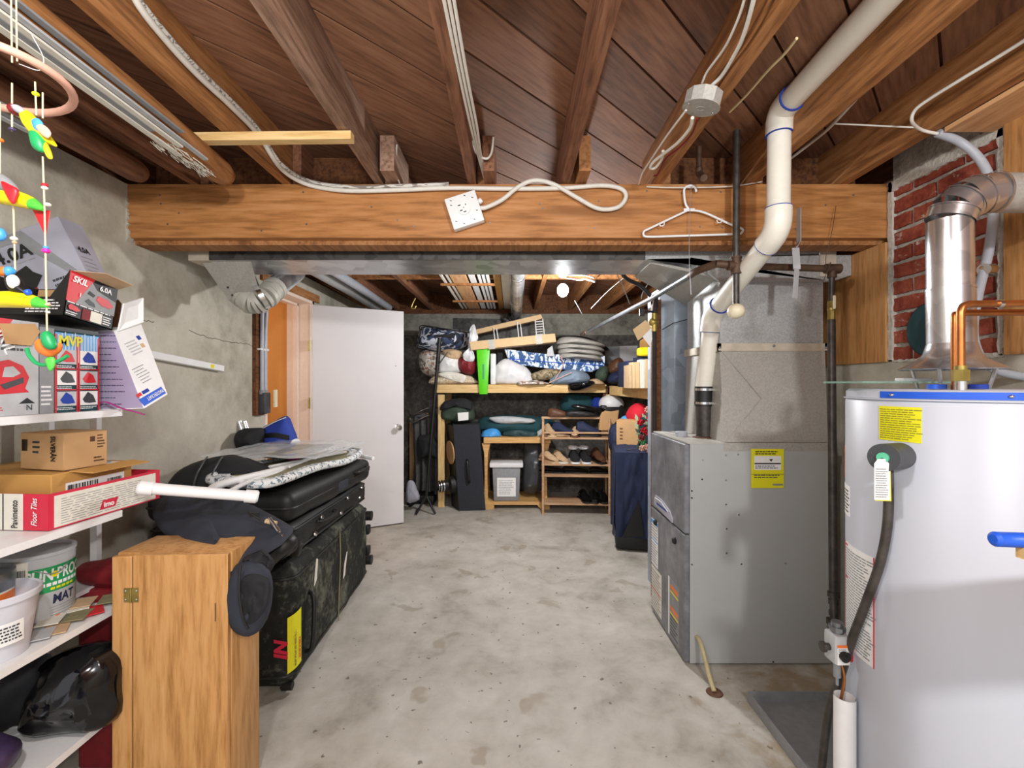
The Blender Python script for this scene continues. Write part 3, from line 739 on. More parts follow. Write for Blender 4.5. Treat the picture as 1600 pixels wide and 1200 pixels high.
# thin cord on the pipe and hanging strap/wires
mb = MB(); pts = [P(1306, 322, 2.04), P(1302, 350, 2.03), P(1296, 380, 2.03), P(1290, 405, 2.03), P(1292, 418, 2.02), P(1298, 410, 2.02), P(1288, 435, 2.03), P(1285, 440, 2.03)]
mb.tube(smooth_path(pts, 5), .0015, 5); solo(mb, 'hanging_wire', 'thin bent wire nailed to the beam holding the rusty gas pipe', 'wire', 'rusty')
mb = MB(); pts = [P(1248, 326, 2.045), P(1248, 378, 2.045), P(1243, 388, 2.0), P(1245, 420, 1.99), P(1242, 465, 2.0)]
for a, b in zip(pts[:-1], pts[1:]):
    d = b-a; L = d.length; m = Matrix.Translation((a+b)/2) @ Vector((0, 0, 1)).rotation_difference(d).to_matrix().to_4x4()
    mb.add(MB().box((0, 0, 0), (.030, .003, L+.004)).v, [(3, 2, 1, 0), (4, 5, 6, 7), (0, 1, 5, 4), (1, 2, 6, 5), (2, 3, 7, 6), (3, 0, 4, 7)], m)
solo(mb, 'metal_strap', 'bent galvanised metal strap hanging down from the beam over the gas pipe', 'metal strap', 'lightgrey', smooth=0)
# black pipe with valve and tag in the middle distance
r = root('valve_pipe', 'dark vertical pipe with a brass valve and cardboard tags, behind the furnace edge', 'pipe', (.845, 2.72, .2))
mb = MB(); mb.tube([P(1025, 463, 2.74), P(1022, 495, 2.74)], .016, 12); mb.tube([P(1022, 515, 2.74), Vector((.856, 2.74, .02))], .014, 12); part(mb, 'pipe', plain('dark_matt_iron', '2b2521', .8, 0, .3, 20), r, 1, True)
mb = MB(); mb.ball(P(1021, 503, 2.74), (.06, .05, .055), 2, .3); mb.tube([P(1022, 490, 2.74), P(1022, 518, 2.74)], .02, 10); part(mb, 'brass_valve', 'brass', r, 1, True)
mb = MB(); mb.box(P(1003, 488, 2.72), (.03, .02, .045), None, .003, 1); mb.tube([P(1006, 487, 2.72), P(1020, 487, 2.73)], .006, 8); part(mb, 'valve_handle', 'black', r, 1, True)
mb = MB(); mb.prism([P(989, 515, 2.70), P(1009, 500, 2.70), P(1020, 515, 2.70), P(997, 532, 2.70)], (0, .003, 0)); part(mb, 'card_tag', 'cardboard_pale', r, 0, True)
mb = MB(); mb.prism([P(1004, 526, 2.69), P(1018, 512, 2.69), P(1019, 530, 2.69), P(1015, 541, 2.69)], (0, .003, 0)); part(mb, 'paper_tag', 'paper', r, 0, True)
mb = MB(); mb.prism([P(1000, 533, 2.71), P(1006, 528, 2.71), P(1016, 542, 2.71), P(1000, 543, 2.71)], (0, .003, 0)); part(mb, 'card_tag', 'cardboard2', r, 0, True)
# black flexible hose from duct
mb = MB(); mb.tube(smooth_path([P(968, 422, 2.58), P(980, 436, 2.66), P(1000, 446, 2.70), P(1016, 462, 2.72)], 6), .012, 8)
solo(mb, 'black_hose', 'short black cable sagging from the duct to the steel gas pipe', 'cable', 'black')
# ================================================================ WATER HEATER
TX, TY, TR, TH = 1.285, 1.295, .272, 1.315
r = root('water_heater', 'large white gas water heater tank with a blue top rim band', 'water heater', (TX, TY, 0))
mb = MB(); mb.lathe([(0, .02), (TR-.012, .02), (TR-.012, .04), (TR, .045), (TR, TH-.035), (TR-.004, TH-.030), (TR+.004, TH-.028), (TR+.004, TH-.025), (0, TH-.025)], 96); part(mb, 'tank_body', 'tank', r)
mb = MB(); mb.lathe([(TR-.006, TH-.027), (TR-.002, TH-.024), (TR-.002, TH-.006), (TR-.01, TH), (0, TH+.002)], 96, None, False); part(mb, 'top_cap', 'tank', r)
mb = MB(); a0 = -8.*math.pi/9; n = 60; vs = []; 
for k in range(n+1):
    a = math.radians(-172+150*k/n)
    for z in (TH-.023, TH-.005): vs.append(((TR-.0005)*math.cos(a), (TR-.0005)*math.sin(a), z))
fsx = [(2*k, 2*k+2, 2*k+3, 2*k+1) for k in range(n)]
mb.add(vs, fsx); part(mb, 'blue_band', 'blue', r)
mb = MB()
for adeg in (-165, -118, -80):
    a = math.radians(adeg); mb.ball((TR*math.cos(a), TR*math.sin(a), TH-.014), (.012, .012, .009), 2)
part(mb, 'rim_screws', 'chrome', r)
mb = MB(); mb.lathe([(0, 0), (TR-.03, 0), (TR-.03, .02), (0, .02)], 40); part(mb, 'base_ring', 'darkgrey', r)
def curved(a_left, a_right, z0, z1, name, mat, lift=.0012, parent=r, nz=1, slope=0., n=14):
    mb = MB(); vs = []
    for k in range(n+1):
        a = math.radians(a_left+(a_right-a_left)*k/n)
        for z in (z0, z1):
            for rr in (TR, TR+lift): vs.append((rr*math.cos(a), rr*math.sin(a), z))
    fs_ = []
    for k in range(n):
        b = 4*k; fs_ += [(b+1, b+5, b+7, b+3), (b, b+2, b+6, b+4), (b+2, b+3, b+7, b+6), (b, b+4, b+5, b+1)]
    fs_ += [(0, 1, 3, 2), (4*n, 4*n+2, 4*n+3, 4*n+1)]
    mb.add(vs, fs_); return part(mb, name, mat, parent)
# angle on the tank as seen at pixel column px (front surface)
def tang(px):
    t = (px-800)/F; A_ = 1+t*t; B_ = -2*(t*TX+TY); C_ = TX*TX+TY*TY-TR*TR
    s = max(0, B_*B_-4*A_*C_); d = (-B_-math.sqrt(s))/(2*A_); a_ = math.degrees(math.atan2(d-TY, t*d-TX)); return (a_-360 if a_ > 0 else a_), d
aL, dL = tang(1374); aR, dR = tang(1440)
zt = lambda py, d: EYE+(600-py)/F*d
curved(aL, aR, zt(686, dL), zt(634, dL), 'yellow_warning_label', 'yellowlabel')
def clines(a0, a1, z0, z1, n, mat, name='fine_print', lift=.0018, fill=.4, seed=1):
    mb = MB(); rn = random.Random(seed)
    for i in range(n):
        z = z0+(z1-z0)*(i+.5)/n; h = (z1-z0)/n*fill; a = a0
        end = a0+(a1-a0)*(1-.25*rn.random()); st = (a1-a0)
        while (end-a)*st > 0:
            l = st*(.06+.14*rn.random()); b = a+l
            vs = []
            for q in (a, (a+b)/2, b):
                for zz in (z-h/2, z+h/2): vs.append(((TR+lift)*math.cos(math.radians(q)), (TR+lift)*math.sin(math.radians(q)), zz))
            mb.add(vs, [(0, 2, 3, 1), (2, 4, 5, 3)]); a = b+st*.02
    return part(mb, name, mat, r, 0)
clines(aL+.8, aR-.8, zt(684, dL), zt(637, dL), 14, plain('olive_print', '8f8a20', .6), seed=2)
a1_, d1_ = tang(1322); a2_, d2_ = tang(1366)
curved(a1_, a2_, zt(1045, d2_), zt(872, d2_), 'instruction_label', 'paper', nz=1)
clines(a1_+1, a2_-1, zt(1040, d2_), zt(880, d2_), 34, 'grey', seed=4)
for q in (a1_+.2, a2_-.4): curved(q, q+.5, zt(1045, d2_), zt(872, d2_), 'red_label_border', 'tilered', .002, n=1)
for zz in (875, 930): curved(a1_+2, a1_+6, zt(zz, d2_)-.005, zt(zz, d2_), 'red_label_mark', 'tilered', .002, n=3)
a3_, d3_ = tang(1328); curved(tang(1319)[0], a3_, zt(808, d3_), zt(760, d3_), 'rating_label', 'paper'); 
clines(tang(1320)[0], a3_-1, zt(804, d3_), zt(766, d3_), 7, 'black', seed=9)
a4_ = tang(1319)[0]; curved(a4_-8, tang(1320.5)[0], zt(750, 1.4), zt(700, 1.4), 'orange_logo', 'orange')
# relief valve on the front
aV, dV = tang(1407); vx, vy = TR*math.cos(math.radians(aV)), TR*math.sin(math.radians(aV)); vz = zt(712, dV)
dirv = Vector((math.cos(math.radians(aV))-.0, math.sin(math.radians(aV)), 0)); dirv = Vector((-.28, -1, .0)).normalized()
c0 = Vector((vx, vy, vz)); c1 = P(1380, 715, dV-.06)-Vector((TX, TY, 0)); dirv = (c1-c0).normalized()
mb = MB(); mb.tube([c0-dirv*.02, c1], .0345, 32); vv = part(mb, 'foam_sleeve', 'darkgrey', r)
mb = MB(); mb.tube([c1-dirv*.002, c1+dirv*.006], .013, 18); part(mb, 'green_valve_end', plain('mint_valve', '5fc39a', .4), vv)
mb = MB(); mb.tube([c1+dirv*.008, c1+dirv*.012+Vector((.013, 0, -.026))], .002, 8); part(mb, 'valve_pin', 'steel', vv)
tx = c1+dirv*.010
fr = frame(tx+Vector((-.019, 0, -.105)), (1, -.12, 0), (0, 0, 1))
mb = MB(); mb.prism([(0, 0, 0), (.036, 0, 0), (.036, .088, 0), (.026, .102, 0), (.008, .102, 0), (0, .09, 0)], (0, 0, .001)); mb.v = [fr @ v for v in mb.v]
tgw = part(mb, 'paper_tag', 'paper', vv, 0)
mb = MB(); mb.prism([(.004, -.003, -.003), (.041, -.003, -.003), (.039, .088, -.003)], (0, 0, .001)); mb.v = [fr @ v for v in mb.v]; part(mb, 'yellow_tag', 'yellowlabel', vv, 0)
lines(tgw, fr, .003, .005, .03, .075, 13, 'grey', lift=.0014)
# discharge hose
mb = MB(); o_ = Vector((TX, TY, 0))
def onT(px, py, off=.02):
    a, d = tang(px); a = math.radians(a); rr = TR+off; z = zt(py, d); return Vector((rr*math.cos(a), rr*math.sin(a), z))
pts = [c1-dirv*.03+Vector((-.0, 0, -.034)), onT(1397, 760), onT(1395, 820), onT(1384, 880), onT(1364, 940), onT(1344, 1000, .022), onT(1331, 1060, .03), onT(1325, 1120, .05), onT(1322, 1240, .07), onT(1320, 1300, .08)]
pts[-1].z = .012
mb.tube(smooth_path(pts, 8), .0115, 14); part(mb, 'discharge_hose', 'iron', r, label='dark rubber discharge hose curving down the tank')
# gas control on the left flank
gc = P(1308, 1010, 1.36)
r2 = root('gas_control', 'white gas control valve with an orange stripe on the flank of the water heater', 'gas valve', gc)
mb = MB(); mb.box((0, 0, 0), (.048, .05, .085), (0, 0, .0), .006, 2); g_ = part(mb, 'valve_body', 'lightgrey', r2)
fr = frame((-.018, -.026, -.04), (1, 0, 0), (-.0, 0, 1))
patch(g_, 'white_label', fr, 0, 0, .036, .05, 'paper'); patch(g_, 'orange_stripe', fr, 0, .05, .038, .008, 'orange'); lines(g_, fr, .003, .03, .03, .018, 3, 'grey')
mb = MB(); mb.tube([(0.0, -.02, -.012), (0.0, -.038, -.014)], .014, 16); mb.tube([(0, -.03, -.012), (0, -.046, .004)], .005, 8); part(mb, 'gas_knob', 'black', r2)
mb = MB(); mb.tube([(-.02, 0, -.0), (-.045, 0, 0)], .010, 12); mb.tube([(-.038, 0, 0), (-.046, 0, 0)], .016, 8); part(mb, 'igniter_button', 'iron', r2)
mb = MB(); mb.tube([(0, 0, .04), (0, 0, .075)], .016, 12); mb.tube([(0, 0, .05), (0, 0, .062)], .022, 8); part(mb, 'inlet_nut', 'steel', r2)
mb = MB(); mb.tube([(0.0, 0, -.04), (0.0, 0, -.09)], .010, 12); mb.tube([(0, 0, -.09), (0, .0, -.115)], .004, 8); part(mb, 'thermocouple', 'grey', r2)
mb = MB(); mb.tube(smooth_path([(.012, 0, -.05), (.014, -.01, -.09), (.006, -.01, -.14), (.0, -.0, -.20)], 5), .004, 8); part(mb, 'copper_tube', 'copper', r2)
mb = MB(); mb.box((.032, .0, -.02), (.014, .03, .04), None, .003, 1); part(mb, 'red_wiring', 'red', r2)
mb = MB(); mb.tube([(.008, -.02, -.48), (.008, -.02, -.135)], .028, 24, caps=False); mb.tube([(.008, -.02, -.135), (.008, -.02, -.48)], .026, 24, caps=False)
part(mb, 'white_shield_tube', 'white', r2, label='white tube around the burner lines')
# draft hood + vent
r = root('vent_pipe', 'shiny metal vent pipe with a flared draft hood on top of the water heater', 'vent pipe', (TX-.03, TY, TH))
vx = TX-.035; hz = TH+.055
mb = MB()
for a in (30, 120, 210, 300):
    q = math.radians(a); mb.tube([(vx+.075*math.cos(q), TY+.075*math.sin(q), TH), (vx+.09*math.cos(q), TY+.09*math.sin(q), hz+.005)], .005, 6)
part(mb, 'hood_legs', 'alu', r, 1, True)
mb = MB(); mb.lathe([(.115, 0), (.118, .003), (.075, .028), (.062, .045), (.058, .06), (.054, .075)], 48, Matrix.Translation((vx, TY, hz)), False); part(mb, 'draft_hood', 'alu', r, 1, True)
z2 = zt(345, TY)
mb = MB(); mb.tube([(vx, TY, hz+.06), (vx-.004, TY, 1.60)], .0535, 40, caps=False); mb.tube([(vx-.004, TY, 1.60), (vx-.006, TY, z2)], .0515, 40, caps=False)
mb.tube([(vx-.004, TY, 1.596), (vx-.004, TY, 1.602)], .0545, 40, caps=False); part(mb, 'pipe_run', 'alu', r, 1, True)
mb = MB(); cx_ = vx+.11
path = []
for k in range(5):
    a = math.pi/2*k/4; path.append((cx_-.115*math.cos(a), TY-.01*k/4, z2+.075*math.sin(a)))
for i in range(4):
    a_, b_ = Vector(path[i]), Vector(path[i+1]); mb.tube([a_, b_], .056-.0015*(i % 2), 40, caps=False)
    mb.tube([b_-(b_-a_)*.08, b_+(b_-a_)*.06], .058, 40, caps=False)
part(mb, 'elbow', 'alu', r, 1, True)
mb = MB(); mb.tube([path[-1], (XR+.02, TY+.02, z2+.085)], .053, 40); part(mb, 'horizontal_run', 'galv_dull', r, 1, True, label='dull horizontal run to the chimney side')
# copper pipes
r = root('copper_pipes', 'copper water pipes rising from the tank top and turning right above it', 'copper pipes', (1.2, 1.2, TH))
cy = 1.12; cz = zt(475, cy); cx = (1501-800)/F*cy
mb = MB(); mb.tube(smooth_path([(cx, cy, TH+.05), (cx, cy, cz-.03)], 2)+smooth_path([(cx, cy, cz-.02), (cx+.006, cy, cz-.006), (cx+.02, cy, cz)], 4)+[Vector((1.66, cy+.02, cz+.01))], .0085, 14); part(mb, 'front_pipe', 'copper', r, 1, True)
mb = MB(); cx2 = cx+.035; mb.tube(smooth_path([(cx2, cy+.05, TH), (cx2, cy+.05, cz-.04), (cx2+.004, cy+.05, cz-.018), (cx2+.03, cy+.05, cz-.014)], 3)+[Vector((1.66, cy+.07, cz-.008))], .0085, 14); part(mb, 'rear_pipe', 'copper', r, 1, True)
mb = MB(); mb.tube([(cx, cy, TH+.022), (cx, cy, TH+.05)], .017, 6); mb.tube([(cx, cy, TH+.04), (cx, cy, TH+.06)], .013, 12); part(mb, 'brass_union', 'brass', r, 1, True)
mb = MB(); mb.tube([(cx, cy, TH), (cx, cy, TH+.03)], .012, 12); mb.tube([(cx+.09, cy, cz+.001), (cx+.1, cy, cz+.001)], .0105, 12); part(mb, 'steel_nipple', 'chrome', r, 1, True)
# things on the tank
mb = MB(); mb.box((1.135, 1.36, TH+.020), (.30, .16, .006)); 
solo(mb, 'glass_sheet', 'thin clear glass sheet lying across the water heater top towards the furnace', 'glass sheet', 'glass_edge', smooth=0)
mb = MB(); mb.box((1.21, 1.37, TH+.0275), (.10, .03, .010), (0, 0, .1), .003, 2); solo(mb, 'white_strip', 'small white rumpled strip lying on the glass sheet on the tank', 'strip', 'white')
for px, c, l in ((1458, 'blue', 'small blue plastic cap on the tank top behind the copper union'), (1522, 'royal', 'dark blue cap on the tank top right of the copper union')):
    mb = MB(); mb.lathe([(0, 0), (.02, 0), (.02, .012), (0, .013)], 20, Matrix.Translation(((px-800)/F*1.2, 1.19, TH+.002))); solo(mb, 'pipe_cap', l, 'cap', c)
# grey conduit with white cable
r = root('flexible_conduit', 'grey flexible conduit arching over the chimney bricks and down behind the vent', 'conduit', (1.6, 1.6, 1.4))
pts = [P(1465, 208, 1.62), P(1500, 222, 1.62), P(1530, 248, 1.60), P(1548, 285, 1.58), P(1552, 330, 1.57), P(1545, 390, 1.56), P(1528, 460, 1.55), P(1520, 515, 1.54), P(1530, 555, 1.53), P(1560, 580, 1.52), P(1620, 592, 1.50)]
mb = MB(); mb.tube(smooth_path(pts, 8), .014, 12); part(mb, 'conduit', 'pvc_grey', r, 1, True)
mb = MB(); mb.tube([P(1537, 421, 1.545), P(1549, 421, 1.565)], .02, 12); mb.tube([P(1532, 418, 1.55), P(1554, 424, 1.55)], .006, 8); part(mb, 'clamp', 'chrome', r, 1, True)
pts = [P(1469, 210, 1.62), P(1440, 203, 1.62), P(1425, 190, 1.58), P(1430, 172, 1.55), P(1455, 153, 1.5), P(1500, 125, 1.42), P(1590, 70, 1.29), P(1680, 10, 1.15)]
mb = MB(); mb.tube(smooth_path(pts, 8), .0055, 10); part(mb, 'white_cable', 'cable', r, 1, True)
# drain pan, dark foam roll
mb = MB(); cx, cy = 1.24, 1.35
prof = [(0, .003), (.345, .003), (.355, .045), (.360, .045), (.348, 0), (0, 0)]
mb.lathe(prof, 48, Matrix.Translation((cx, cy, .001)), False)
mb = MB(); a = P(1190, 1093, 1.92); 
mb.bb(.99, 1.66, .98, 1.90, .001, .004); mb.bb(.985, .99, .98, 1.90, .001, .045); mb.bb(.985, 1.66, 1.90, 1.905, .001, .045)
solo(mb, 'drain_pan', 'shallow grey metal drain pan on the floor under the water heater', 'drain pan', 'grey', smooth=0)
# bench corner with blue handle at the right edge
r = root('workbench', 'wooden bench corner at the right edge with a timber leg', 'bench', (1.15, .85, 0))
tz = zt(852, .80)
mb = MB(); mb.bb(.885, 1.6, .55, .80, tz-.02, tz-.0); part(mb, 'bench_top', 'pine', r, 0, True)
mb = MB(); mb.bb(.90, .96, .66, .72, 0, tz-.0205); part(mb, 'leg', 'pine_z', r, 0, True)
mb = MB(); mb.bb(1.5, 1.56, .66, .72, 0, tz-.0205); part(mb, 'leg', 'pine_z', r, 0, True)
r = root('blue_handled_tool', 'blue plastic tool handle lying on the wooden bench corner', 'tool', (.93, .77, tz))
mb = MB(); mb.tube(smooth_path([(.845, .80, tz+.011), (.87, .80, tz+.010), (.91, .785, tz+.013), (.98, .76, tz+.016), (1.1, .72, tz+.016)], 5), [.008]+[.013]*19+[.011], 16)
part(mb, 'handle', 'blue', r, 1, True)
mb = MB(); mb.tube([(1.09, .72, tz+.016), (1.25, .68, tz+.02)], .006, 10); part(mb, 'shaft', 'steel', r, 1, True)
# ================================================================ LEFT: DOOR, CONDUITS, DUCT ELBOW
hx, hy = XL-.035, 3.985; a_ = math.atan2(.38, .735)
r = root('door_1', loc=(hx, hy, 0), rot=(0, 0, a_)); r['kind'] = 'structure'
mb = MB(); mb.bb(0.003, .82, -.037, 0, .012, DH-.035, .002, 1); sl = part(mb, 'door_slab', 'door', r, 0)
mb = MB(); K = (.762, -.037, .92); mk = Matrix.Translation(K) @ Euler((math.pi/2, 0, 0)).to_matrix().to_4x4()
mb.lathe([(0, 0), (.032, 0), (.03, .006), (.012, .01), (.012, .03), (.024, .036), (.029, .05), (.022, .062), (0, .064)], 24, mk); part(mb, 'door_knob', 'chrome', sl)
mb = MB(); mb.lathe([(0, 0), (.006, 0), (.004, .003), (0, .003)], 10, Matrix.Translation((.745, -.037, 1.50)) @ Euler((math.pi/2, 0, 0)).to_matrix().to_4x4()); part(mb, 'door_hole', 'grey', sl)
for z in (1.62, 1.12, .25):
    mb = MB(); mb.bb(-.012, .004, -.045, -.036, z, z+.09); mb.tube([(0, -.042, z-.002), (0, -.042, z+.092)], .006, 8); part(mb, 'hinge', 'brass', r)
# plank and conduits on the wall left of the door
mb = MB(); ya, yb = 3.05, 3.19
mb.bb(XL, XL+.025, ya, yb, 1.12, 1.95); solo(mb, 'wall_plank', 'brown vertical plank on the concrete wall left of the doorway', 'plank', 'olddark', smooth=0)
for k, y in enumerate((3.095, 3.135)):
    mb = MB(); mb.tube(smooth_path([(XL+.04, y, 1.26), (XL+.04, y, 1.6), (XL+.045, y+(.01 if k else -.0), 1.85), (XL+.08, y+.0, 1.98), (XL+.22, y-.14, 2.14)], 6), .0125, 12)
    solo(mb, 'wall_conduit', ['grey plastic conduit on the brown plank, the one further from the door', 'grey plastic conduit on the brown plank, the one beside the orange doorway'][k], 'conduit', 'pvc_grey')
r = root('conduit_box', 'dark grey electrical box fed by two conduits left of the doorway', 'electrical box', (XL+.04, 3.12, 1.2))
mb = MB(); mb.box((0, 0, 0), (.05, .08, .14), None, .004, 2); part(mb, 'box_body', 'darkgrey', r)
mb = MB(); mb.tube([(0, -.025, .06), (0, -.025, .09)], .018, 10); mb.tube([(0, .015, .06), (0, .015, .09)], .018, 10); part(mb, 'conduit_nuts', 'grey', r)
mb = MB(); mb.box((.05, .055, .03), (.01, .06, .12), (0, 0, .2)); solo2 = part(mb, 'switch_plate', 'ivory', r, 0)
mb = MB(); mb.box((XL+.035, 3.115, 1.565), (.03, .10, .012)); solo(mb, 'conduit_strap', 'white strap holding both conduits to the brown plank', 'strap', 'white', smooth=0)
# duct boot
r = root('duct_boot', 'crumpled metal duct elbow wrapped with tape hanging from the duct at the left wall', 'duct elbow', (-1.42, 2.45, 1.75))
mb = MB()
t = [P(314, 408, 2.28), P(392, 408, 2.28), P(392, 414, 2.52), P(330, 414, 2.52)]; b_ = [P(358, 470, 2.42), P(404, 452, 2.42), P(412, 462, 2.55), P(372, 476, 2.55)]
mb.hexa(b_+t); part(mb, 'square_boot', 'galv_dull', r, 0, True)
mb = MB()
pts = smooth_path([P(372, 450, 2.47), P(383, 466, 2.46), P(398, 473, 2.46), P(415, 464, 2.48), P(430, 450, 2.56)], 4)
for i in range(len(pts)-1):
    rr = .062+(.004 if i % 3 == 0 else 0); mb.tube([pts[i], pts[i+1]+(pts[i+1]-pts[i])*.2], [rr, rr-.002], 20)
part(mb, 'taped_elbow', 'ducttape', r, 1, True)
mb = MB(); mb.tube([P(404, 465, 2.43), P(411, 462, 2.44)], .068, 20); part(mb, 'band_clamp', 'chrome', r, 1, True)
mb = MB(); mb.tube([P(426, 452, 2.56), P(462, 425, 2.95)], .060, 24); part(mb, 'round_duct', 'alu', r, 1, True)
for px, py in ((346, 433), (356, 449), (363, 461)):
    mb = MB(); mb.ball(P(px, py, 2.34+.002*(px-346)), (.010, .010, .010), 2); part(mb, 'rivet', 'black', r, 1, True)
# white bar on the wall
r = root('white_wall_rail', 'white plastic rail with a yellow sticker sloping along the concrete wall', 'rail', (XL+.02, 2.2, 1.5))
A = Vector((XL+.018, 1.95, EYE+58/F*1.95)); B = Vector((XL+.018, 2.70, EYE+24/F*2.70))
mb = MB(); d = B-A; m = Matrix.Translation((A+B)/2) @ Vector((0, 1, 0)).rotation_difference(d).to_matrix().to_4x4()
mb.box((0, 0, 0), (.034, d.length, .036), None, .003, 1); mb.v = [m @ v for v in mb.v]; part(mb, 'rail_body', 'whiteplastic', r, 1, True)
mb = MB(); mb.box((.0175, d.length*.5-.11, 0), (.001, .03, .02)); mb.v = [m @ v for v in mb.v]; part(mb, 'yellow_sticker', 'yellow', r, 0, True)
# ================================================================ SHELF UNIT
HS = (1.248, .925, .628, .30); SX = -1.25; SY1 = 1.46; SY0 = .62
r = root('shelf_unit', 'white metal shelf unit along the left wall loaded with boxes and paint cans', 'shelf unit', (-1.46, 1.04, 0))
for h in HS:
    mb = MB(); mb.bb(-1.68, SX-.010, SY0, SY1-.0085, h-.006, h-.0005); mb.bb(SX-.010, SX, SY0, SY1, h-.020, h+.0005); mb.bb(-1.68, SX-.0102, SY1-.008, SY1, h-.020, h+.0002); mb.bb(-1.68, -1.46, SY1+.0002, 1.66, h-.016, h-.001)
    part(mb, 'shelf_board', 'white', r, 0, True)
for x, y in ((-1.495, 1.635), (-1.665, 1.635), (-1.30, SY0+.03), (-1.66, SY0+.03)):
    mb = MB(); mb.bb(x-.012, x+.012, y-.010, y+.010, 0, 1.27); part(mb, 'post', 'white', r, 0, True)
def carton(name, label, loc, rot, d, mat, cat='box', open_top=None):
    """root at the base centre, body box local"""
    r = root(name, label, cat, loc, rot)
    if open_top is None:
        mb = MB(); mb.box((0, 0, d[2]/2), d, None, .002, 1); b = part(mb, 'box_body', mat, r)
    else:
        mb = MB(); x, y, z = d; t = .003
        mb.box((0, 0, t/2), (x, y, t)); mb.box((-x/2+t/2, 0, z/2), (t, y, z)); mb.box((x/2-t/2, 0, z/2), (t, y, z)); mb.box((0, -y/2+t/2, z/2), (x, t, z)); mb.box((0, y/2-t/2, z/2), (x, t, z))
        b = part(mb, 'box_body', mat, r, 0)
    x, y, z = d
    fr = {'front': frame((-x/2, -y/2, 0), (1, 0, 0), (0, 0, 1)), 'right': frame((x/2, -y/2, 0), (0, 1, 0), (0, 0, 1)), 'top': frame((-x/2, -y/2, z), (1, 0, 0), (0, 1, 0)), 'left': frame((-x/2, y/2, 0), (0, -1, 0), (0, 0, 1))}
    return r, b, fr
def at_corner(c, d, rot):
    """base-centre location whose front right bottom corner lands on c"""
    m = Euler(rot).to_matrix(); return Vector(c)-m @ Vector((d[0]/2, -d[1]/2, 0))
# --- top shelf: jigsaw box, chart box, drill box on top, big grey box, white leaning box
h = HS[0]
r, b, fr = carton('tool_box', 'grey box with a red jigsaw picture, left end of the upper shelf', (-1.37, 1.125, h), (0, 0, 0), (.14, .248, .25), 'greyprint')
f = fr['right'] @ Matrix.Translation((.048, 0, 0))
patch(b, 'print_panel', fr['right'], 0, 0, .248, .25, 'lightgrey')
sx = .075
saw = [(sx+.01, .06), (sx+.005, .10), (sx+.015, .135), (sx+.05, .145), (sx+.085, .13), (sx+.10, .10), (sx+.095, .085), (sx+.09, .07), (sx+.1, .06), (sx+.02, .055)]
poly(b, 'saw_picture', f, saw, 'red', lift=.0008)
poly(b, 'saw_grip_hole', f, [(sx+.035, .10), (sx+.04, .125), (sx+.06, .128), (sx+.078, .11), (sx+.06, .10)], 'lightgrey', lift=.0018)
poly(b, 'saw_plate', f, [(sx+.03, .08), (sx+.085, .10), (sx+.085, .085), (sx+.04, .068)], 'darkgrey', lift=.0018)
poly(b, 'red_corner', f, [(0, .25), (0, .12), (.075, .145), (.135, .25)], 'red', lift=.0008)
text('SKIL', .04, b, f @ Matrix.Translation((.09, .225, .001)) @ Matrix.Rotation(-1.2, 4, 'Z'), 0, 0, 'white')
text('N', .022, b, f, .165, .012, 'darkgrey'); poly(b, 'triangle_mark', f, [(.15, .03), (.17, .045), (.19, .03)], 'black', lift=.0008)
lines(b, f, .07, .012, .05, .012, 2, 'red'); lines(b, f, .09, .165, .10, .03, 2, 'darkgrey')
poly(b, 'card_flap', f, [(.10, .235), (.115, .185), (.175, .185), (.198, .225), (.185, .245)], 'cardboard', lift=.004, t=.003)
r, b, fr = carton('tool_box', 'dark green chart-printed box with bold yellow lettering on the upper shelf', (-1.365, 1.342, h), (0, 0, 0), (.13, .18, .248), 'darkgrey')
f = fr['right']; x0 = .042
patch(b, 'print_panel', f, .0, 0, .04, .24, 'grey'); lines(b, f, .004, .02, .03, .06, 5, 'white')
patch(b, 'print_panel', f, x0, 0, .136, .235, 'teal')
patch(b, 'blue_print', f, x0, .155, .136, .075, 'skyblue', lift=.0008)
for i in range(13): patch(b, 'print_stripe', f, x0+.008+.010*i, .145+.004*(i % 3), .0025, .08, 'offwhite', lift=.0016)
text('MVP', .040, b, f, x0+.008, .194, 'yellowlabel', bold=.03, wx=.95)
for i in range(2):
    for j in range(3):
        xx = x0+.005+.068*i; yy = .006+.061*j
        patch(b, 'picture_tile', f, xx, yy+.012, .058, .042, ['lightgrey', 'paper'][(i+j) % 2], lift=.0018)
        poly(b, 'tool_picture', f, [(xx+.008, yy+.03), (xx+.025, yy+.052), (xx+.042, yy+.042), (xx+.052, yy+.02), (xx+.03, yy+.018), (xx+.015, yy+.02)], ['royal', 'darkgrey', 'red'][(j+i) % 3], lift=.0026)
        lines(b, f, xx, yy, .058, .009, 2, 'white')
for xx in (x0-.002, x0+.062, x0+.132): patch(b, 'red_frame_bar', f, xx, 0, .005, .225, 'red', lift=.0022)
patch(b, 'red_frame_bar', f, x0+.070, 0, .003, .225, 'red', lift=.0022)
for yy in (.0635, .1245): patch(b, 'red_frame_bar', f, x0, yy, .136, .003, 'red', lift=.0022)
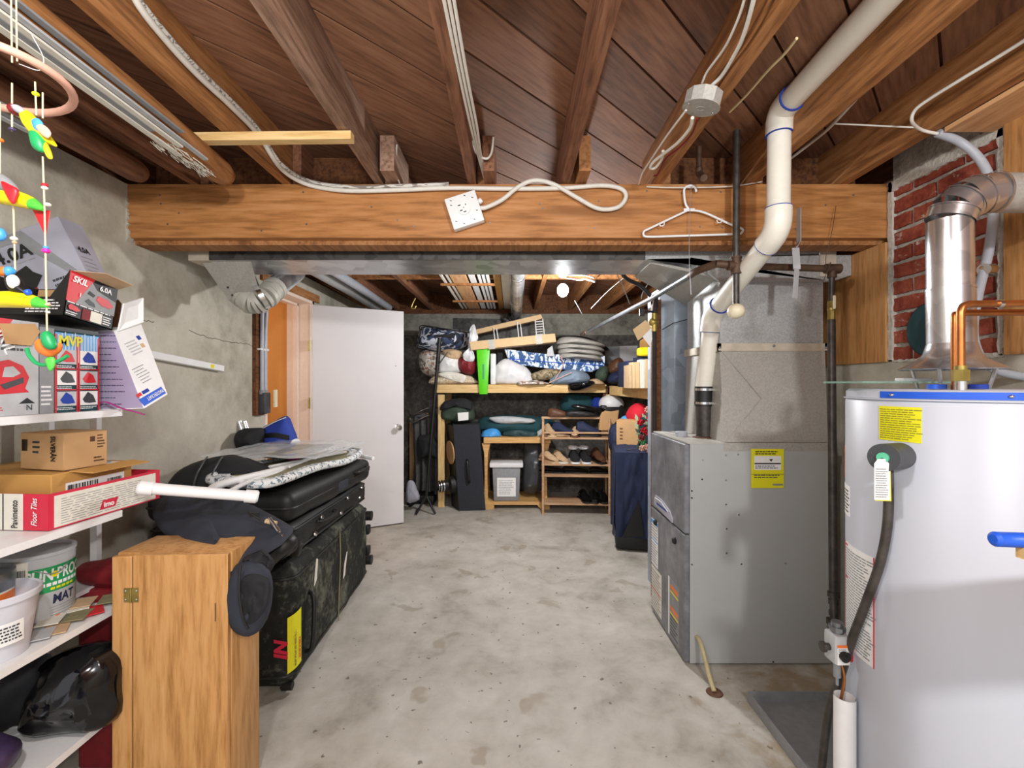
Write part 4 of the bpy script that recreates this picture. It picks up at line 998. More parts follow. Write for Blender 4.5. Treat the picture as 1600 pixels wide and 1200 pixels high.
# drill box: open, tilted, on top of the two
D3 = (.26, .160, .135); rt = (math.radians(-9), 0, 0)
r = root('power_tool_box', 'open black box with a red side panel, tilted on top of the other boxes', 'box', at_corner((-1.272, 1.29, h+.278), D3, rt), rt)
x, y, z = D3; t = .003; mb = MB()
mb.box((0, 0, t/2), (x, y, t)); mb.box((x/2-t/2, 0, z/2), (t, y, z)); mb.box((0, -y/2+t/2, z*.2), (x, t, z*.4)); mb.box((0, y/2-t/2, z/2), (x, t, z)); mb.box((-x/2+t/2, 0, z/2), (t, y, z))
b = part(mb, 'box_body', 'black', r, 0)
mb = MB(); mb.box((-.02, y/2-t-.0015, z/2), (x-.06, .002, z-.006)); part(mb, 'cardboard_lining', 'cardboard', r, 0)
f0 = frame((-x/2, -y/2, 0), (1, 0, 0), (0, 0, 1)); lines(b, f0, .15, .006, .10, .042, 5, 'white')
poly(b, 'side_gusset', f0, [(x-.002, z), (x-.002, .05), (x-.05, .05)], 'black', lift=-.003, t=.002)
f = frame((x/2, -y/2, 0), (0, 1, 0), (0, 0, 1))
poly(b, 'red_panel', f, [(.0, .045), (.0, .134), (.078, .134), (.028, .045)], 'red')
poly(b, 'grey_panel', f, [(.029, .045), (.078, .134), (.158, .134), (.158, .045)], 'grey')
poly(b, 'black_panel', f, [(.072, .123), (.079, .134), (.158, .134), (.158, .09), (.09, .105)], 'black', lift=.001)
text('SKIL', .026, b, f, .008, .104, 'white', ital=.2, bold=.02, wx=.95); text('1', .018, b, f, .033, .066, 'white')
text('6.0A', .022, b, f, .095, .108, 'white', bold=.02)
poly(b, 'saw_picture', f, [(.09, .075), (.095, .090), (.13, .088), (.150, .073), (.14, .063), (.11, .063)], 'red', lift=.0015)
poly(b, 'blade_picture', f, [(.06, .085), (.065, .095), (.085, .088), (.08, .08)], 'black', lift=.0015)
poly(b, 'blade_picture', f, [(.055, .06), (.065, .07), (.085, .062), (.09, .052), (.07, .052)], 'darkgrey', lift=.0015)
poly(b, 'saw_picture', f, [(.008, .030), (.014, .038), (.035, .034), (.046, .026), (.035, .020), (.012, .022)], 'red', lift=.0015)
patch(b, 'picture_tile', f, .08, .006, .038, .032, 'offwhite', lift=.001); patch(b, 'picture_tile', f, .053, .005, .026, .032, 'darkred', lift=.001)
lines(b, f, .005, .006, .042, .012, 2, 'white'); lines(b, f, .122, .008, .032, .028, 4, 'white'); lines(b, f, .005, .040, .15, .006, 1, 'white')
mb = MB(); mb.prism([(x/2, -y/2+.01, z), (x/2, y/2, z), (x/2+.055, y/2-.01, z+.01), (x/2+.05, -y/2+.06, z+.012)], (0, 0, .002)); part(mb, 'lid_flap', 'tan', r, 0)
# big grey 4.0A box behind, standing tilted
D3 = (.32, .10, .36); rt = (0, math.radians(-24), math.radians(8))
r, b, fr = carton('power_tool_box', 'large grey box printed 4.0A standing behind the open carton, highest on the shelf', at_corner((-1.33, 1.50, h+.30), D3, rt), rt, D3, 'greyprint')
f = fr['front'] @ Matrix.Translation((-.02, .04, 0))
poly(b, 'dark_print', f, [(.02, .315), (.22, .315), (.33, .12), (.31, .12), (.19, .285), (.02, .285)], 'grey')
text('4.0A', .058, b, f, .115, .232, 'black', bold=.02); lines(b, f, .10, .215, .17, .010, 1, 'grey', fill=.3)
poly(b, 'saw_picture', f, [(.06, .05), (.05, .10), (.07, .15), (.11, .18), (.15, .16), (.19, .13), (.20, .09), (.17, .05), (.12, .03)], 'darkred', lift=.001)
poly(b, 'blade_picture', f, [(.12, .155), (.135, .19), (.19, .205), (.2, .18), (.22, .16), (.19, .13), (.165, .13)], 'black', lift=.002)
lines(b, f, .24, .09, .07, .05, 3, 'darkgrey')
g = fr['right']; text('4.0A', .028, b, g, .012, .24, 'black', bold=.02, wx=.9); lines(b, g, .015, .12, .07, .11, 7, 'grey', fill=.2); patch(b, 'barcode_panel', g, .02, .06, .06, .045, 'white'); barcode(b, g, .024, .065, .05, .035)
# white/blue box leaning at the shelf end
A0 = P(226, 638, 1.468); vec = Vector((0.0, .098, .043)); fp = [P(148, 641, 1.468), A0, P(180, 516, 1.468), P(148, 516, 1.468)]
bx = root('tool_box', 'open white box with a blue brand stripe at the end of the upper shelf', 'box', A0)
mb = MB(); mb.prism(fp, vec); b = part(mb, 'box_body', 'white', bx, 0, True)
f = frame(fp[0], (1, 0, 0), (0, 0, 1)); w_ = fp[1].x-fp[0].x; zt_ = fp[2].z-fp[0].z
poly(b, 'print_panel', f, [(0, .004), (w_-.004, .008), (fp[2].x-fp[0].x-.004, zt_-.004), (0, zt_-.004)], 'lilac', True)
lines(b, f, .01, .01, .09, .24, 12, 'purple', True, fill=.13, ragged=.5, lift=.0016)
g = frame(A0, vec, fp[2]-A0); hu = (fp[2]-A0).length; pw_ = vec.length
patch(b, 'blue_stripe', g, .004, .006, pw_-.006, .026, 'blue', True)
text('MASTERCRAFT', .0165, b, g @ Matrix.Translation((pw_-.008, .025, .0)) @ Matrix.Rotation(math.pi, 4, 'Z'), 0, 0, 'white', wx=.66, world=True)
patch(b, 'blue_tag', g, .03, .038, .028, .011, 'royal', True); patch(b, 'red_tag', g, .006, .038, .020, .011, 'red', True)
lines(b, g, .055, .065, .05, .06, 6, 'grey', True, fill=.25); lines(b, g, .095, .155, .045, .05, 5, 'lightgrey', True, fill=.4, ragged=.05); patch(b, 'small_mark', g, .152, .195, .014, .014, 'royal', True); patch(b, 'small_mark', g, .145, .168, .014, .014, 'tan', True)
mb = MB(); mb.prism([P(183, 517, 1.47), P(222, 503, 1.565), P(222, 465, 1.57), P(192, 474, 1.48)], (.003, .003, 0)); part(mb, 'side_flap', 'white', bx, 0, True)
mb = MB(); mb.prism([P(176, 518, 1.50), P(183, 518, 1.50), P(189, 474, 1.50), P(184, 468, 1.50), P(177, 472, 1.50)], (0, .003, 0)); part(mb, 'inner_flap', 'brown', bx, 0, True)
mb = MB(); mb.tube(smooth_path([P(150, 633, 1.44), P(165, 628, 1.44), P(190, 638, 1.43), P(210, 643, 1.45), P(226, 648, 1.46)], 6), .005, 6, flat=.4)
solo(mb, 'fabric_strap', 'thin magenta strap hanging off the end of the upper shelf', 'strap', 'magenta')
# --- second shelf
h = HS[1]
r = root('tile_box', 'open red and white floor tile box on the middle shelf', 'box', at_corner((-1.272, 1.25, h+.002), (.40, .36, .1), (0, 0, math.radians(-4))), (0, 0, math.radians(-4)))
x, y, z, t = .40, .36, .10, .003
mb = MB()
for c, d in (((0, 0, t/2), (x, y, t)), ((-x/2, 0, z/2), (t, y, z)), ((x/2, 0, z/2), (t, y, z)), ((0, -y/2, z/2), (x, t, z)), ((0, y/2, z/2), (x, t, z))): mb.box(c, d)
b = part(mb, 'box_body', 'tilered', r, 0)
f = frame((-x/2, -y/2-.0016, 0), (1, 0, 0), (0, 0, 1))
patch(b, 'white_print', f, .0, 0, x-.075, z, 'offwhite'); patch(b, 'black_line', f, x-.135, 0, .003, z, 'black', lift=.001)
text('Pavimento', .027, b, f @ Matrix.Translation((x-.088, .006, 0)) @ Matrix.Rotation(math.pi/2, 4, 'Z'), 0, 0, 'black', wx=.68)
text('Floor Tiles', .025, b, f @ Matrix.Translation((x-.03, .012, 0)) @ Matrix.Rotation(math.pi/2, 4, 'Z'), 0, 0, 'white', ital=.35, wx=.7)
for a in (0, 1): patch(b, 'red_frame', f, x-.235+a*.045, .015, .002, .055, 'red', lift=.001); patch(b, 'red_frame', f, x-.235, .015+a*.055, .047, .002, 'red', lift=.001)
lines(b, f, x-.228, .022, .035, .04, 4, 'red')
g = frame((x/2+.0016, -y/2, 0), (0, 1, 0), (0, 0, 1)); patch(b, 'white_print', g, .012, .004, y-.03, z-.012, 'offwhite'); lines(b, g, .03, .008, y-.07, z-.025, 11, 'grey', fill=.25)
poly(b, 'red_logo', g, [(.14, .018), (.15, .045), (.20, .045), (.19, .018)], 'tilered', lift=.002); text('imo', .022, b, g, .152, .024, 'white', bold=.03)
r, b, fr = carton('flat_carton', 'crumpled yellow-brown carton with a barcode label inside the tile box', (-1.49, 1.44, h+.012), (0, 0, math.radians(-3)), (.36, .26, .132), 'cardboard2')
f = fr['front']; text('ANIA', .036, b, f, .06, .098, 'black', bold=.02)
for i in range(3): patch(b, 'handling_mark', f, .25+.03*i, .03, .018, .025, 'black')
g = fr['right']; patch(b, 'address_label', g, .04, .055, .19, .045, 'paper'); barcode(b, g, .045, .058, .09, .035); barcode(b, g, .17, .07, .05, .018)
mb = MB(); mb.prism([(.18, -.08, .132), (.18, .13, .132), (.225, .15, .122), (.225, -.05, .122)], (0, 0, .003)); fl = part(mb, 'lid_flap', 'cardboard2', r, 0)
t_ = fr['top']; patch(b, 'shipping_label', t_, .285, .07, .07, .16, 'paper'); patch(b, 'label_band', t_, .305, .08, .02, .14, 'skyblue', lift=.001)
r, b, fr = carton('small_carton', 'small brown carton with vertical black lettering on top of the flat carton', at_corner((-1.325, 1.345, h+.148), (.17, .12, .11), (0, 0, math.radians(-12))), (0, 0, math.radians(-12)), (.17, .12, .11), 'cardboard')
f = fr['front']
text('SILVERÅN', .024, b, f @ Matrix.Translation((.125, .102, 0)) @ Matrix.Rotation(-math.pi/2, 4, 'Z'), 0, 0, 'black', bold=.02, wx=.72)
lines(b, f @ Matrix.Rotation(0, 4, 'Z'), .05, .045, .03, .045, 3, 'darkgrey'); barcode(b, f, .008, .055, .022, .035)
g = fr['right']; patch(b, 'handling_mark', g, .07, .078, .014, .016, 'brown'); lines(b, g, .09, .055, .022, .045, 5, 'brown'); lines(b, g, .08, .012, .03, .02, 2, 'brown')
# --- third shelf
h = HS[2]
r = root('paint_can', 'large grey paint can with a wide green label band on the third shelf', 'paint can', (-1.43, 1.375, h))
R_ = .083; Hc = .205
mb = MB(); mb.lathe([(0, 0), (R_, 0), (R_, .004), (R_-.002, .006), (R_-.002, Hc-.012), (R_+.001, Hc-.01), (R_+.001, Hc), (R_-.01, Hc), (R_-.012, Hc-.006), (0, Hc-.006)], 56); can = part(mb, 'can_body', 'lightgrey', r)
def cyl_patch(parent, R, a0, a1, z0, z1, mat, name, lift=.0008, n=24):
    mb = MB(); vs = []
    for k in range(n+1):
        a = math.radians(a0+(a1-a0)*k/n)
        for z in (z0, z1): vs.append(((R+lift)*math.cos(a), (R+lift)*math.sin(a), z))
    mb.add(vs, [(2*k, 2*k+2, 2*k+3, 2*k+1) for k in range(n)]); return part(mb, name, mat, parent)
def cyl_text(s, size, parent, R, a_mid, z, mat, wx=1., bold=0., ital=0., name='lettering'):
    cu = bpy.data.curves.new(name, 'FONT'); cu.body = s; cu.size = size; cu.offset = bold*size; cu.shear = ital; cu.align_x = 'CENTER'; cu.resolution_u = 3
    t = bpy.data.objects.new(name, cu); COL.objects.link(t); dg = bpy.context.evaluated_depsgraph_get()
    me = bpy.data.meshes.new_from_object(t.evaluated_get(dg)); bpy.data.objects.remove(t)
    for v in me.vertices:
        a = math.radians(a_mid)+v.co.x*wx/R; zz = v.co.y; v.co = Vector((R*math.cos(a), R*math.sin(a), z+zz))
    me.materials.clear(); me.materials.append(M[mat]); o = bpy.data.objects.new(name, me); COL.objects.link(o); o.parent = parent; return o
ac = math.degrees(math.atan2(-1.375, 1.43))+22
cyl_patch(can, R_-.002, ac-100, ac+100, .09, .165, 'green', 'green_label')
cyl_text('SUN', .045, can, R_, ac-22, .126, 'white', .72, .03, .1); cyl_text('PROOF', .045, can, R_, ac+37, .126, 'white', .66, .03, .1)
cyl_text('•', .05, can, R_+.0004, ac+2, .124, 'yellow', 1, .05); [cyl_patch(can, R_-.0008, ac-38+9*i_, ac-31+9*i_, .108, .118, 'white', 'small_lettering') for i_ in range(10)]
[cyl_patch(can, R_-.0008, ac-5+9*i_, ac+2+9*i_, .096, .103, 'yellowlabel', 'small_lettering') for i_ in range(5)]
cyl_text('MAT', .036, can, R_, ac+18, .055, 'navy', .8, .03, .1)
for i in range(5): cyl_patch(can, R_-.002, ac-5, ac+50-4*i, .043-.008*i, .0445-.008*i, 'grey', 'fine_print')
mb = MB(); mb.tube(smooth_path([(R_*math.cos(math.radians(ac-60)), R_*math.sin(math.radians(ac-60)), Hc-.02), (R_*1.1*math.cos(math.radians(ac)), R_*1.1*math.sin(math.radians(ac)), Hc-.06), (R_*math.cos(math.radians(ac+60)), R_*math.sin(math.radians(ac+60)), Hc-.02)], 8), .0015, 6)
part(mb, 'wire_handle', 'grey', can)
r = root('paint_can', 'smaller grey paint can with an orange label left of the white carton', 'paint can', (-1.435, 1.205, h))
mb = MB(); R_ = .083; Hc = .195; mb.lathe([(0, 0), (R_, 0), (R_, Hc), (R_-.01, Hc), (R_-.012, Hc-.006), (0, Hc-.006)], 48); can = part(mb, 'can_body', 'steel', r)
cyl_patch(can, R_, -110, 30, .02, .15, 'offwhite', 'paper_label'); cyl_patch(can, R_, -110, 30, .085, .145, 'orange', 'orange_label', .0014); cyl_text('L', .032, can, R_+.002, -16, .1, 'white', .8, .03)
r, b, fr = carton('narrow_carton', 'narrow off-white carton with a barcode between the two paint cans', (-1.408, 1.300, h), (0, 0, math.radians(30)), (.04, .02, .19), 'offwhite')
barcode(b, fr['front'], .006, .14, .03, .03)
# bucket
r = root('plastic_bucket', 'pale grey round plastic bucket holding metal screws at the shelf edge', 'bucket', (-1.342, 1.175, h))
mb = MB(); mb.lathe([(0, 0), (.066, 0), (.086, .148), (.092, .148), (.092, .162), (.088, .165), (.084, .162), (.082, .14), (.064, .004), (0, .004)], 56, None, False); b = part(mb, 'bucket_body', plain('bucket_plastic', 'cfd0d8', .4, 0, .02), r)
ac = math.degrees(math.atan2(-1.175, 1.34))+4
cyl_patch(b, .075, ac-2, ac+38, .045, .1, 'paper', 'price_label', .006)
mb = MB(); rn = random.Random(4)
for i in range(5): 
    z = .055+.008*i; aa = ac+2
    while aa < ac+30:
        l = 2+4*rn.random(); a0, a1 = math.radians(aa), math.radians(aa+l); R2 = .0825
        mb.add([(R2*math.cos(a0), R2*math.sin(a0), z), (R2*math.cos(a1), R2*math.sin(a1), z), (R2*math.cos(a1), R2*math.sin(a1), z+.004), (R2*math.cos(a0), R2*math.sin(a0), z+.004)], [(0, 1, 2, 3)]); aa += l+1.5
part(mb, 'fine_print', 'darkgrey', b)
mb = MB(); rn = random.Random(9)
for i in range(420):
    a = rn.random()*6.28; q = .074*math.sqrt(rn.random()); mb.box((q*math.cos(a), q*math.sin(a), .105+.012*rn.random()), (.016, .004, .004), (rn.random()*3, rn.random()*3, rn.random()*3))
mb.lathe([(0, .09), (.076, .09), (.076, .105), (0, .108)], 30)
mb.v = [v+Vector((-1.342, 1.175, h)) for v in mb.v]
solo(mb, 'metal_screws', 'heap of small grey metal screws inside the plastic bucket', 'screws', 'steel', kind='stuff')
# tile sample cards
rn = random.Random(21)
cc = ['offwhite', 'lightgrey', 'khaki', 'tan', 'grey', 'offwhite', 'lightgrey', 'khaki', 'orange', 'red', 'offwhite', 'tan', 'grey', 'khaki']
wh = ['near the bucket', 'behind the bucket rim', 'beside the green-labelled can', 'in the middle of the heap', 'at the far end of the shelf']
names = {'offwhite': 'off-white', 'lightgrey': 'light grey', 'khaki': 'khaki', 'tan': 'tan', 'grey': 'mid grey', 'orange': 'orange', 'red': 'red'}
seen = {}
for i, c in enumerate(cc):
    y = 1.245+.0165*i; x = -1.335+.03*rn.uniform(-1, 1)+(.02 if i % 2 else -.03)
    mb = MB(); mb.box((x, y, h+.003+.004*(i % 3)+.0006*i), (.052, .07, .003), (0, 0, .6+rn.uniform(-.4, .4)))
    k = seen.get(c, 0); seen[c] = k+1
    solo(mb, 'sample_card', f'{names[c]} sample tile in the flat heap, {wh[min(4, i//3)]}', 'sample tile', c, 'sample tiles on the third shelf', smooth=0)
# --- lowest shelf: black vinyl bag, purple bag, dark boots
mb = MB(); pts = [P(x_, y_, 1.36) for x_, y_ in ((50, 1100), (70, 1040), (110, 1012), (160, 1008), (185, 1030), (190, 1080), (180, 1120), (120, 1135), (70, 1130))]; mb.pillow(pts, .18, .04, 9, 2); mb.v = [Vector((v.x, v.y, max(v.z, HS[3]+.004))) for v in mb.v]
solo(mb, 'vinyl_bag', 'shiny black vinyl bag on the lowest shelf beside the wooden cabinet', 'bag', 'black_gloss')
mb = MB(); mb.ball((-1.40, 1.12, HS[3]+.06), (.26, .26, .12), 4, .12, 3); solo(mb, 'purple_bag', 'dark purple glossy bundle at the left end of the lowest shelf', 'bundle', 'purple')
mb = MB(); mb.ball((-1.50, 1.36, HS[3]+.12), (.2, .16, .24), 4, .2, 4, seed=3); solo(mb, 'black_bag', 'matte black bag at the back of the lowest shelf', 'bag', 'blackcloth')
mb = MB(); mb.ball((-1.42, 1.62, .66), (.25, .12, .10), 4, .15, 4, seed=3); mb.v = [Vector((v.x, v.y, max(v.z, .6))) for v in mb.v]
mb.bb(-1.5, -1.34, 1.57, 1.68, 0, .62, .01)
solo(mb, 'dark_red_bag', 'dark red and black bag on end between the shelf and the wall', 'bag', 'darkred')
# ================================================================ WOODEN CABINET
r = root('wooden_cabinet', 'honey coloured pine cabinet with a small brass hinge standing on the floor', 'cabinet', (-1.035, 1.47, 0), (0, 0, math.radians(1.5)))
w, d_, hh = .345, .17, .815
mb = MB(); mb.box((.0, .005, hh/2), (w, d_-.01, hh), None, .004, 2); b = part(mb, 'cabinet_body', 'cabwood', r)
mb = MB(); mb.box((-w/2+.030, -d_/2-.004, hh/2-.002), (.058, .016, hh-.006), None, .002, 1); part(mb, 'fixed_stile', 'cabwood', r)
mb = MB(); mb.box((.031, -d_/2-.004, hh/2), (w-.064, .016, hh), None, .002, 1); dr = part(mb, 'door', 'cabwood', r)
mb = MB(); mb.box((-w/2+.048, -d_/2-.013, hh-.12), (.019, .003, .042)); mb.box((-w/2+.071, -d_/2-.013, hh-.12), (.019, .003, .042)); mb.tube([(-w/2+.0595, -d_/2-.015, hh-.141), (-w/2+.0595, -d_/2-.015, hh-.099)], .003, 8)
hg = part(mb, 'hinge', 'brass', dr)
for dx in (-.016, .016):
    for dz in (-.013, .013): part(MB().ball((-w/2+.0595+dx, -d_/2-.0148, hh-.12+dz), (.006, .003, .006), 1), 'hinge_screw', 'chrome', dr)
mb = MB(); mb.box((w/2-.037, -d_/2-.0122, hh-.175), (.003, .0012, .055)); part(mb, 'scratch_mark', 'brown', dr, 0)
# ================================================================ SUITCASE STACK
def suitcase(label, x0, x1, y0, y1, z0, z1, r_, mat, tilt=(0, 0, 0), seams=(.35, .65)):
    c = ((x0+x1)/2, (y0+y1)/2, z0)
    r = root('suitcase', label, 'suitcase', c, tilt)
    dx, dy, dz = x1-x0, y1-y0, z1-z0
    bm = bmesh.new(); bmesh.ops.create_cube(bm, size=1)
    for v in bm.verts: v.co = Vector((v.co.x*dx, v.co.y*dy, v.co.z*dz+dz/2))
    bmesh.ops.bevel(bm, geom=list(bm.edges), offset=r_, segments=5, profile=.5, affect='EDGES')
    bmesh.ops.subdivide_edges(bm, edges=[e for e in bm.edges if e.calc_length() > .15], cuts=10, use_grid_fill=True)
    for v in bm.verts:
        n_ = noise.noise(v.co*7+Vector((z0*9, 0, 0)))*.012; q = Vector((v.co.x/dx, v.co.y/dy, (v.co.z-dz/2)/dz)).normalized(); v.co += q*n_
    b = part(MB().addbm(bm), 'case_body', mat, r)
    for s_ in seams:
        z = dz*s_; hx, hy = dx/2-.001, dy/2-.001; rr = r_*.9
        pts = []
        for cx, cy, a0 in ((hx-rr, -hy+rr, -90), (hx-rr, hy-rr, 0), (-hx+rr, hy-rr, 90), (-hx+rr, -hy+rr, 180)):
            for k in range(6): a = math.radians(a0+18*k); pts.append((cx+rr*math.cos(a), cy+rr*math.sin(a), z))
        mb = MB(); mb.tube(pts, .006, 6, closed=True); part(mb, 'piping', 'black', r)
    return r, b, dx, dy, dz
r, b, dx, dy, dz = suitcase('big scuffed black suitcase on the floor, bottom of the stack, with yellow and red stickers', -1.62, -.955, 1.93, 3.08, .012, .545, .07, 'olive_dirty', (0, 0, math.radians(2)), (.12, .9))
for z in (.12, .42):
    mb = MB(); mb.tube([(dx/2-.02, dy/2+.012, z), (dx/2+.02, dy/2+.012, z)], .032, 16); part(mb, 'wheel', 'black', r)
for z in (.2, .34):
    mb = MB(); mb.box((dx/2+.004, dy/2-.03, z), (.03, .05, .06), None, .008, 2); part(mb, 'wheel_housing', 'black', r)
mb = MB(); mb.tube([(dx/2-.05, -dy/2+.02, -.0), (dx/2-.01, -dy/2+.02, -.0)], .018, 12); mb.v = [v+Vector((0, 0, .018)) for v in mb.v]; part(mb, 'foot', 'black', r)
fr_ = frame((dx/2+.004, -dy/2, 0), (0, 1, 0), (0, 0, 1))
mb = MB(); ps = [(dx/2+.002, -.02, .02), (dx/2+.006, -.02, .15), (dx/2+.006, .0, .35), (dx/2+.004, .0, .5)]; mb.tube(smooth_path(ps, 5), .003, 5); part(mb, 'zip_line', 'khaki', r)
rc = .07
def on_corner(a, z, off=.004):
    """point on the rounded near corner, a in degrees from the front normal"""
    t = math.radians(a); return Vector((dx/2-rc+(rc+off)*math.sin(t), -dy/2+rc-(rc+off)*math.cos(t), z))
mb = MB(); n = 6
for i in range(n+1):
    a = 35+55*i/n
    for z in (.075, .315): mb.v.append(on_corner(a, z+.02*i/n, .006))
mb.f = [(2*i, 2*i+2, 2*i+3, 2*i+1) for i in range(n)]; st = part(mb, 'yellow_sticker', 'yellowlabel', r)
fr2 = frame(on_corner(75, .09, .0085), (0, 0, 1), (-math.cos(math.radians(75)), -math.sin(math.radians(75)), 0))
lines(st, fr2, .03, -.012, .13, .016, 1, 'tilered', name='red_print')
lines(st, fr2, .01, .018, .18, .012, 2, 'darkgrey')
fr2 = frame(on_corner(8, .15, .012), (0, 0, 1), (-1, 0, 0))
text('IN', .075, b, fr2, .0, -.04, 'tilered', 'red_lettering', bold=.05, ital=.2)
mb = MB(); ps = [(dx/2+.0, -dy/2+.13, .10), (dx/2+.03, -dy/2+.13, .13), (dx/2+.03, -dy/2+.15, .32), (dx/2+.0, -dy/2+.17, .36)]; mb.tube(smooth_path(ps, 6), .010, 10); part(mb, 'side_handle', 'black', r)
for yy, z, pp in ((-.36, .36, [(0, 0), (.03, .02), (.045, .11), (.03, .12), (.01, .05)]), (.05, .22, [(0, 0), (.03, .01), (.04, .05), (.08, .15), (.055, .13), (.02, .07)])):
    poly(b, 'torn_label', frame((dx/2+.003, yy, z), (0, 1, 0), (0, 0, 1)), pp, 'offwhite', t=.003)
r, b, dx, dy, dz = suitcase('black soft suitcase with silver studs, middle of the stack', -1.60, -.965, 1.98, 3.03, .556, .70, .05, 'suitcase', (math.radians(-1), 0, math.radians(1)), (.2, .85))
for yy, z in ((-.30, .04), (-.22, .10), (.05, .05), (.16, .11), (.38, .06), (.42, .115)):
    mb = MB(); mb.lathe([(0, 0), (.013, 0), (.011, .006), (0, .008)], 14, Matrix.Translation((dx/2+.003, yy, z)) @ Euler((0, math.pi/2, 0)).to_matrix().to_4x4()); part(mb, 'stud', 'chrome', r)
mb = MB(); ps = [(dx/2, -.26, .09), (dx/2+.025, -.24, .09), (dx/2+.025, -.08, .09), (dx/2, -.06, .09)]; mb.tube(smooth_path(ps, 5), .009, 8); part(mb, 'side_handle', 'black', r)
r, b, dx, dy, dz = suitcase('black soft suitcase directly under the ironing board, top of the stack', -1.60, -.945, 1.97, 3.02, .712, .845, .045, 'suitcase', (math.radians(-1), 0, math.radians(-1)), (.5,))
mb = MB(); ps = [(dx/2, .22, .095), (dx/2+.025, .24, .095), (dx/2+.025, .40, .095), (dx/2, .42, .095)]; mb.tube(smooth_path(ps, 5), .010, 8); part(mb, 'side_handle', 'black', r)
mb = MB(); mb.box((dx/2+.002, .05, .055), (.006, .14, .05), None, .003, 1); part(mb, 'side_pocket', 'bluecloth', r)
# ================================================================ IRONING BOARD (folded, underside up)
r = root('ironing_board', 'folded ironing board with a speckled cover and white tube legs lying on the suitcases', 'ironing board', (-1.15, 2.4, .87))
hz_ = .885
out = [(-1.34, 2.02), (-1.20, 1.93), (-1.04, 1.90), (-1.00, 2.0), (-.975, 2.3), (-.955, 2.6), (-.965, 2.85), (-1.02, 3.03), (-1.12, 3.08), (-1.22, 3.02), (-1.30, 2.7), (-1.345, 2.3)]
o3 = smooth_path([Vector((a, b_, hz_+(.015 if b_ < 2.4 else -.01))) for a, b_ in out], 4, True)
mb = MB(); mb.prism(o3, (0, 0, .018)); part(mb, 'board_panel', 'khaki', r, 0, True, label='khaki metal mesh underside')
mb = MB(); mb.tube([p+Vector((0, 0, .012)) for p in o3], .019, 10, closed=True); part(mb, 'padded_cover', 'board', r, 1, True, label='white speckled fabric cover edge')
mb = MB(); inn = [Vector((-1.15+(p.x+1.15)*.72, 2.45+(p.y-2.45)*.86, p.z+.019)) for p in o3]
n = len(o3); vs = [p+Vector((0, 0, .021)) for p in o3]+[q+Vector((0, 0, .002)) for q in inn]
mb.add(vs, [(i, (i+1) % n, (i+1) % n+n, i+n) for i in range(n)]); part(mb, 'cover_hem', 'board', r, 1, True)
mb = MB(); mb.tube([Vector((-1.20, 2.25, .92)), Vector((-1.04, 2.85, .905))], .008, 8); mb.tube([Vector((-1.10, 2.25, .92)), Vector((-1.14, 2.9, .905))], .006, 8); part(mb, 'slide_rail', 'white', r, 1, True)
F0, F1 = P(222, 762, 1.455), P(398, 776, 1.60)
mb = MB(); mb.tube([F0, F1], .0185, 18); ft_ = part(mb, 'foot_bar', 'whiteplastic', r, 1, True)
for a, b_ in ((F0, F1), (F1, F0)):
    d = (b_-a).normalized(); mb = MB(); mb.tube([a-d*.012, a-d*.006, a+d*.03], [.017, .0225, .0225], 18); part(mb, 'end_cap', 'whiteplastic', ft_, 1, True)
mid = F0+(F1-F0)*.62
mb = MB(); ps = [mid+Vector((-.02, .0, .0)), P(345, 757, 1.78), P(420, 738, 2.1), P(478, 724, 2.5), P(548, 713, 3.02)]
mb.tube(smooth_path(ps, 6), .0155, 14); part(mb, 'leg_tube', 'white', r, 1, True)
mb = MB(); ps = [mid+Vector((.02, .0, -.01)), P(400, 748, 1.95), P(455, 735, 2.3)]; mb.tube(smooth_path(ps, 6), .009, 12); part(mb, 'brace_tube', 'white', r, 1, True)
mb = MB(); mb.tube(smooth_path([P(425, 740, 2.15), P(440, 745, 2.1), P(470, 728, 2.45), P(500, 728, 2.5), P(530, 722, 2.8)], 5), .007, 10); part(mb, 'wire_stand', 'white', r, 1, True)
mb = MB(); G = P(525, 706, 3.12); H_ = P(583, 716, 3.0); mb.tube([G, H_], .013, 12); part(mb, 'rear_foot_bar', 'whiteplastic', r, 1, True)
# ================================================================ BAGS ON THE STACK
mb = MB(); pts = [P(268, 780, 2.2), P(276, 745, 2.2), P(300, 724, 2.2), P(345, 712, 2.2), P(395, 725, 2.2), P(430, 745, 2.2), P(432, 775, 2.2), P(350, 792, 2.2), P(290, 790, 2.2)]
mb.pillow(pts, .42, .02, 6, 5); mb.v = [v+Vector((0, .02, .0)) for v in mb.v]
r = root('duffel_bag', 'black rounded duffel bag behind the ironing board against the wall', 'bag', (-1.4, 2.25, .8)); bd = part(mb, 'bag_body', 'blackcloth', r, 1, True)
for px in (318, 342):
    mb = MB(); mb.tube(smooth_path([P(px-18, 775, 1.985), P(px-12, 745, 1.99), P(px, 722, 2.06), P(px+6, 714, 2.2)], 5), .004, 6); part(mb, 'bag_seam', 'darkgrey', r, 1, True)
r = root('folding_chair_bag', 'long black carry bag of a folding chair draped over the wooden cabinet and suitcases', 'bag', (-1.05, 1.65, .82))
mb = MB(); pts = [P(*q_) for q_ in ((240, 805, 1.75), (252, 780, 1.82), (285, 770, 1.88), (340, 776, 1.88), (400, 792, 1.82), (448, 818, 1.70), (458, 833, 1.60), (415, 868, 1.47), (376, 890, 1.425), (347, 868, 1.44), (290, 850, 1.52), (255, 834, 1.64))]
mb.pillow(pts, .10, .014, 9, 8, 2, nrm=(-.1, -.72, .68)); mb.v = [Vector((v.x, v.y, v.z)) for v in mb.v]; part(mb, 'bag_body', 'bluecloth', r, 1, True)
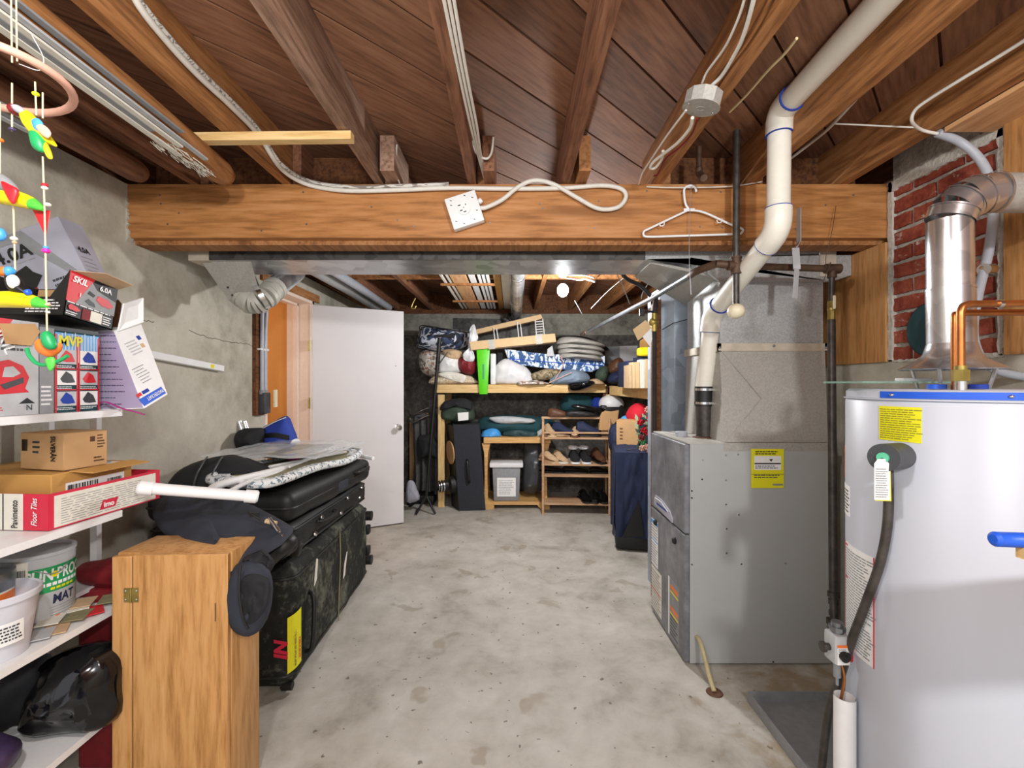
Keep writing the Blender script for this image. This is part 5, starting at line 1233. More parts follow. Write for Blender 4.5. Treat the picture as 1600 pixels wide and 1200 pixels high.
mb = MB(); mb.tube(smooth_path([P(415, 862, 1.62), P(440, 842, 1.62), P(462, 842, 1.66), P(462, 856, 1.66), P(440, 872, 1.63), P(412, 886, 1.60)], 5, True), .006, 8, closed=True); part(mb, 'opening_cord', 'black', r, 1, True)
mb = MB(); mb.pillow([P(x_, y_, 1.63) for x_, y_ in ((400, 860), (425, 838), (455, 838), (462, 855), (440, 876), (405, 888), (385, 885))], .10, .02, 12, 3); part(mb, 'bag_opening', 'black', r, 1, True)
for k, (px, py) in enumerate(((436, 831), (443, 841), (430, 849))):
    mb = MB(); q = P(px, py, 1.56); mb.tube([q, q+Vector((-.06, .05, .03))], .0075, 12); part(mb, 'chair_tube_end', 'chrome', r, 1, True)
mb = MB(); mb.tube([P(415, 814, 1.60), P(432, 818, 1.60)], .008, 10); part(mb, 'chair_foot', 'tan', r, 1, True)
mb = MB(); mb.tube(smooth_path([P(388, 800, 1.575), P(398, 806, 1.57), P(408, 812, 1.575)], 4), .004, 8); mb.box(P(398, 804, 1.575), (.03, .01, .015)); part(mb, 'zip_puller', 'black', r, 1, True)
# flat strap loop hanging down
def ribbon(pts, w, t, wdir):
    pts = smooth_path(pts, 8); mb = MB(); vs = []; L = len(pts); wd = Vector(wdir).normalized()
    for i, p in enumerate(pts):
        tg_ = (pts[min(i+1, L-1)]-pts[max(i-1, 0)]).normalized(); nn = tg_.cross(wd).normalized()
        for a, c in ((-1, -1), (1, -1), (1, 1), (-1, 1)): vs.append(p+wd*a*w/2+nn*c*t/2)
    fs_ = []
    for i in range(L-1):
        for k in range(4): fs_.append((4*i+k, 4*i+(k+1) % 4, 4*i+4+(k+1) % 4, 4*i+4+k))
    fs_ += [(0, 1, 2, 3), (4*L-4, 4*L-1, 4*L-2, 4*L-3)]; return mb.add(vs, fs_)
mb = MB(); mb.pillow([P(x_, y_, 1.42) for x_, y_ in ((365, 885), (355, 905), (350, 935), (354, 965), (376, 990), (402, 988), (420, 958), (425, 915), (415, 888), (392, 876))], .10, .008, 8, 6, rings=(1, .97, .9, .75, .5)); part(mb, 'hanging_pouch', 'bluecloth', r, 1, True)
mb = MB(); mb.pillow([P(x_, y_, 1.375) for x_, y_ in ((377, 905), (398, 896), (420, 903), (421, 930), (413, 955), (398, 972), (386, 975), (378, 945))], .02, .010, 25, 6); part(mb, 'pouch_lining', 'blackcloth', r, 1, True)
mb = MB(); mb.tube(smooth_path([P(376, 884, 1.36), P(374, 925, 1.35), P(380, 965, 1.35), P(388, 982, 1.36)], 6), .0035, 8); part(mb, 'pouch_piping', 'black', r, 1, True)
mb = MB(); mb.pillow([P(x_, y_, 1.45) for x_, y_ in ((376, 890), (390, 868), (408, 860), (425, 878), (420, 900), (398, 905))], .06, .03, 30, 6); part(mb, 'gathered_fabric', 'blackcloth', r, 1, True)
mb = MB(); mb.box(P(464, 858, 1.7), (.03, .03, .05), (.2, .3, 0), .006, 2); mb.tube(smooth_path([P(412, 885, 1.58), P(440, 868, 1.64), P(470, 845, 1.74)], 4), .005, 8); part(mb, 'strap_buckle', 'black', r, 1, True)
mb = MB()
mb.grid(lambda u, v: (-1.56+.58*u+.04*v, 2.28+.62*v, .972+.012*noise.noise(Vector((u*6, v*5, 0)))-.03*max(0, u-.75)), 24, 20, .012)
r = root('plastic_sleeve', 'clear plastic sleeve with flat panels inside, lying beside the ironing board at the wall', 'plastic sleeve', (-1.27, 2.55, .965)); part(mb, 'clear_film', 'clear', r, 1, True)
mb = MB(); mb.box((-1.30, 2.58, .955), (.42, .46, .008), (0, 0, .03)); part(mb, 'flat_panel', 'lightgrey', r, 0, True)
mb = MB(); mb.box((-1.24, 2.55, .962), (.10, .40, .005), (0, 0, .03)); part(mb, 'flat_panel', 'khaki', r, 0, True)
mb = MB(); mb.pillow([P(x_, y_, 2.62) for x_, y_ in ((447, 722), (452, 712), (463, 711), (468, 719), (458, 724))], .05, .004, 20, 2); solo(mb, 'pink_cloth', 'small bright pink plastic piece beside the ironing board tube', 'plastic piece', 'pink')
# bags by the doorway
r = root('blue_bag', 'royal blue sports bag with white piping and a round badge in front of the doorway', 'bag', (-1.25, 2.95, .85))
mb = MB(); mb.pillow([P(x_, y_, 2.95) for x_, y_ in ((406, 700), (408, 672), (430, 658), (449, 650), (458, 668), (466, 695), (468, 712), (440, 716), (410, 714))], .18, .012, 8, 4); part(mb, 'bag_body', 'royal', r, 1, True)
mb = MB(); mb.tube(smooth_path([P(411, 669, 2.88), P(430, 659, 2.87), P(447, 652, 2.88)], 4), .003, 6); part(mb, 'white_piping', 'white', r, 1, True)
mb = MB(); mb.lathe([(0, 0), (.035, 0), (.034, .004), (0, .005)], 24, Matrix.Translation(P(462, 694, 2.87)) @ Euler((math.pi/2, .3, .9)).to_matrix().to_4x4()); part(mb, 'round_badge', 'white', r, 1, True)
mb = ribbon([P(412, 681, 2.87), P(430, 680, 2.85), P(452, 684, 2.86)], .03, .004, (0, 0, 1)); part(mb, 'strap', 'black', r, 1, True)
mb = MB(); mb.pillow([P(x_, y_, 2.85) for x_, y_ in ((370, 682), (376, 672), (392, 669), (410, 670), (412, 690), (410, 704), (380, 705), (373, 695))], .18, .02, 12, 2); 
solo(mb, 'black_pouch', 'crumpled black fabric pouch left of the royal blue bag', 'bag', 'blackcloth')
mb = MB(); mb.pillow([P(x_, y_, 2.85) for x_, y_ in ((408, 694), (450, 693), (457, 700), (455, 708), (410, 706))], .10, .003, 8, 2); 
solo(mb, 'rolled_mat', 'dusty red roll lying under the royal blue bag', 'roll', plain('dusty_red', '9c5048', .7))
for k, px in enumerate((377, 385)):
    mb = MB(); q = P(px, 672, 2.9); mb.tube([q-Vector((-.01, 0, .02)), q+Vector((-.014, 0, .055))], .018, 16)
    solo(mb, 'metal_bottle', ['silver metal canister, the narrower end at the wall, above the black pouch', 'silver metal canister, the brighter one, above the black pouch'][k], 'canister', 'alu')
# ================================================================ BACK SHELVES
r = root('timber_shelf', 'new timber shelf frame across the back wall, turning along the right wall', 'shelf', (-.1, 5.2, 0))
ZT = 1.325
mb = MB(); mb.bb(-.82, .60, 4.88, 4.918, ZT-.09, ZT); part(mb, 'front_rail', 'pine', r, 0, True)
mb = MB(); mb.bb(.60, 1.02, 4.96, 4.998, ZT-.09, ZT); part(mb, 'inner_rail', 'pine', r, 0, True)
mb = MB(); mb.bb(-.80, 1.02, 4.92, 5.56, ZT-.018, ZT-.002); part(mb, 'shelf_board', 'pine', r, 0, True)
mb = MB(); mb.hexa([Vector(p) for p in ((1.06, 4.95, 1.215), (1.10, 4.95, 1.215), (1.28, 3.95, 1.19), (1.24, 3.95, 1.19), (1.06, 4.95, 1.31), (1.10, 4.95, 1.31), (1.28, 3.95, 1.285), (1.24, 3.95, 1.285))]); part(mb, 'side_rail', 'pine', r, 0, True)
mb = MB(); mb.prism([(1.10, 5.5, 1.29), (1.10, 4.95, 1.29), (1.28, 3.95, 1.27), (1.62, 3.95, 1.27), (1.62, 5.5, 1.29)], (0, 0, .015)); part(mb, 'side_board', 'pine', r, 0, True)
for x, y, w in ((-.80, 4.92, .07), (-.80, 5.50, .07), (1.03, 4.98, .06), (1.52, 4.0, .05)):
    mb = MB(); mb.bb(x, x+w, y, y+.04, 0, 1.215); part(mb, 'post', 'pine_z', r, 0, True)
mb = MB(); mb.bb(1.0, 1.05, 4.99, 5.03, 1.1, 1.30); part(mb, 'corner_block', 'brown', r, 0, True)
def pil(name, label, cat, pts, d, thick, mat, wr=.02, fr=9., seed=1, z0=None, **k):
    mb = MB(); mb.pillow([P(x, y, d) for x, y in pts], thick, wr, fr, seed, **k)
    if z0 is not None: mb.v = [Vector((v.x, v.y, max(v.z, z0))) for v in mb.v]
    return solo(mb, name, label, cat, mat)
def slab(name, label, cat, pts, d, thick, mat, d2=None):
    mb = MB(); mb.prism([P(x, y, d) for x, y in pts], (0, thick, 0)); return solo(mb, name, label, cat, mat, smooth=0)
T = ZT+.001
# zip bags and pillows on the left end
pil('floral_pillow', 'brown and white floral pillow in a clear bag at the left end of the shelf', 'pillow', [(655, 555), (668, 547), (690, 546), (712, 548), (724, 560), (722, 582), (700, 592), (672, 588), (658, 578)], 5.12, .4, 'floral', .02, 8, 1)
pil('bedding_bag', 'clear zip bag of navy and white patterned bedding, topmost at the shelf left end', 'bedding bag', [(656, 518), (664, 510), (700, 514), (732, 519), (734, 532), (730, 544), (700, 548), (655, 545), (652, 535)], 5.15, .42, 'camo', .015, 8, 2)
mb = MB(); mb.tube(smooth_path([P(657, 520, 4.98), P(658, 509, 4.98), P(690, 513, 4.97), P(733, 520, 4.98)], 5), .006, 6); mb.tube(smooth_path([P(652, 544, 4.98), P(690, 549, 4.95), P(734, 545, 4.97)], 5), .007, 6)
mb.box(P(694, 525, 4.93), (.2, .004, .03)); mb.tube([P(657, 520, 4.98), P(652, 544, 4.98)], .006, 6)
solo(mb, 'bag_zipper', 'black zipper piping and handle around the navy patterned bedding bag', 'zipper', 'black', kind=None)
pil('white_bedding', 'white folded bedding below the navy patterned bag', 'bedding', [(684, 560), (698, 553), (716, 556), (718, 575), (718, 582), (686, 582)], 4.97, .2, 'paper', .02, 14, 3)
pil('paper_bundle', 'beige fabric bundle between the navy bag and white bedding', 'bundle', [(692, 547), (705, 545), (722, 550), (718, 560), (705, 563), (695, 556)], 4.93, .14, 'tan', .02, 18, 4)
pil('red_bundle', 'dark red wrapped bundle at the shelf left end beside the green panel', 'bundle', [(716, 562), (728, 558), (742, 562), (743, 578), (736, 585), (720, 580)], 4.95, .2, 'darkred', .02, 15, 5)
pil('plaid_blanket', 'cream plaid blanket folded flat on the shelf left end', 'blanket', [(672, 592), (690, 584), (730, 586), (744, 594), (742, 600), (676, 601)], 4.98, .2, 'plaid', .01, 12, 6, z0=T)
pil('yellow_cloth', 'cream cloth with a hanging corner lying over the plaid blanket', 'cloth', [(684, 584), (705, 581), (728, 587), (724, 598), (716, 596), (700, 592)], 4.88, .03, 'offwhite', .01, 12, 7)
pil('hanging_white_bag', 'white plastic bag hanging in front of the left end of the long carton', 'bag', [(741, 506), (745, 520), (747, 530), (738, 548), (742, 558), (738, 566), (727, 564), (723, 554), (731, 545), (734, 515)], 4.86, .05, 'whitebag', .02, 15, 8)
mb = MB(); mb.bb(-.38, -.235, 4.84, 4.875, 1.22, 1.72, .006, 2); mb.v = [Vector((v.x*(.6 if v.z < 1.26 else 1)-(.12 if v.z < 1.26 else 0), v.y, v.z)) for v in mb.v]
r = root('lime_tray', 'bright lime green plastic panel with a slot hanging in front of the shelf', 'panel', (-.31, 4.85, 1.22)); g_ = part(mb, 'panel_body', 'lime', r, 1, True)
mb = MB(); mb.box((-.305, 4.838, 1.46), (.02, .004, .16), None, 0); part(mb, 'slot', 'green', r, 0, True)
mb = MB(); mb.bb(-.235, -.175, 4.93, 5.10, T, 1.66, .01); solo(mb, 'white_board', 'tall white board standing right behind the green panel', 'board', 'whitebag')
mb = MB(); mb.bb(-.165, -.10, 5.02, 5.2, T, 1.68, .01); solo(mb, 'black_case', 'tall narrow black case behind the green panel', 'case', 'blackcloth')
# long carton strips
slab('long_carton', 'long pale cardboard carton with silver tape lying across the bundles', 'carton', [(734, 534), (867, 521), (869, 534), (736, 547)], 4.80, .20, 'cardboard_pale')
for px in (762, 836):
    pp = [(px, 531 if px < 800 else 524), (px+10, 530.5 if px < 800 else 523), (px+12, 545 if px < 800 else 537), (px+2, 546 if px < 800 else 538)]
    slab('silver_tape', ['band of silver tape on the left part of the long pale carton', 'band of silver tape near the right end of the long pale carton'][px > 800], 'tape', pp, 4.797, .003, 'ducttape')
slab('thin_carton', 'long thin cardboard strip sloping up behind the long carton', 'carton', [(743, 515), (845, 491), (848, 497), (840, 500), (744, 522)], 4.98, .10, 'cardboard_pale')
for k, (px, y0, y1) in enumerate(((771, 512, 533), (776, 514, 531), (808, 503, 527), (813, 506, 526), (836, 500, 524), (848, 498, 523))):
    mb = MB(); mb.tube([P(px, y0, 4.96), P(px+2.5, y1, 4.9)], .006, 8); solo(mb, 'white_rod', 'thin white rod propping the cardboard strip above the long carton', 'rod', 'white', 'thin white rods over the long carton')
for k in range(6):
    mb = MB(); yy = 503+4*k; mb.tube([P(836, yy, 4.94), P(848, yy-1, 4.94)], .005, 6); solo(mb, 'white_rung', 'short white rung between the two right-most rods over the carton', 'rung', 'white', 'rungs over the long carton')
# blue and white fabric box, cushions
r = root('storage_box', 'blue and white zigzag patterned fabric storage box on the shelf', 'storage box', P(865, 575, 5.0))
mb = MB(); mb.prism([P(788, 545, 4.98), P(850, 553, 4.96), P(945, 556, 4.95), P(945, 571, 4.95), (P(925, 581, 4.95)), P(860, 576, 4.96), P(797, 568, 4.98)], (0, .5, 0)); part(mb, 'box_body', 'bluewhite', r, 0, True)
mb = MB(); mb.tube([P(795, 560, 4.97), P(860, 566, 4.95), P(943, 571, 4.94)], .004, 6); part(mb, 'seam', 'blue', r, 1, True)
mb = MB(); mb.prism([P(856, 545, 4.92), P(863, 540, 4.92), P(866, 556, 4.92), P(854, 557, 4.92)], (0, .05, 0)); solo(mb, 'white_card', 'small pale grey carton standing left of the grey cushions', 'carton', 'lightgrey', smooth=0)
for k in range(4):
    y0 = 532+7.2*k
    pts = [(869+1.5*k, y0+3), (878, y0-2+ (0 if k else -3)), (905, y0-(4 if k == 0 else 0)), (930, y0+2), (944-1.5*k, y0+7), (941-k, y0+11), (905, y0+8), (880, y0+6), (871+k, y0+7)]
    mb = MB(); mb.pillow([P(a, b_, 5.0) for a, b_ in pts], .48, .003, 5, k, rings=(1, .995, .98, .93, .8, .5))
    solo(mb, 'grey_cushion', ['topmost folded grey cushion in the stack on the patterned box', 'second grey cushion from the top in the stack', 'third grey cushion from the top in the stack', 'lowest grey cushion in the stack, on the patterned box'][k], 'cushion', plain('cushion_grey', 'aca9a2', .85), 'grey cushions stacked on the patterned box')
pil('black_bolster', 'dark cloth behind the stack of grey cushions', 'cloth', [(868, 530), (880, 525), (915, 526), (945, 540), (948, 548), (900, 545)], 5.35, .2, 'black', .01, 9, 3)
# bags below
for k, (pts, d, m, l) in enumerate((
    ([(776, 570), (790, 560), (806, 566), (822, 574), (832, 588), (828, 600), (800, 602), (774, 600), (772, 585)], 4.98, 'whitebag', 'puffy white plastic bag under the left end of the patterned box'),
    ([(812, 596), (830, 594), (852, 597), (856, 601), (820, 603), (806, 601)], 4.90, 'floral', 'thin rolled pale cloth at the front edge of the shelf'),
    ([(830, 585), (845, 578), (866, 576), (876, 580), (868, 590), (850, 594), (834, 593)], 4.94, 'camocloth', 'khaki camouflage bag under the patterned box'),
    ([(860, 592), (874, 582), (895, 577), (915, 582), (922, 592), (912, 598), (885, 601), (862, 600)], 4.90, plain('slate_cloth', '7d8ea0', .7, 0, .1, 10, .2), 'slate blue cap-shaped bag at the middle of the shelf'),
    ([(890, 598), (905, 596), (925, 595), (930, 600), (912, 608), (895, 610), (888, 604)], 4.86, 'black_gloss', 'shiny black plastic bag hanging over the shelf edge'),
    ([(920, 594), (932, 592), (944, 598), (940, 604), (925, 603)], 4.92, 'tan', 'small pinkish crumpled bag right of the black plastic bag'),
    ([(930, 585), (940, 572), (950, 575), (948, 592), (935, 598)], 4.94, 'greencloth', 'dark green bundle between the patterned box and brown pouch'),
    ([(945, 580), (955, 565), (967, 558), (975, 566), (976, 580), (965, 586), (950, 584)], 4.98, 'brown', 'shiny brown and gold pouch on the shelf corner'),
    ([(950, 590), (960, 580), (972, 580), (978, 590), (970, 598), (952, 598)], 4.90, 'navy', 'navy blue bag in front of the brown pouch'))):
    pil('soft_bag', l, 'bag', pts, d, .22, m, .02, 12, k+2, z0=(T if 'hanging' not in l and d >= 4.9 else None))
mb = MB(); mb.tube(smooth_path([P(868, 592, 4.78), P(880, 570, 4.8), P(876, 556, 4.85)], 4), .004, 6); mb.tube([P(858, 598, 4.77), P(893, 582, 4.77)], .004, 6); solo(mb, 'red_white_cord', 'thin pinkish cord tied round the patterned box', 'cord', 'salmon')
# grey sheets at the back, corner items
slab('grey_sheet', 'grey metal sheet leaning on the back wall behind the brown pouch', 'sheet', [(945, 542), (990, 540), (996, 600), (950, 600)], 5.45, .02, 'grey')
slab('grey_carton', 'pale grey printed carton behind the yellow container', 'carton', [(968, 541), (996, 540), (996, 602), (970, 602)], 5.2, .1, 'lightgrey')
mb = MB(); mb.box(P(1006, 550, 4.1), (.115, .09, .075), None, .02, 4); mb.box(P(1006, 543, 4.1), (.06, .05, .02), None, .008, 2); solo(mb, 'yellow_container', 'bright yellow plastic container on the books at the right shelf', 'container', 'yellow')
r = root('navy_case', 'navy blue case standing at the end of the right shelf', 'case', P(985, 600, 4.2))
mb = MB(); mb.bb(P(979, 600, 4.15).x, P(990, 600, 4.15).x+.02, 4.12, 4.5, 1.30, 1.54, .006); part(mb, 'case_body', 'navy', r, 1, True)
mb = MB(); mb.tube([P(990, 563, 4.12), P(1010, 561, 4.12)], .022, 12); part(mb, 'rolled_end', 'navy', r, 1, True)
wcol = ['tan', 'cardboard_pale', 'cardboard_pale', 'offwhite', 'cardboard_pale']
edges = [984, 988, 993, 1000, 1008, 1017]
for k in range(5):
    x0, x1 = P(edges[k], 0, 4.0).x, P(edges[k+1], 0, 4.0).x; mb = MB(); mb.bb(x0+.001, x1-.001, 4.0, 4.22, 1.292, 1.50+.012*k+(.01 if k % 2 else 0), .002, 1)
    solo(mb, 'wood_offcut', ['narrow tan wooden board, first in the row at the right shelf end', 'second pale board in the row at the right shelf end', 'third pale board in the row at the right shelf end', 'fourth, whitish board in the row at the right shelf end', 'last and tallest pale board in the row against the dark pipe'][k], 'board', wcol[k], 'boards standing on the right shelf')
slab('dark_board', 'long dark board mounted high on the back wall left of the thin cardboard strip', 'board', [(708, 497), (830, 499), (830, 540), (708, 530)], 5.57, .02, 'galv_dark')
# ================================================================ UNDER THE SHELF
r = root('speaker_box', 'dark grey carpeted speaker box with a round cut-out standing on the floor', 'speaker box', (-.45, 5.0, 0))
mb = MB(); w, d_, h_ = .34, .46, .90
mb.hexa([Vector(p) for p in ((-.107, -d_/2, 0), (.17, -d_/2+.02, 0), (.17, d_/2, 0), (-.19, d_/2, 0), (-.167, -d_/2, h_), (.10, -d_/2+.02, h_), (.10, d_/2, h_), (-.25, d_/2, h_))]); b = part(mb, 'cabinet', 'carpetbox', r, 0)
mb = MB(); mb.hexa([Vector(p) for p in ((-.208, -d_/2+.20, .0), (-.11, -d_/2+.003, 0), (-.11, d_/2-.01, 0), (-.208, d_/2-.01, 0), (-.268, -d_/2+.20, h_-.01), (-.17, -d_/2+.003, h_-.01), (-.17, d_/2-.01, h_-.01), (-.268, d_/2-.01, h_-.01))]); fb = part(mb, 'front_baffle', 'black', r, 0)
cutc = Vector((-.205, -d_/2+.10, .60)); nn = Vector((-.90, -.44, -.06)).normalized(); q = nn.to_track_quat('Z', 'Y').to_matrix().to_4x4()
mb = MB(); mb.lathe([(0, 0), (.125, 0), (.125, .012), (0, .012)], 28, Matrix.Translation(cutc) @ q); part(mb, 'round_cutout', 'cardboard', r, 1, label='round light wood cut-out')
mb = MB(); c2 = Vector((-.175, -d_/2+.10, .26)); mb.lathe([(0, 0), (.10, 0), (.09, .05), (.055, .07), (.055, .16), (0, .16)], 24, Matrix.Translation(c2) @ q); sp = part(mb, 'driver_cone', 'black', r, 1)
mb = MB()
for dz in (.11, .14): mb.lathe([(.05, dz), (.062, dz+.002), (.062, dz+.014), (.05, dz+.016)], 24, Matrix.Translation(c2) @ q, False)
mb.lathe([(0, .161), (.045, .161), (.045, .17), (0, .17)], 24, Matrix.Translation(c2) @ q); part(mb, 'magnet_ring', 'chrome', sp, 1)
mb = MB(); mb.tube(smooth_path([(.0, -d_/2+.01, .30), (.0, -d_/2-.025, .33), (-.015, -d_/2-.025, .50), (-.02, -d_/2+.01, .53)], 5), .014, 8); part(mb, 'carry_handle', 'black', r, 1)
pil('green_backpack', 'dark green backpack with a white patch lying on the speaker box', 'backpack', [(690, 655), (690, 638), (700, 628), (725, 624), (738, 632), (742, 648), (738, 658), (712, 660)], 4.98, .3, 'greencloth', .02, 10, 1, z0=.905)
slab('white_patch_card', 'white card with dark print stuck on the green backpack', 'card', [(715, 645), (732, 644), (732, 656), (716, 658)], 4.80, .004, 'paper')
pil('black_jacket', 'black crumpled cloth on top of the green backpack', 'cloth', [(687, 640), (694, 628), (720, 622), (735, 626), (738, 640), (722, 634), (700, 638)], 4.86, .12, 'blackcloth', .02, 14, 3)
# small table
r = root('side_table', 'low pine table with curved side frames under the shelf', 'table', (.05, 5.0, 0))
ty = .79
def tp(px, py): return ((px-800)/F*4.95, EYE+(600-py)/F*4.95)
mb = MB(); mb.bb(-.30, .41, 4.80, 5.35, .705, .765, .006); part(mb, 'table_top', 'tablewood', r, 0, True)
for s_, x in ((-1, -.275), (1, .355)):
    pts = [(x-.045, .0), (x+.045+(.04 if s_ < 0 else 0), .0), (x+.045+(.04 if s_ < 0 else 0), .04), (x+.02, .10), (x+.012, .35), (x+.02, .60), (x+.045, .70), (x-.045, .70), (x-.02, .60), (x-.014, .35), (x-.02, .10), (x-.045-(.04 if s_ > 0 else 0), .04)]
    mb = MB(); mb.prism([(a, 4.83, b_) for a, b_ in pts], (0, .05, 0)); part(mb, 'side_frame', 'tablewood', r, 0, True)
    mb = MB(); mb.prism([(a, 5.27, b_) for a, b_ in pts], (0, .05, 0)); part(mb, 'side_frame', 'tablewood', r, 0, True)
mb = MB(); mb.bb(-.29, .37, 4.84, 5.32, .045, .075); part(mb, 'lower_shelf', 'tablewood', r, 0, True)
r = root('storage_bin', 'grey plastic storage bin with a white lid and a paper sheet on its front', 'storage bin', (-.06, 5.0, .077))
mb = MB(); mb.box((0, 0, .18), (.30, .26, .36), None, .01, 2); mb.v = [Vector((v.x*(.9+.3*v.z), v.y, v.z)) for v in mb.v]; part(mb, 'bin_body', 'grey', r)
mb = MB(); mb.box((0, 0, .385), (.36, .30, .05), None, .01, 2); part(mb, 'bin_lid', 'whitebag', r)
mb = MB(); mb.box((.0, -.135, .15), (.20, .004, .20)); pp_ = part(mb, 'paper_sheet', 'paper', r, 0); lines(pp_, frame((-.1, -.1375, .05), (1, 0, 0), (0, 0, 1)), .02, .02, .16, .16, 9, 'lightgrey')
pil('black_plastic_bag', 'grey-black plastic bag beside the storage bin under the table', 'bag', [(822, 690), (850, 692), (852, 755), (840, 768), (818, 766), (818, 720)], 5.05, .25, 'smoke', .03, 9, 5, z0=.077)
for k, (pts, d, th, m, l) in enumerate((
    ([(745, 665), (755, 652), (800, 648), (850, 652), (870, 662), (862, 675), (800, 678), (750, 672)], 5.08, .4, 'teal', 'dark teal folded blanket on the pine table'),
    ([(765, 652), (800, 651), (830, 654), (835, 660), (800, 662), (775, 660)], 4.90, .1, 'lightgrey', 'pale grey folded cloth on top of the teal blanket'),
    ([(752, 680), (758, 672), (775, 669), (783, 678), (778, 685), (755, 686)], 4.92, .16, 'skyblue', 'light blue cloth bag at the left end of the table'),
    ([(785, 678), (800, 670), (825, 672), (840, 676), (835, 684), (800, 685)], 4.93, .12, 'darkteal', 'dark bag with a pale stripe in the middle of the table'),
    ([(838, 676), (848, 668), (866, 668), (866, 684), (840, 685)], 4.95, .14, 'lightgrey', 'light grey plastic bag at the right end of the table'))):
    pil('table_bundle', l, 'bundle', pts, d, th, m, .015, 12, k, z0=.767)
# shoe rack
r = root('shoe_rack', 'wooden shoe rack with round posts and five tiers of shoes', 'shoe rack', (.66, 4.75, 0), (0, 0, math.radians(-4)))
w = .335
tiers = [.10, .32, .46, .70, .835, 1.0]; tiers = [.12, .405, .52, .79, .945]
for z in tiers[:4]+[1.10]:
    mb = MB(); mb.box((0, 0, z-.012 if z < 1 else .965+.012), (.70, .26, .018) if z < 1 else (.70, .03, .024)); part(mb, 'tier_board', 'shelfwood', r, 0)
mb = MB(); mb.box((0, -.13, .835), (.70, .02, .016)); part(mb, 'front_rail', 'shelfwood', r, 0)
for x in (-w, w):
    for y in (-.135, .12):
        mb = MB(); mb.tube([(x, y, 0), (x, y, .98)], .013, 12); part(mb, 'post', 'shelfwood', r)
RM = MW[r.name]
def shoe(label, x, z, mat, rz=0., y=-.0, L=.27, group='shoes on the rack', heel=0., sole='black', upright=False, h=.09):
    loc = RM @ Vector((x, y, z)); rr = root('shoe', label, 'shoe', loc, (math.radians(75) if upright else 0, 0, rz), group)
    prof = [(0, .045, .035), (.1, .045, h*.9), (.3, .042, h), (.5, .044, h*.75), (.7, .05, h*.55), (.88, .048, h*.42), (1, .03, h*.28)]
    mb = MB(); vs = []; n = 12
    for t, hw, hh in prof:
        for k in range(n):
            a = 2*math.pi*k/n; yy = (.5-t)*L; vs.append((hw*math.cos(a)*(1 if math.sin(a) < .3 else .75), yy, .018+hh/2+hh/2*math.sin(a)))
    fs_ = []
    for i in range(len(prof)-1):
        for k in range(n): fs_.append((i*n+k, i*n+(k+1) % n, (i+1)*n+(k+1) % n, (i+1)*n+k))
    fs_ += [tuple(range(n)), tuple((len(prof)-1)*n+k for k in range(n))]
    mb.add(vs, fs_); part(mb, 'shoe_upper', mat, rr)
    out = [((.5-t)*L, hw) for t, hw, _ in prof]; pts = [(hw, yy, 0) for yy, hw in out]+[(-hw, yy, 0) for yy, hw in out[::-1]]
    mb = MB(); mb.prism(smooth_path(pts, 3, True), (0, 0, .018)); part(mb, 'sole', sole, rr)
    return rr
Z = [t-.002 for t in tiers]
shoe('black dress shoe, the left one of three on the bottom tier of the rack', .10, Z[0], 'black_gloss', .1)
shoe('black dress shoe, the middle one of three on the bottom tier of the rack', .19, Z[0], 'black_gloss', -.1)
shoe('black dress shoe at the right end of the bottom tier of the rack', .285, Z[0], 'black_gloss', 0.)
shoe('flat black shoe at the left end of the second tier of the rack', -.24, Z[1], 'black', 1.4, h=.06)
shoe('flat black shoe in the middle of the second tier of the rack', .0, Z[1], 'black', 1.5, h=.06)
shoe('flat black shoe at the right end of the second tier of the rack', .25, Z[1], 'black', 1.5, h=.06, L=.2)
shoe('black sneaker with a white toe, left of the pair on the third tier', -.01, Z[2], 'blackcloth', 0, sole='white', h=.12)
shoe('black sneaker with a white toe, right of the pair on the third tier', .10, Z[2], 'blackcloth', 0.05, sole='white', h=.12)
shoe('beige heeled sandal at the left end of the third tier', -.27, Z[2], 'tan', .5, sole='tan', h=.10)
shoe('beige heeled sandal beside the sneakers on the third tier', -.16, Z[2], 'tan', .3, sole='offwhite', h=.10)
shoe('brown leather shoe leaning at the right end of the third tier', .24, Z[2], 'brown', .2, h=.13)
shoe('wooden-soled clog at the left end of the fourth tier', -.27, Z[3], 'tan', .2, sole='tan', h=.11)
shoe('dark blue open shoe with a beige strap on the fourth tier', -.13, Z[3], 'navy', .9, sole='tan', h=.13)
shoe('beige ankle shoe in the middle of the fourth tier', .0, Z[3], 'tan', -.2, sole='brown', h=.08)
shoe('dark blue shoe in the middle of the fourth tier', .13, Z[3], 'navy', 1.4, h=.14)
for k, (x0, l) in enumerate(((-.02, 'white fluffy lining cuff above the left sneaker'), (.09, 'white fluffy lining cuff above the right sneaker'))):
    mb = MB(); mb.ball((0, 0, 0), (.11, .1, .05), 3, .25, 9, seed=k); q = RM @ Vector((x0, .03, Z[2]+.145)); mb.v = [v+q for v in mb.v]; solo(mb, 'fluffy_cuff', l, 'cuff', 'whitebag')
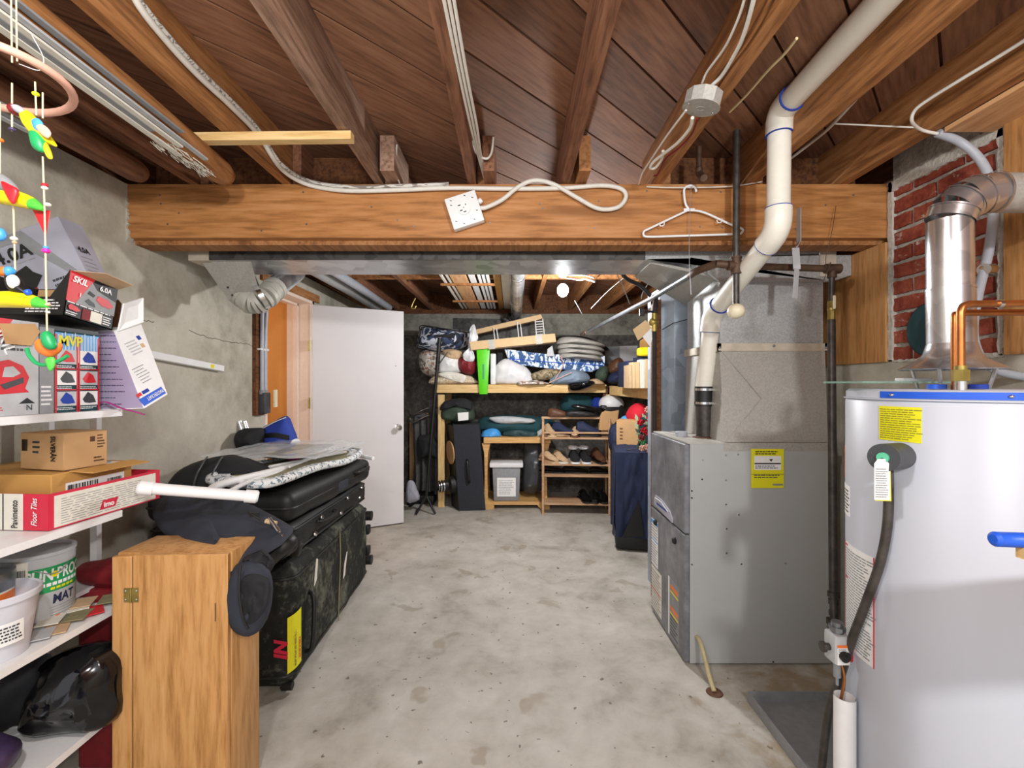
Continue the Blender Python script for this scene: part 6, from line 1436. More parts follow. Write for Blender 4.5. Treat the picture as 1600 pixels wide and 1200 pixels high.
# items on the rack top
pil('tall_boot', 'dark brown leather boot lying on top of the rack, the left one', 'boot', [(857, 640), (866, 638), (885, 644), (888, 650), (870, 654), (857, 653)], 4.75, .10, 'brown', .006, 9, 1, z0=.995)
pil('tall_boot', 'long black boot with a light trim lying on top of the rack', 'boot', [(884, 644), (900, 640), (925, 642), (936, 648), (930, 654), (900, 654), (886, 652)], 4.72, .10, 'black', .01, 9, 2, z0=.995)
pil('tall_boot', 'shiny black boot shaft leaning over the long black boot', 'boot', [(893, 633), (905, 632), (930, 636), (945, 638), (944, 644), (920, 642), (895, 637)], 4.68, .08, 'black_gloss', .004, 9, 3)
pil('teal_bag', 'dark teal printed bag behind the boots under the shelf', 'bag', [(876, 640), (880, 620), (895, 615), (920, 616), (928, 625), (925, 640), (900, 645)], 5.2, .3, 'teal', .02, 8, 4)
pil('blue_bundle', 'small blue bundle between the teal bag and the white helmet', 'bundle', [(924, 635), (928, 622), (940, 622), (944, 634), (936, 642)], 5.1, .2, 'royal', .02, 9, 5)
mb = MB(); q = P(955, 632, 5.0); mb.ball(q, (.28, .24, .22), 3); mb.v = [Vector((v.x, v.y, max(v.z, q.z-.02))) for v in mb.v]; solo(mb, 'white_helmet', 'white rounded helmet on the dark box under the shelf corner', 'helmet', 'white')
mb = MB(); mb.bb(P(937, 0, 5.0).x, P(970, 0, 5.0).x, 4.9, 5.2, P(0, 655, 5.0).z, P(0, 632, 5.0).z-.002, .01); solo(mb, 'dark_box', 'black box under the white helmet', 'box', 'black')
slab('torn_cardboard', 'torn cardboard piece standing on the rack below the dark box', 'cardboard', [(938, 650), (942, 641), (955, 643), (967, 641), (965, 655), (952, 672), (936, 672)], 4.66, .02, 'cardboard')
slab('rack_carton', 'small brown carton at the right end of the upper rack tier', 'carton', [(937, 662), (950, 662), (950, 676), (937, 676)], 4.72, .08, 'cardboard')
# right corner heap
pil('red_blanket', 'bright red cloth heap under the right shelf', 'cloth', [(978, 650), (985, 636), (998, 630), (1010, 636), (1020, 650), (1022, 668), (1000, 668), (985, 662)], 4.3, .3, 'redcloth', .025, 9, 1)
pil('blue_cloth', 'bright blue cloth between the carton and the red cloth', 'cloth', [(966, 662), (972, 652), (980, 650), (984, 664), (975, 674), (967, 670)], 4.35, .16, 'skyblue', .015, 9, 2)
r, b, fr = carton('brown_carton', 'upright brown carton on the navy covered trunk', (P(984, 0, 4.1).x, 4.15, .785), (0, 0, math.radians(-20)), (.19, .2, .22), 'cardboard'); lines(b, fr['front'], .03, .04, .03, .12, 4, 'brown')
mb = MB(); mb.bb(P(962, 0, 4.5).x, P(975, 0, 4.5).x, 4.35, 4.6, .62, .79); mb.bb(P(962, 0, 4.5).x-.0, 1.3, 4.35, 4.8, 0, .62, .01); solo(mb, 'dark_crate', 'dark crate hidden behind the navy trunk holding small items', 'crate', 'blackcloth')
pil('dark_bundle', 'dark blue bundle right of the shoe rack', 'bundle', [(952, 700), (952, 672), (960, 662), (968, 670), (970, 700), (965, 706)], 4.5, .2, 'navy', .03, 12, 3)
# flowers
r = root('artificial_flowers', 'artificial red and pink flowers with leaves beside the furnace corner', 'flowers', P(1008, 700, 3.6))
rn = random.Random(8)
mb = MB(); base_ = P(1006, 704, 3.62)
for i in range(14):
    q = P(rn.uniform(995, 1022), rn.uniform(640, 700), rn.uniform(3.55, 3.7)); mb.tube(smooth_path([base_, (base_+q)/2+Vector((rn.uniform(-.03, .03), 0, .02)), q], 3), .002, 5)
part(mb, 'stems', 'green', r, 1, True)
for i in range(26):
    q = P(rn.uniform(994, 1022), rn.uniform(645, 700), rn.uniform(3.5, 3.7)); a = rn.random()*3; L = .03
    mb = MB(); e1 = Vector((math.cos(a), .3, math.sin(a)))*L; e2 = Vector((-math.sin(a), .2, math.cos(a)))*L*.45; mb.prism([q-e1, q-e2, q+e1, q+e2], (0, .002, 0)); part(mb, 'leaf', ['greencloth', 'darkteal', plain('pale_leaf', '9fae8c')][i % 3], r, 0, True)
for i, (px, py, m) in enumerate(((1000, 660, 'redcloth'), (1006, 672, 'redcloth'), (1003, 684, 'darkred'), (1012, 676, 'redcloth'), (1010, 698, 'salmon'), (1015, 704, 'salmon'), (1003, 700, 'salmon'), (1016, 655, 'redcloth'), (1012, 640, 'salmon'), (1018, 648, 'paper'))):
    mb = MB(); q = P(px, py, 3.5)
    for k in range(7): mb.ball(q+Vector((.016*math.cos(k*.9), -.005*(k % 2), .016*math.sin(k*.9))), (.025, .012, .018), 1, rot=(0, -k*.9, 0))
    mb.ball(q, (.022, .022, .022), 1); part(mb, 'blossom', m, r, 1, True)
# navy trunk
r = root('fabric_wardrobe', 'navy blue fabric covered box on a black wheeled base beside the furnace', 'covered box', (1.075, 3.9, 0), (0, 0, math.radians(-10)))
mb = MB(); w, d_, z0, z1 = .40, .62, .115, .785
def tf(u, v):
    pass
def face(o, a, b_, nu, nv, nr):
    o, a, b_, nr = Vector(o), Vector(a), Vector(b_), Vector(nr)
    def fn(u, v):
        p = o+a*u+b_*v; e = min(1, 6*min(u, 1-u))
        g = noise.noise(Vector((p.x*11, p.y*11, p.z*2.5)))*.022+(.02*abs(noise.noise(Vector((p.x*23, p.y*23, p.z*5)))))
        if nr.z > .5: return p+nr*g*.5*e*min(1, 6*min(v, 1-v))
        return p+nr*(g*(1-.5*v)*e*(1 if v < .97 else .3)+.012*(1-v))
    return fn
hw, hd, H_ = w/2, d_/2, z1-z0
for o, a, b_, nr in (((-hw, -hd, z0), (w, 0, 0), (0, 0, H_), (0, -1, 0)), ((-hw, hd, z0), (0, -d_, 0), (0, 0, H_), (-1, 0, 0)), ((hw, -hd, z0), (0, d_, 0), (0, 0, H_), (1, 0, 0)), ((hw, hd, z0), (-w, 0, 0), (0, 0, H_), (0, 1, 0)), ((-hw, -hd, z1), (w, 0, 0), (0, d_, 0), (0, 0, 1))):
    mb.grid(face(o, a, b_, 0, 0, nr), 40, 40)
part(mb, 'fabric_cover', 'navy', r)
mb = MB(); mb.prism([(-hw+.05, -hd-.022, z0+.0), (.02, -hd-.022, z0+.02), (-.02, -hd-.022, z0+.30)], (0, .01, 0)); part(mb, 'dark_opening', 'black', r, 0)
mb = MB(); mb.box((0, 0, .065), (w-.01, d_-.01, .10), None, .01, 2); part(mb, 'wheeled_base', 'black', r)
for x in (-.15, .15):
    for y in (-.27, .27): part(MB().ball((x, y, .018), (.035, .035, .035), 2), 'caster', 'black', r)
mb = MB(); mb.tube(smooth_path([(-.1, -.2, z1+.006), (0, -.22, z1+.02), (.15, -.2, z1+.006)], 4), .008, 6, flat=.5); part(mb, 'strap', 'black', r)
# ================================================================ BEHIND THE DOOR
r = root('tripod_stand', 'tall black metal stand with folding feet left of the speaker box', 'stand', (-1.0, 4.75, 0))
A = P(666, 778, 4.72); B = P(687, 528, 4.72)
mb = MB(); mb.tube([A, B], .017, 10); mb.tube([P(683, 578, 4.72), B], .022, 10); part(mb, 'pole', 'black', r, 1, True)
mb = MB(); mb.tube([P(684, 572, 4.72), P(698, 552, 4.6), P(700, 549, 4.6)], .006, 6); part(mb, 'side_arm', 'steel', r, 1, True)
for q in ((680, 795, 4.62), (640, 782, 4.9), (650, 790, 4.6)):
    p_ = P(*q); p_.z = .014; mb = MB(); mb.tube([A+Vector((0, 0, .02)), p_], .012, 8); part(mb, 'leg', 'black', r, 1, True)
mb = MB(); vs = []
def coat(u, v):
    x = -1.14+.30*u+.03*math.sin(v*3); z = .95-.86*v+.05*math.sin(u*3.1); y = 5.12+.05*math.sin(u*26+1.5*math.sin(v*4))*(.25+.75*v)
    return (x, y, z)
mb.grid(coat, 60, 24, .006); mb.tube([Vector((-1.15, 5.12, .97)), Vector((-.84, 5.12, .97))], .02, 10)
solo(mb, 'grey_curtain', 'grey-brown fabric draped in vertical folds behind the black stand', 'drape', 'greypurple')
mb = MB(); mb.bb(-1.14, -.88, 5.0, 5.28, .03, .10, .01); mb.bb(-.9, -.86, 5.0, 5.28, 0, .1, .01); mb.bb(-1.16, -1.12, 5.0, 5.28, 0, .1, .01); solo(mb, 'dark_tray', 'low black tray on the floor under the grey drape', 'tray', 'black')
pil('dark_cloth', 'dark jacket hanging over the grey fabric', 'cloth', [(652, 690), (656, 680), (672, 680), (684, 690), (690, 708), (684, 716), (668, 712), (655, 720)], 5.0, .1, 'blackcloth', .02, 11, 3)
slab('brown_board', 'brown cardboard board standing behind the grey drape', 'board', [(640, 648), (668, 645), (676, 660), (676, 774), (640, 774)], 5.35, .03, 'cardboard')
for k, y_ in enumerate((640, 652)):
    mb = MB(); mb.tube(smooth_path([P(636, y_, 5.0), P(645, y_+8, 4.98), P(658, y_+2, 5.0), P(672, y_-3, 5.05), P(690, y_-2, 5.0)], 5), .010, 8); solo(mb, 'metal_hook_bar', ['dark curved bar behind the door edge, the upper one', 'dark curved bar behind the door edge, the lower one'][k], 'bar', 'iron')
pil('clear_bag', 'bluish clear plastic bag on the floor behind the door edge', 'bag', [(636, 755), (645, 750), (652, 765), (655, 780), (636, 784)], 4.75, .12, 'greyprint', .02, 12, 2, z0=.003)
# ================================================================ FAR CEILING
r = root('lamp_holder', 'porcelain bulb holder with a bright round bulb under the far joists', 'lamp', (.38, 3.4, 2.2))
mb = MB(); mb.lathe([(0, .03), (.055, .03), (.05, -.02), (.035, -.06), (.02, -.075), (0, -.075)], 28, Matrix.Translation((0, 0, .0))); part(mb, 'socket_base', 'white', r)
mb = MB(); mb.ball((0, 0, -.17), (.085, .085, .10), 3); bl = part(mb, 'light_bulb', emit('bulb_glow', 'fff8ee', 30), r)
bl.visible_shadow = True
bpy.data.objects['back_bulb_light'].location = (.38, 3.4, 1.96)
mb = MB(); mb.bb(.30, .46, 3.32, 3.48, 2.231, 2.245); solo(mb, 'lamp_board', 'small wooden board fixing the bulb holder to the joists', 'board', 'joist_orange', smooth=0)
r = root('round_duct', 'round shiny metal duct running under the far ceiling to the back wall', 'duct', (.03, 4, 2.2))
mb = MB(); mb.tube([(.035, 2.6, 2.19), (.045, 4.2, 2.17), (.05, 5.5, 2.14)], .062, 28); part(mb, 'duct_run', 'alu', r, 1, True)
for k, y in enumerate((3.5, 4.55)): mb = MB(); mb.tube([(.04, y, 2.18-.01*k), (.04, y+.03, 2.18-.01*k)], .065, 28); part(mb, 'duct_joint', 'chrome', r, 1, True)
mb = MB(); mb.tube(smooth_path([P(800, 487, 5.3), P(795, 495, 5.2), P(800, 502, 5.2)], 4), .02, 8); mb.tube(smooth_path([P(806, 485, 5.2), P(812, 493, 5.2), P(807, 500, 5.2)], 4), .008, 8); solo(mb, 'duct_rag', 'small dark rag and tie hanging at the far end of the round duct', 'rag', 'black')
for k, (x, m, wd, l) in enumerate(((-.575, 'offwhite', .02, 'narrow cream trim strip, leftmost in the ceiling rack'), (-.53, 'offwhite', .02, 'narrow cream trim strip, second in the ceiling rack'), (-.44, 'ply_pale', .13, 'wide tan panel stored in the ceiling rack'), (-.33, 'white', .05, 'white board with a dark end in the ceiling rack'), (-.27, 'white', .022, 'thin white batten right of the dark-ended board'), (-.235, 'white', .022, 'thin white batten, middle of the three in the ceiling rack'), (-.20, 'white', .022, 'thin white batten, right of the three in the ceiling rack'), (-.125, 'cardboard2', .055, 'orange-tan board right of the white battens'), (-.055, 'offwhite', .07, 'wide cream board nearest the round duct'))):
    mb = MB(); mb.bb(x-wd/2, x+wd/2, (2.75 if k < 4 else 3.3) if k < 7 else 2.65, 5.3, 2.206+.002*(k % 2), 2.226); solo(mb, 'stored_board', l, 'board', m, smooth=0)
for k, y in enumerate((3.95, 4.75)):
    mb = MB(); mb.bb(-.62, -.15, y, y+.03, 2.186, 2.205); solo(mb, 'ceiling_lath', ['nearer wooden slat holding the stored boards under the joists', 'farther wooden slat holding the stored boards under the joists'][k], 'slat', 'joist_orange', smooth=0)
mb = MB(); mb.tube(smooth_path([P(649, 466, 4.3), P(645, 474, 4.3), P(643, 481, 4.3), P(648, 482, 4.3), P(650, 478, 4.3)], 4), .006, 6); solo(mb, 'ceiling_hook', 'pale metal hook hanging from a far joist above the door', 'hook', 'brass')
for k, (x, rr, m) in enumerate(((-1.50, .05, 'galv'), (-1.38, .035, 'pvc_grey'))):
    mb = MB(); mb.tube([(x, 2.7, 2.20), (x+.02, 4.0, 2.19), (x+.03, 5.0, 2.17)], rr, 16); solo(mb, 'ceiling_pipe', ['dull metal pipe near the left wall under the far joists', 'thinner grey pipe near the left wall under the far joists'][k], 'pipe', m)
mb = MB(); mb.tube(smooth_path([P(930, 440, 3.2), P(915, 436, 3.3), P(905, 437, 3.4), P(884, 434, 3.4)], 5), .007, 8); mb.tube(smooth_path([P(928, 434, 3.2), P(912, 430, 3.3), P(884, 430, 3.4)], 5), .006, 8); solo(mb, 'lamp_cable', 'white cables feeding the bare bulb lamp', 'cable', 'grey')
for k, ps in enumerate(([(962, 424, 2.62), (972, 445, 2.7), (984, 475, 2.8)], [(975, 434, 2.7), (950, 455, 3.0), (935, 470, 3.2), (924, 482, 3.3)], [(1013, 443, 2.7), (1004, 458, 2.75), (1002, 467, 2.75)], [(898, 470, 3.6), (908, 488, 3.7), (912, 495, 3.8)])):
    mb = MB(); mb.tube(smooth_path([P(*q) for q in ps], 5), .0025, 5); solo(mb, 'ceiling_wire', ['thin pale wire dropping from the duct to the steel pipe', 'long pale twisted wire sloping from the duct corner', 'short pale wire beside the slanted duct top', 'thin wire hanging right of the bulb'][k], 'wire', 'grey')
# ================================================================ NEAR CEILING: CABLES, BOXES, BATTEN, TUBES
mb = MB(); A, B = P(310, 200, 1.66), P(548, 205, 1.62); mb.box((A+B)/2+Vector((0, 0, .0)), ((B-A).length, .035, .03), (0, 0, -.02)); mb.v = [Vector((v.x, v.y, v.z-((A+B)/2).z+JB-.018)) for v in mb.v]
solo(mb, 'ceiling_batten', 'pale new wood batten nailed across two joists', 'batten', 'pine', smooth=0)
ps = [P(x_, y_, .985*F/(800-x_)) for x_, y_ in ((190, -60), (215, 5), (262, 66), (310, 118), (360, 165), (405, 212), (438, 262))]+[P(480, 288, 2.045), P(540, 298, 2.042), P(620, 297, 2.042), P(700, 294, 2.043), P(800, 295, 2.043), P(880, 294, 2.043), P(940, 290, 2.043), P(970, 295, 2.043), P(978, 308, 2.043), P(965, 324, 2.043), P(935, 326, 2.041), P(900, 308, 2.036), P(865, 288, 2.036), P(835, 282, 2.036), P(810, 292, 2.033), P(785, 312, 2.03), P(760, 324, 2.028), P(750, 325, 2.028)]
mb = MB(); mb.tube(smooth_path(ps, 7), .0098, 10); solo(mb, 'white_cable', 'thick white cable looping along the beam top to the white outlet box', 'cable', 'cable')
mb = MB(); mb.tube(smooth_path([p+Vector((0.004, -.006, .016)) for p in ps[0:11]], 7), .0075, 8); solo(mb, 'braided_cable', 'grey braided cable running beside the white cable from the ceiling to the beam', 'cable', 'cable_braid')
r = root('outlet_box', 'square white outlet box with a round socket, tilted on the beam face', 'outlet', P(727, 333, 2.055), (0, math.radians(-18), 0))
mb = MB(); mb.box((0, -.022, 0), (.142, .04, .142), None, .004, 2); b = part(mb, 'box_body', 'whiteplastic', r)
f = frame((-.071, -.0425, -.071), (1, 0, 0), (0, 0, 1))
mb = MB(); mb.lathe([(0, 0), (.029, 0), (.028, .005), (0, .006)], 28, Matrix.Translation((0, -.042, .004)) @ Euler((math.pi/2, 0, 0)).to_matrix().to_4x4()); sk = part(mb, 'round_socket', 'paper', r)
for a, b_, w_, h_ in ((-.016, .018, .012, .004), (-.014, -.006, .012, .004), (.0, -.016, .012, .004), (.012, .014, .004, .006), (.0, .003, .004, .004)): part(MB().box((a, -.0485, .004+b_), (w_, .001, h_)), 'socket_slot', 'black', sk, 0)
for a, b_ in ((-.05, .035), (-.045, .055), (.05, .04), (.052, -.02), (-.05, -.04), (.03, -.055), (-.02, -.06), (.02, .058)): part(MB().box((a, -.043, b_), (.008, .002, .003), (0, .6, 0)), 'knockout_slot', 'darkgrey', b, 0)
mb = MB(); mb.tube([(.07, -.022, .018), (.085, -.02, .025)], .012, 12); part(mb, 'cable_gland', 'whiteplastic', r)
# vertical cable bundle on the fourth joist
xj = xs[3]+.03
mb = None
for k in range(3):
    o_ = .011*k; mb = MB(); mb.tube(smooth_path([(xj+o_-.012, .95, JB-.006+.006*k), (xj+o_-.004, 1.3, JB-.004), (xj+o_+.004, 1.6, JB+.006), (xj+.010+o_*.6, 1.9, JB+.04), (xj+.03+o_*.7, 2.07, JB+.012)], 7), .0045, 8)
    solo(mb, 'joist_cable', ['white cable stapled along the fourth joist, leftmost of three', 'white cable stapled along the fourth joist, middle of three', 'white cable stapled along the fourth joist, right of three'][k], 'cable', 'cable', 'cables along the fourth joist')
mb = MB(); mb.tube(smooth_path([P(738, 222, 1.85), P(745, 240, 1.88), P(760, 248, 1.9), (P(768, 238, 1.9)), P(771, 214, 1.86)], 5), .0045, 8); mb.tube([P(739, 224, 1.845), P(739, 224, 1.85)+Vector((.004, 0, .008))], .007, 8)
solo(mb, 'cut_cable', 'short white cut-off cable end curling by the fourth joist', 'cable', 'cable')
for k, (ps, l) in enumerate((([(620, 226, 1.96), (619, 250, 1.98), (621, 275, 2.0), (625, 288, 2.05)], 'thin white wire on the grey wood block'), ([(1010, 292, 2.05), (1040, 293, 2.04), (1090, 293, 2.04), (1145, 291, 2.04), (1190, 284, 2.05)], 'thin white string along the right part of the beam top'), ([(1300, 193, 1.75), (1380, 197, 1.7), (1450, 200, 1.66), (1572, 204, 1.6)], 'thin white cord running from a joist to the chimney corner'))):
    mb = MB(); mb.tube(smooth_path([P(*q) for q in ps], 5), .003, 6); solo(mb, 'thin_wire', l, 'wire', 'cable')
# round junction box on the sixth joist
c = P(1098, 158, 1.42); r = root('junction_box', 'round galvanised junction box hanging under the sixth joist', 'junction box', c, (math.radians(8), math.radians(12), 0))
mb = MB(); mb.lathe([(0, -.018), (.055, -.018), (.056, .022), (0, .022)], 10); b = part(mb, 'box_body', 'galv_dull', r, 0)
mb = MB(); mb.lathe([(0, -.021), (.0565, -.021), (.0565, -.018), (0, -.018)], 32); mb.lathe([(.010, -.0215), (.012, -.023), (.014, -.0215)], 20, None, False); part(mb, 'cover_plate', 'galv_dull', r, 1)
for a in (.3, 3.4): part(MB().ball((.045*math.cos(a), .045*math.sin(a), -.022), (.009, .009, .006), 2), 'cover_screw', 'chrome', r)
mb = MB(); mb.tube([(.02, .04, .02), (.024, .05, .035)], .012, 12); part(mb, 'cable_clamp', 'chrome', r)
for k, (ps, m, l) in enumerate((
    ([(1112, 134, 1.40), (1128, 118, 1.36), (1145, 90, 1.28), (1160, 60, 1.2), (1175, 10, 1.1), (1190, -60, 1.0)], 'cable', 'thick white cable leaving the round junction box upwards'),
    ([(1097, 130, 1.42), (1105, 112, 1.38), (1125, 85, 1.3), (1140, 60, 1.22), (1160, 10, 1.12), (1175, -60, 1.02)], 'cable', 'thin white cable left of the thick one above the junction box'),
    ([(1082, 184, 1.46), (1078, 200, 1.52), (1060, 222, 1.62), (1040, 238, 1.72), (1022, 252, 1.8), (1016, 262, 1.84), (1024, 262, 1.84), (1034, 248, 1.78), (1036, 236, 1.72)], 'cable', 'looped white cable below the round junction box'),
    ([(1072, 172, 1.44), (1060, 188, 1.5), (1042, 212, 1.62), (1020, 245, 1.8), (1004, 270, 1.95), (998, 288, 2.05)], 'cable', 'thin white cable running from the junction box down to the beam'),
    ([(1125, 142, 1.42), (1138, 130, 1.4), (1148, 108, 1.36), (1156, 80, 1.3), (1165, 40, 1.2), (1175, -40, 1.05)], 'rusty', 'thin dark wire right of the cables above the junction box'),
    ([(1090, 185, 1.48), (1080, 210, 1.58), (1060, 232, 1.7), (1040, 248, 1.8), (1028, 272, 1.92), (1022, 275, 1.95)], 'darkred', 'thin dark red wire curling below the junction box'))):
    mb = MB(); mb.tube(smooth_path([P(*q) for q in ps], 6), .0055 if k in (0, 2) else .0035, 8); solo(mb, 'ceiling_cable', l, 'cable', m)
for k, (ps, m, l) in enumerate((
    ([(1430, 55, 1.24), (1400, 90, 1.32), (1370, 122, 1.42), (1340, 152, 1.55), (1310, 185, 1.7), (1290, 205, 1.82), (1265, 225, 1.95), (1235, 248, 2.03)], 'cable', 'white cable along the eighth joist above the flue pipe'),
    ([(1450, 55, 1.24), (1415, 85, 1.32), (1375, 115, 1.42), (1330, 145, 1.55), (1295, 180, 1.7), (1270, 208, 1.84), (1240, 240, 1.98)], 'black', 'black cable crossing the white cable along the eighth joist'),
    ([(1245, 60, 1.25), (1225, 85, 1.32), (1200, 110, 1.4), (1165, 150, 1.58), (1140, 175, 1.7)], 'string', 'thin string along the joist left of the flue pipe'))):
    mb = MB(); mb.tube(smooth_path([P(*q) for q in ps], 6), .006 if k == 0 else .004, 8); solo(mb, 'ceiling_cable', l, 'cable', m)
mb = MB(); mb.tube([Vector((.80, 2.02, 2.34)), Vector((1.24, 1.25, 2.36))], .04, 20); mb.v = [v+Vector((.0, .0, .0)) for v in mb.v]
mb = MB(); mb.tube([P(1092, 262, 1.98), P(1092, 230, 1.98)], .012, 10); mb.tube(smooth_path([P(1092, 262, 1.98), P(1093, 272, 1.98), P(1100, 278, 1.93)], 4), .015, 12); solo(mb, 'short_pipe', 'short old open-ended pipe bend above the beam beside the gas pipe', 'pipe', 'rusty')
# hanger
r = root('coat_hanger', 'white plastic coat hanger hooked on a wire in front of the beam', 'hanger', P(1075, 365, 2.04))
D_h = 2.035
mb = MB(); mb.tube(smooth_path([P(1088, 300, D_h), P(1086, 293, D_h), P(1079, 290, D_h), (P(1070, 294, D_h)), P(1069, 304, D_h), P(1071, 318, D_h), P(1076, 327, D_h)], 5), .005, 10); part(mb, 'hook', 'whiteplastic', r, 1, True)
mb = MB(); mb.tube(smooth_path([P(1076, 328, D_h), P(1055, 338, D_h), P(1015, 357, D_h), P(1006, 362, D_h), P(1007, 369, D_h), P(1020, 370, D_h)], 5)+[P(1145, 366, D_h)]+smooth_path([P(1158, 365, D_h), P(1160, 358, D_h), P(1140, 350, D_h), P(1100, 332, D_h), P(1076, 328, D_h)], 5), .0048, 10); part(mb, 'frame', 'whiteplastic', r, 1, True)
mb = MB(); mb.box(P(1077, 328, D_h), (.05, .006, .014), None, .002); part(mb, 'centre_web', 'whiteplastic', r, 1, True)
for px, py in ((1034, 349), (1124, 344)): mb = MB(); mb.tube(smooth_path([P(px-4, py, D_h-.006), P(px-2, py+4, D_h-.008), P(px+3, py+3, D_h-.008), P(px+4, py-2, D_h-.006)], 3), .0025, 6); part(mb, 'strap_notch', 'whiteplastic', r, 1, True)
mb = MB(); mb.tube(smooth_path([P(1080, 291, D_h+.0), P(1078, 330, D_h-.006), P(1077, 400, D_h-.004), P(1080, 460, D_h)], 4), .0013, 5); solo(mb, 'hanging_string', 'thin wire hanging down through the coat hanger', 'wire', 'grey')
# round-ended cardboard tubes and strips stored under the joists at top left
r = root('stored_tube', 'long round-ended brown tube with peeling whitish strips under the second joist', 'tube', (-1.15, 1.4, 2.17))
ps = [Vector((-1.10, .55, 2.17)), Vector((-1.12, 1.3, 2.17)), Vector((-1.155, 1.80, 2.17))]
mb = MB(); mb.tube(ps+[Vector((-1.158, 1.84, 2.17)), Vector((-1.16, 1.865, 2.17))], [.048, .048, .048, .038, .012], 20); part(mb, 'brown_tube', 'joist_orange', r, 1, True)
for k in range(7):
    mb = MB(); x = -1.155+.019*k; z = 2.124-.004*(k % 3)-(.006 if 1 < k < 5 else 0)+.016*abs(k-3)/3; e = 1.62-.05*((k*3) % 5); xe = x-.03*(e-.4)/1.2
    mb.hexa([Vector(p) for p in ((x-.009, .4, z), (x+.009, .4, z), (xe+.009, e, z), (xe-.009, e, z), (x-.009, .4, z+.006), (x+.009, .4, z+.006), (xe+.009, e, z+.006), (xe-.009, e, z+.006))]); part(mb, 'peeling_strip', ['offwhite', 'lightgrey', 'offwhite', 'grey', 'offwhite', 'lightgrey', 'grey'][k], r, 0, True)
mb = MB(); rn = random.Random(2)
for i in range(90):
    y = 1.48+.22*rn.random(); x = -1.185+.07*rn.random(); mb.tube([(x, y, 2.122), (x+rn.uniform(-.012, .012), y+.035, 2.119-.004*rn.random())], .0014, 4)
part(mb, 'torn_fibres', 'offwhite', r, 0, True, kind='stuff')
r = root('stored_tube', 'second round-ended brown tube nearer the left wall with grey strips', 'tube', (-1.5, 1.4, 2.17))
ps = [Vector((-1.46, .55, 2.16)), Vector((-1.48, 1.3, 2.17)), Vector((-1.50, 1.80, 2.18))]
mb = MB(); mb.tube(ps+[Vector((-1.503, 1.84, 2.18)), Vector((-1.505, 1.86, 2.18))], [.046, .046, .046, .036, .012], 20); part(mb, 'brown_tube', 'joist', r, 1, True)
for k in range(4):
    mb = MB(); x = -1.50+.024*k; z = 2.104+.004*(k % 3); mb.hexa([Vector(p) for p in ((x-.011, .4, z), (x+.011, .4, z), (x-.005, 1.50-.05*k, z+.015), (x-.025, 1.50-.05*k, z+.015), (x-.011, .4, z+.005), (x+.011, .4, z+.005), (x-.005, 1.50-.05*k, z+.02), (x-.025, 1.50-.05*k, z+.02))]); part(mb, 'grey_strip', ['lightgrey', 'grey', 'offwhite', 'grey'][k], r, 0, True)
# ================================================================ HANGING BIRD MOBILE (top left)
MD = .86
r = root('parrot_mobile', 'colourful hanging mobile of toy parrots, toucans and bananas on a pink ring', 'mobile', P(-20, 120, MD))
rc_ = P(-20, 118, MD)
mb = MB(); mb.tube([rc_+Vector((.118*math.cos(2*math.pi*k/40), .118*math.sin(2*math.pi*k/40), .008*math.cos(2*math.pi*k/40))) for k in range(40)], .0075, 12, closed=True); part(mb, 'pink_ring', 'salmon', r, 1, True)
def strg(a, b_): mb = MB(); mb.tube([P(*a), P(*b_)], .0014, 6); return part(mb, 'string', 'string', r, 1, True)
strg((17, -40, MD), (19, 98, MD)); strg((25, -40, MD), (27, 96, MD)); strg((55, 128, MD), (57, 180, MD)); strg((67, 145, MD), (67, 185, MD)); strg((67, 245, MD), (70, 330, MD)); strg((70, 330, MD), (74, 530, MD)); strg((19, 130, MD), (19, 205, MD)); strg((21, 318, MD), (24, 425, MD)); strg((0, 160, MD), (0, 290, MD)); strg((-6, 480, MD), (-4, 560, MD))
for (px, py, s_, m) in ((56, 147, 10, 'yellowlabel'), (19, 202, 9, 'purple'), (70, 289, 9, 'red'), (70, 294, 9, 'offwhite'), (22, 373, 10, 'offwhite'), (23, 379, 7, 'tan'), (72, 387, 8, 'skyblue'), (72, 392, 11, 'pink'), (75, 320, 9, 'offwhite'), (0, 219, 10, 'orange'), (22, 297, 7, 'offwhite'), (75, 476, 8, 'salmon'), (75, 488, 6, 'offwhite')):
    mb = MB(); k = MD/F; mb.ball(P(px, py, MD), (s_*k, s_*k, s_*.7*k), 2); part(mb, 'bead', m, r, 1, True)
def banana(pts, rmax):
    n = 14; path = smooth_path([P(*p) for p in pts], 8); L = len(path); rad = [rmax*math.sin(math.pi*min(.97, max(.03, .08+.9*i/(L-1))))**.6 for i in range(L)]
    cut_ = int(L*.80)
    mb = MB(); mb.tube(path[:cut_+1], rad[:cut_+1], n); part(mb, 'banana_body', 'banana', r, 1, True)
    mb = MB(); mb.tube(path[cut_:], rad[cut_:], n); part(mb, 'banana_tip', plain('tip_green', '4fc53c', .3), r, 1, True)
banana([(-50, 300, MD), (-20, 303, MD), (15, 308, MD), (45, 316, MD), (68, 327, MD)], .0155)
banana([(-60, 466, MD), (-20, 468, MD), (20, 468, MD), (50, 471, MD), (76, 478, MD)], .0155)
def blob(pts, d, th, m, nm, n_=3): mb = MB(); mb.pillow([P(x, y, d) for x, y in pts], th, 0, 5, 1, n_); return part(mb, nm, m, r, 1, True)
blob([(32, 172), (42, 172), (55, 183), (72, 205), (88, 228), (78, 226), (62, 222), (46, 205), (36, 190)], MD, .028, 'yellow', 'parrot_body')
blob([(14, 168), (22, 163), (33, 170), (34, 181), (24, 180), (18, 177)], MD, .022, 'darkred', 'parrot_beak'); blob([(20, 165), (30, 165), (38, 172), (32, 178), (24, 174)], MD-.008, .018, 'greyprint', 'parrot_face')
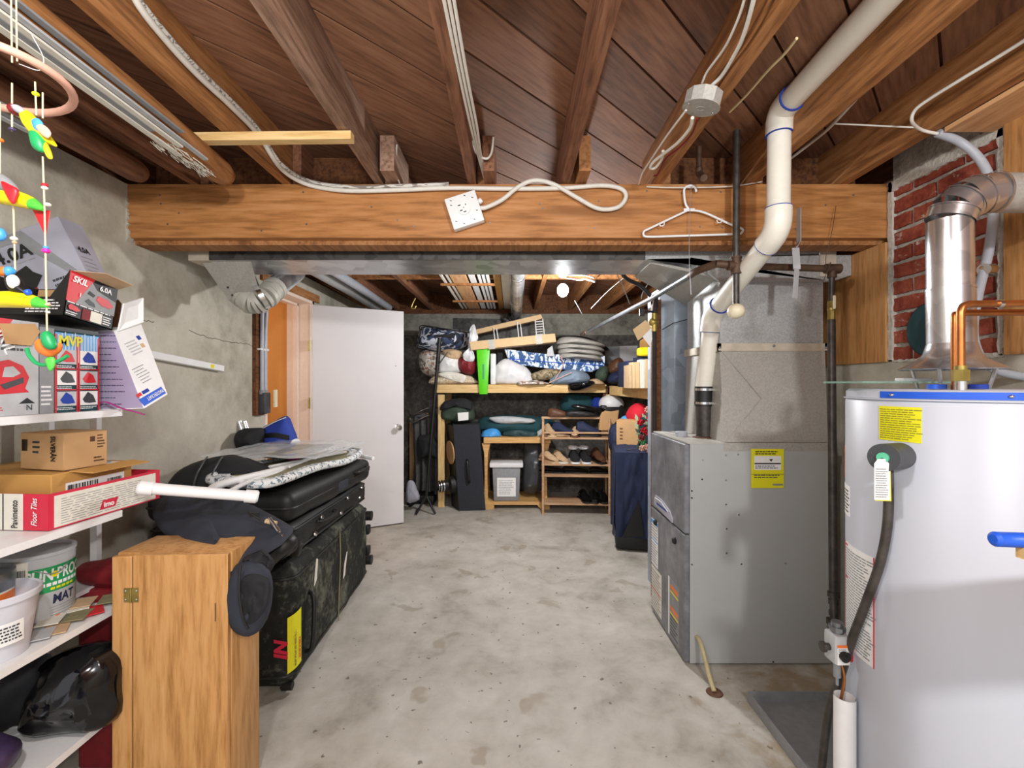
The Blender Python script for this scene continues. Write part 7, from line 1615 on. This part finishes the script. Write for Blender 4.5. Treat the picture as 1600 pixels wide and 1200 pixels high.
blob([(50, 188), (60, 185), (68, 195), (64, 205), (54, 202)], MD-.012, .01, 'skyblue', 'parrot_wing'); blob([(48, 205), (60, 205), (70, 222), (68, 238), (55, 234), (50, 222)], MD-.008, .02, 'green', 'parrot_wing'); blob([(66, 222), (74, 225), (82, 246), (76, 248), (70, 236)], MD-.006, .01, 'yellow', 'parrot_tail'); blob([(56, 195), (70, 196), (80, 208), (74, 216), (62, 208)], MD-.014, .008, 'salmon', 'parrot_wing')
blob([(-20, 268), (0, 270), (20, 284), (28, 298), (10, 300), (-10, 295)], MD-.01, .024, 'grey', 'toucan_body'); blob([(2, 282), (15, 288), (28, 296), (26, 310), (20, 319), (8, 300)], MD-.018, .012, 'red', 'red_wing')
blob([(51, 328), (79, 329), (72, 371)], MD+.01, .004, 'red', 'red_pennant', 1)
blob([(-16, 358), (2, 356), (8, 366), (4, 376), (-10, 374)], MD, .02, 'skyblue', 'blue_parrot_head')
blob([(-30, 416), (-10, 417), (12, 418), (14, 428), (4, 431), (-20, 430)], MD, .02, 'orange', 'toucan_beak'); blob([(10, 418), (18, 417), (22, 424), (16, 432), (11, 430)], MD-.006, .018, 'skyblue', 'toucan_beak_base'); blob([(10, 430), (24, 426), (30, 440), (42, 452), (46, 461), (30, 460), (15, 452)], MD, .026, 'black', 'toucan_body'); blob([(12, 434), (22, 429), (29, 438), (25, 450), (16, 449)], MD-.010, .016, 'white', 'toucan_breast'); blob([(38, 455), (46, 452), (48, 459), (43, 462)], MD-.008, .012, 'blue', 'toucan_tail')
blob([(66, 522), (74, 517), (83, 526), (87, 538), (85, 545), (76, 546), (68, 538)], MD-.016, .02, 'green', 'green_parrot_back'); blob([(56, 534), (66, 530), (80, 548), (95, 536), (94, 548), (80, 558), (66, 554), (58, 546)], MD-.004, .024, 'orange', 'green_parrot_breast')
mb = MB(); mb.tube(smooth_path([P(42, 544, MD), P(46, 556, MD), P(58, 568, MD), P(74, 570, MD), P(92, 564, MD), P(106, 556, MD)], 5), .0035, 8); part(mb, 'green_perch', 'green', r, 1, True)
blob([(72, 560), (84, 558), (86, 570), (80, 580), (75, 574)], MD-.004, .01, plain('leaf_green', '58c848'), 'green_parrot_tail')
mb = MB(); mb.tube(smooth_path([P(50, 55, .9), P(66, 85, .9), P(68, 100, .9), P(60, 110, .9), P(30, 100, .9)], 6), .0008, 5); part(mb, 'fishing_line', 'whiteplastic', r, 1, True)
mb = MB()
for ps in ([(295, 515), (310, 522), (325, 527), (340, 530), (352, 534), (365, 535), (380, 537), (398, 541), (410, 545)], [(222, 498), (228, 501), (236, 502), (242, 504)]):
    rn = random.Random(5); q = []
    for (xa, ya), (xb, yb) in zip(ps[:-1], ps[1:]):
        for k in range(4):
            t = k/4; px = xa+(xb-xa)*t; py = ya+(yb-ya)*t+rn.uniform(-1.2, 1.2); d = 1.7395*F/(800-px); q.append(P(px, py, d))
    mb.tube(q, .0016, 4)
struct(mb, 'trim_8', 'brown')
# bulb holders behind the camera, where the room's own lamps hang
for k, (x, y, z) in enumerate(((.75, -.75, 2.06),)):
    r = root('lamp_holder', 'porcelain bulb holder on the joists behind the camera', 'lamp', (x, y, z))
    mb = MB(); mb.lathe([(0, .175), (.055, .175), (.05, .13), (.03, .09), (0, .09)], 24); part(mb, 'socket_base', 'white', r)
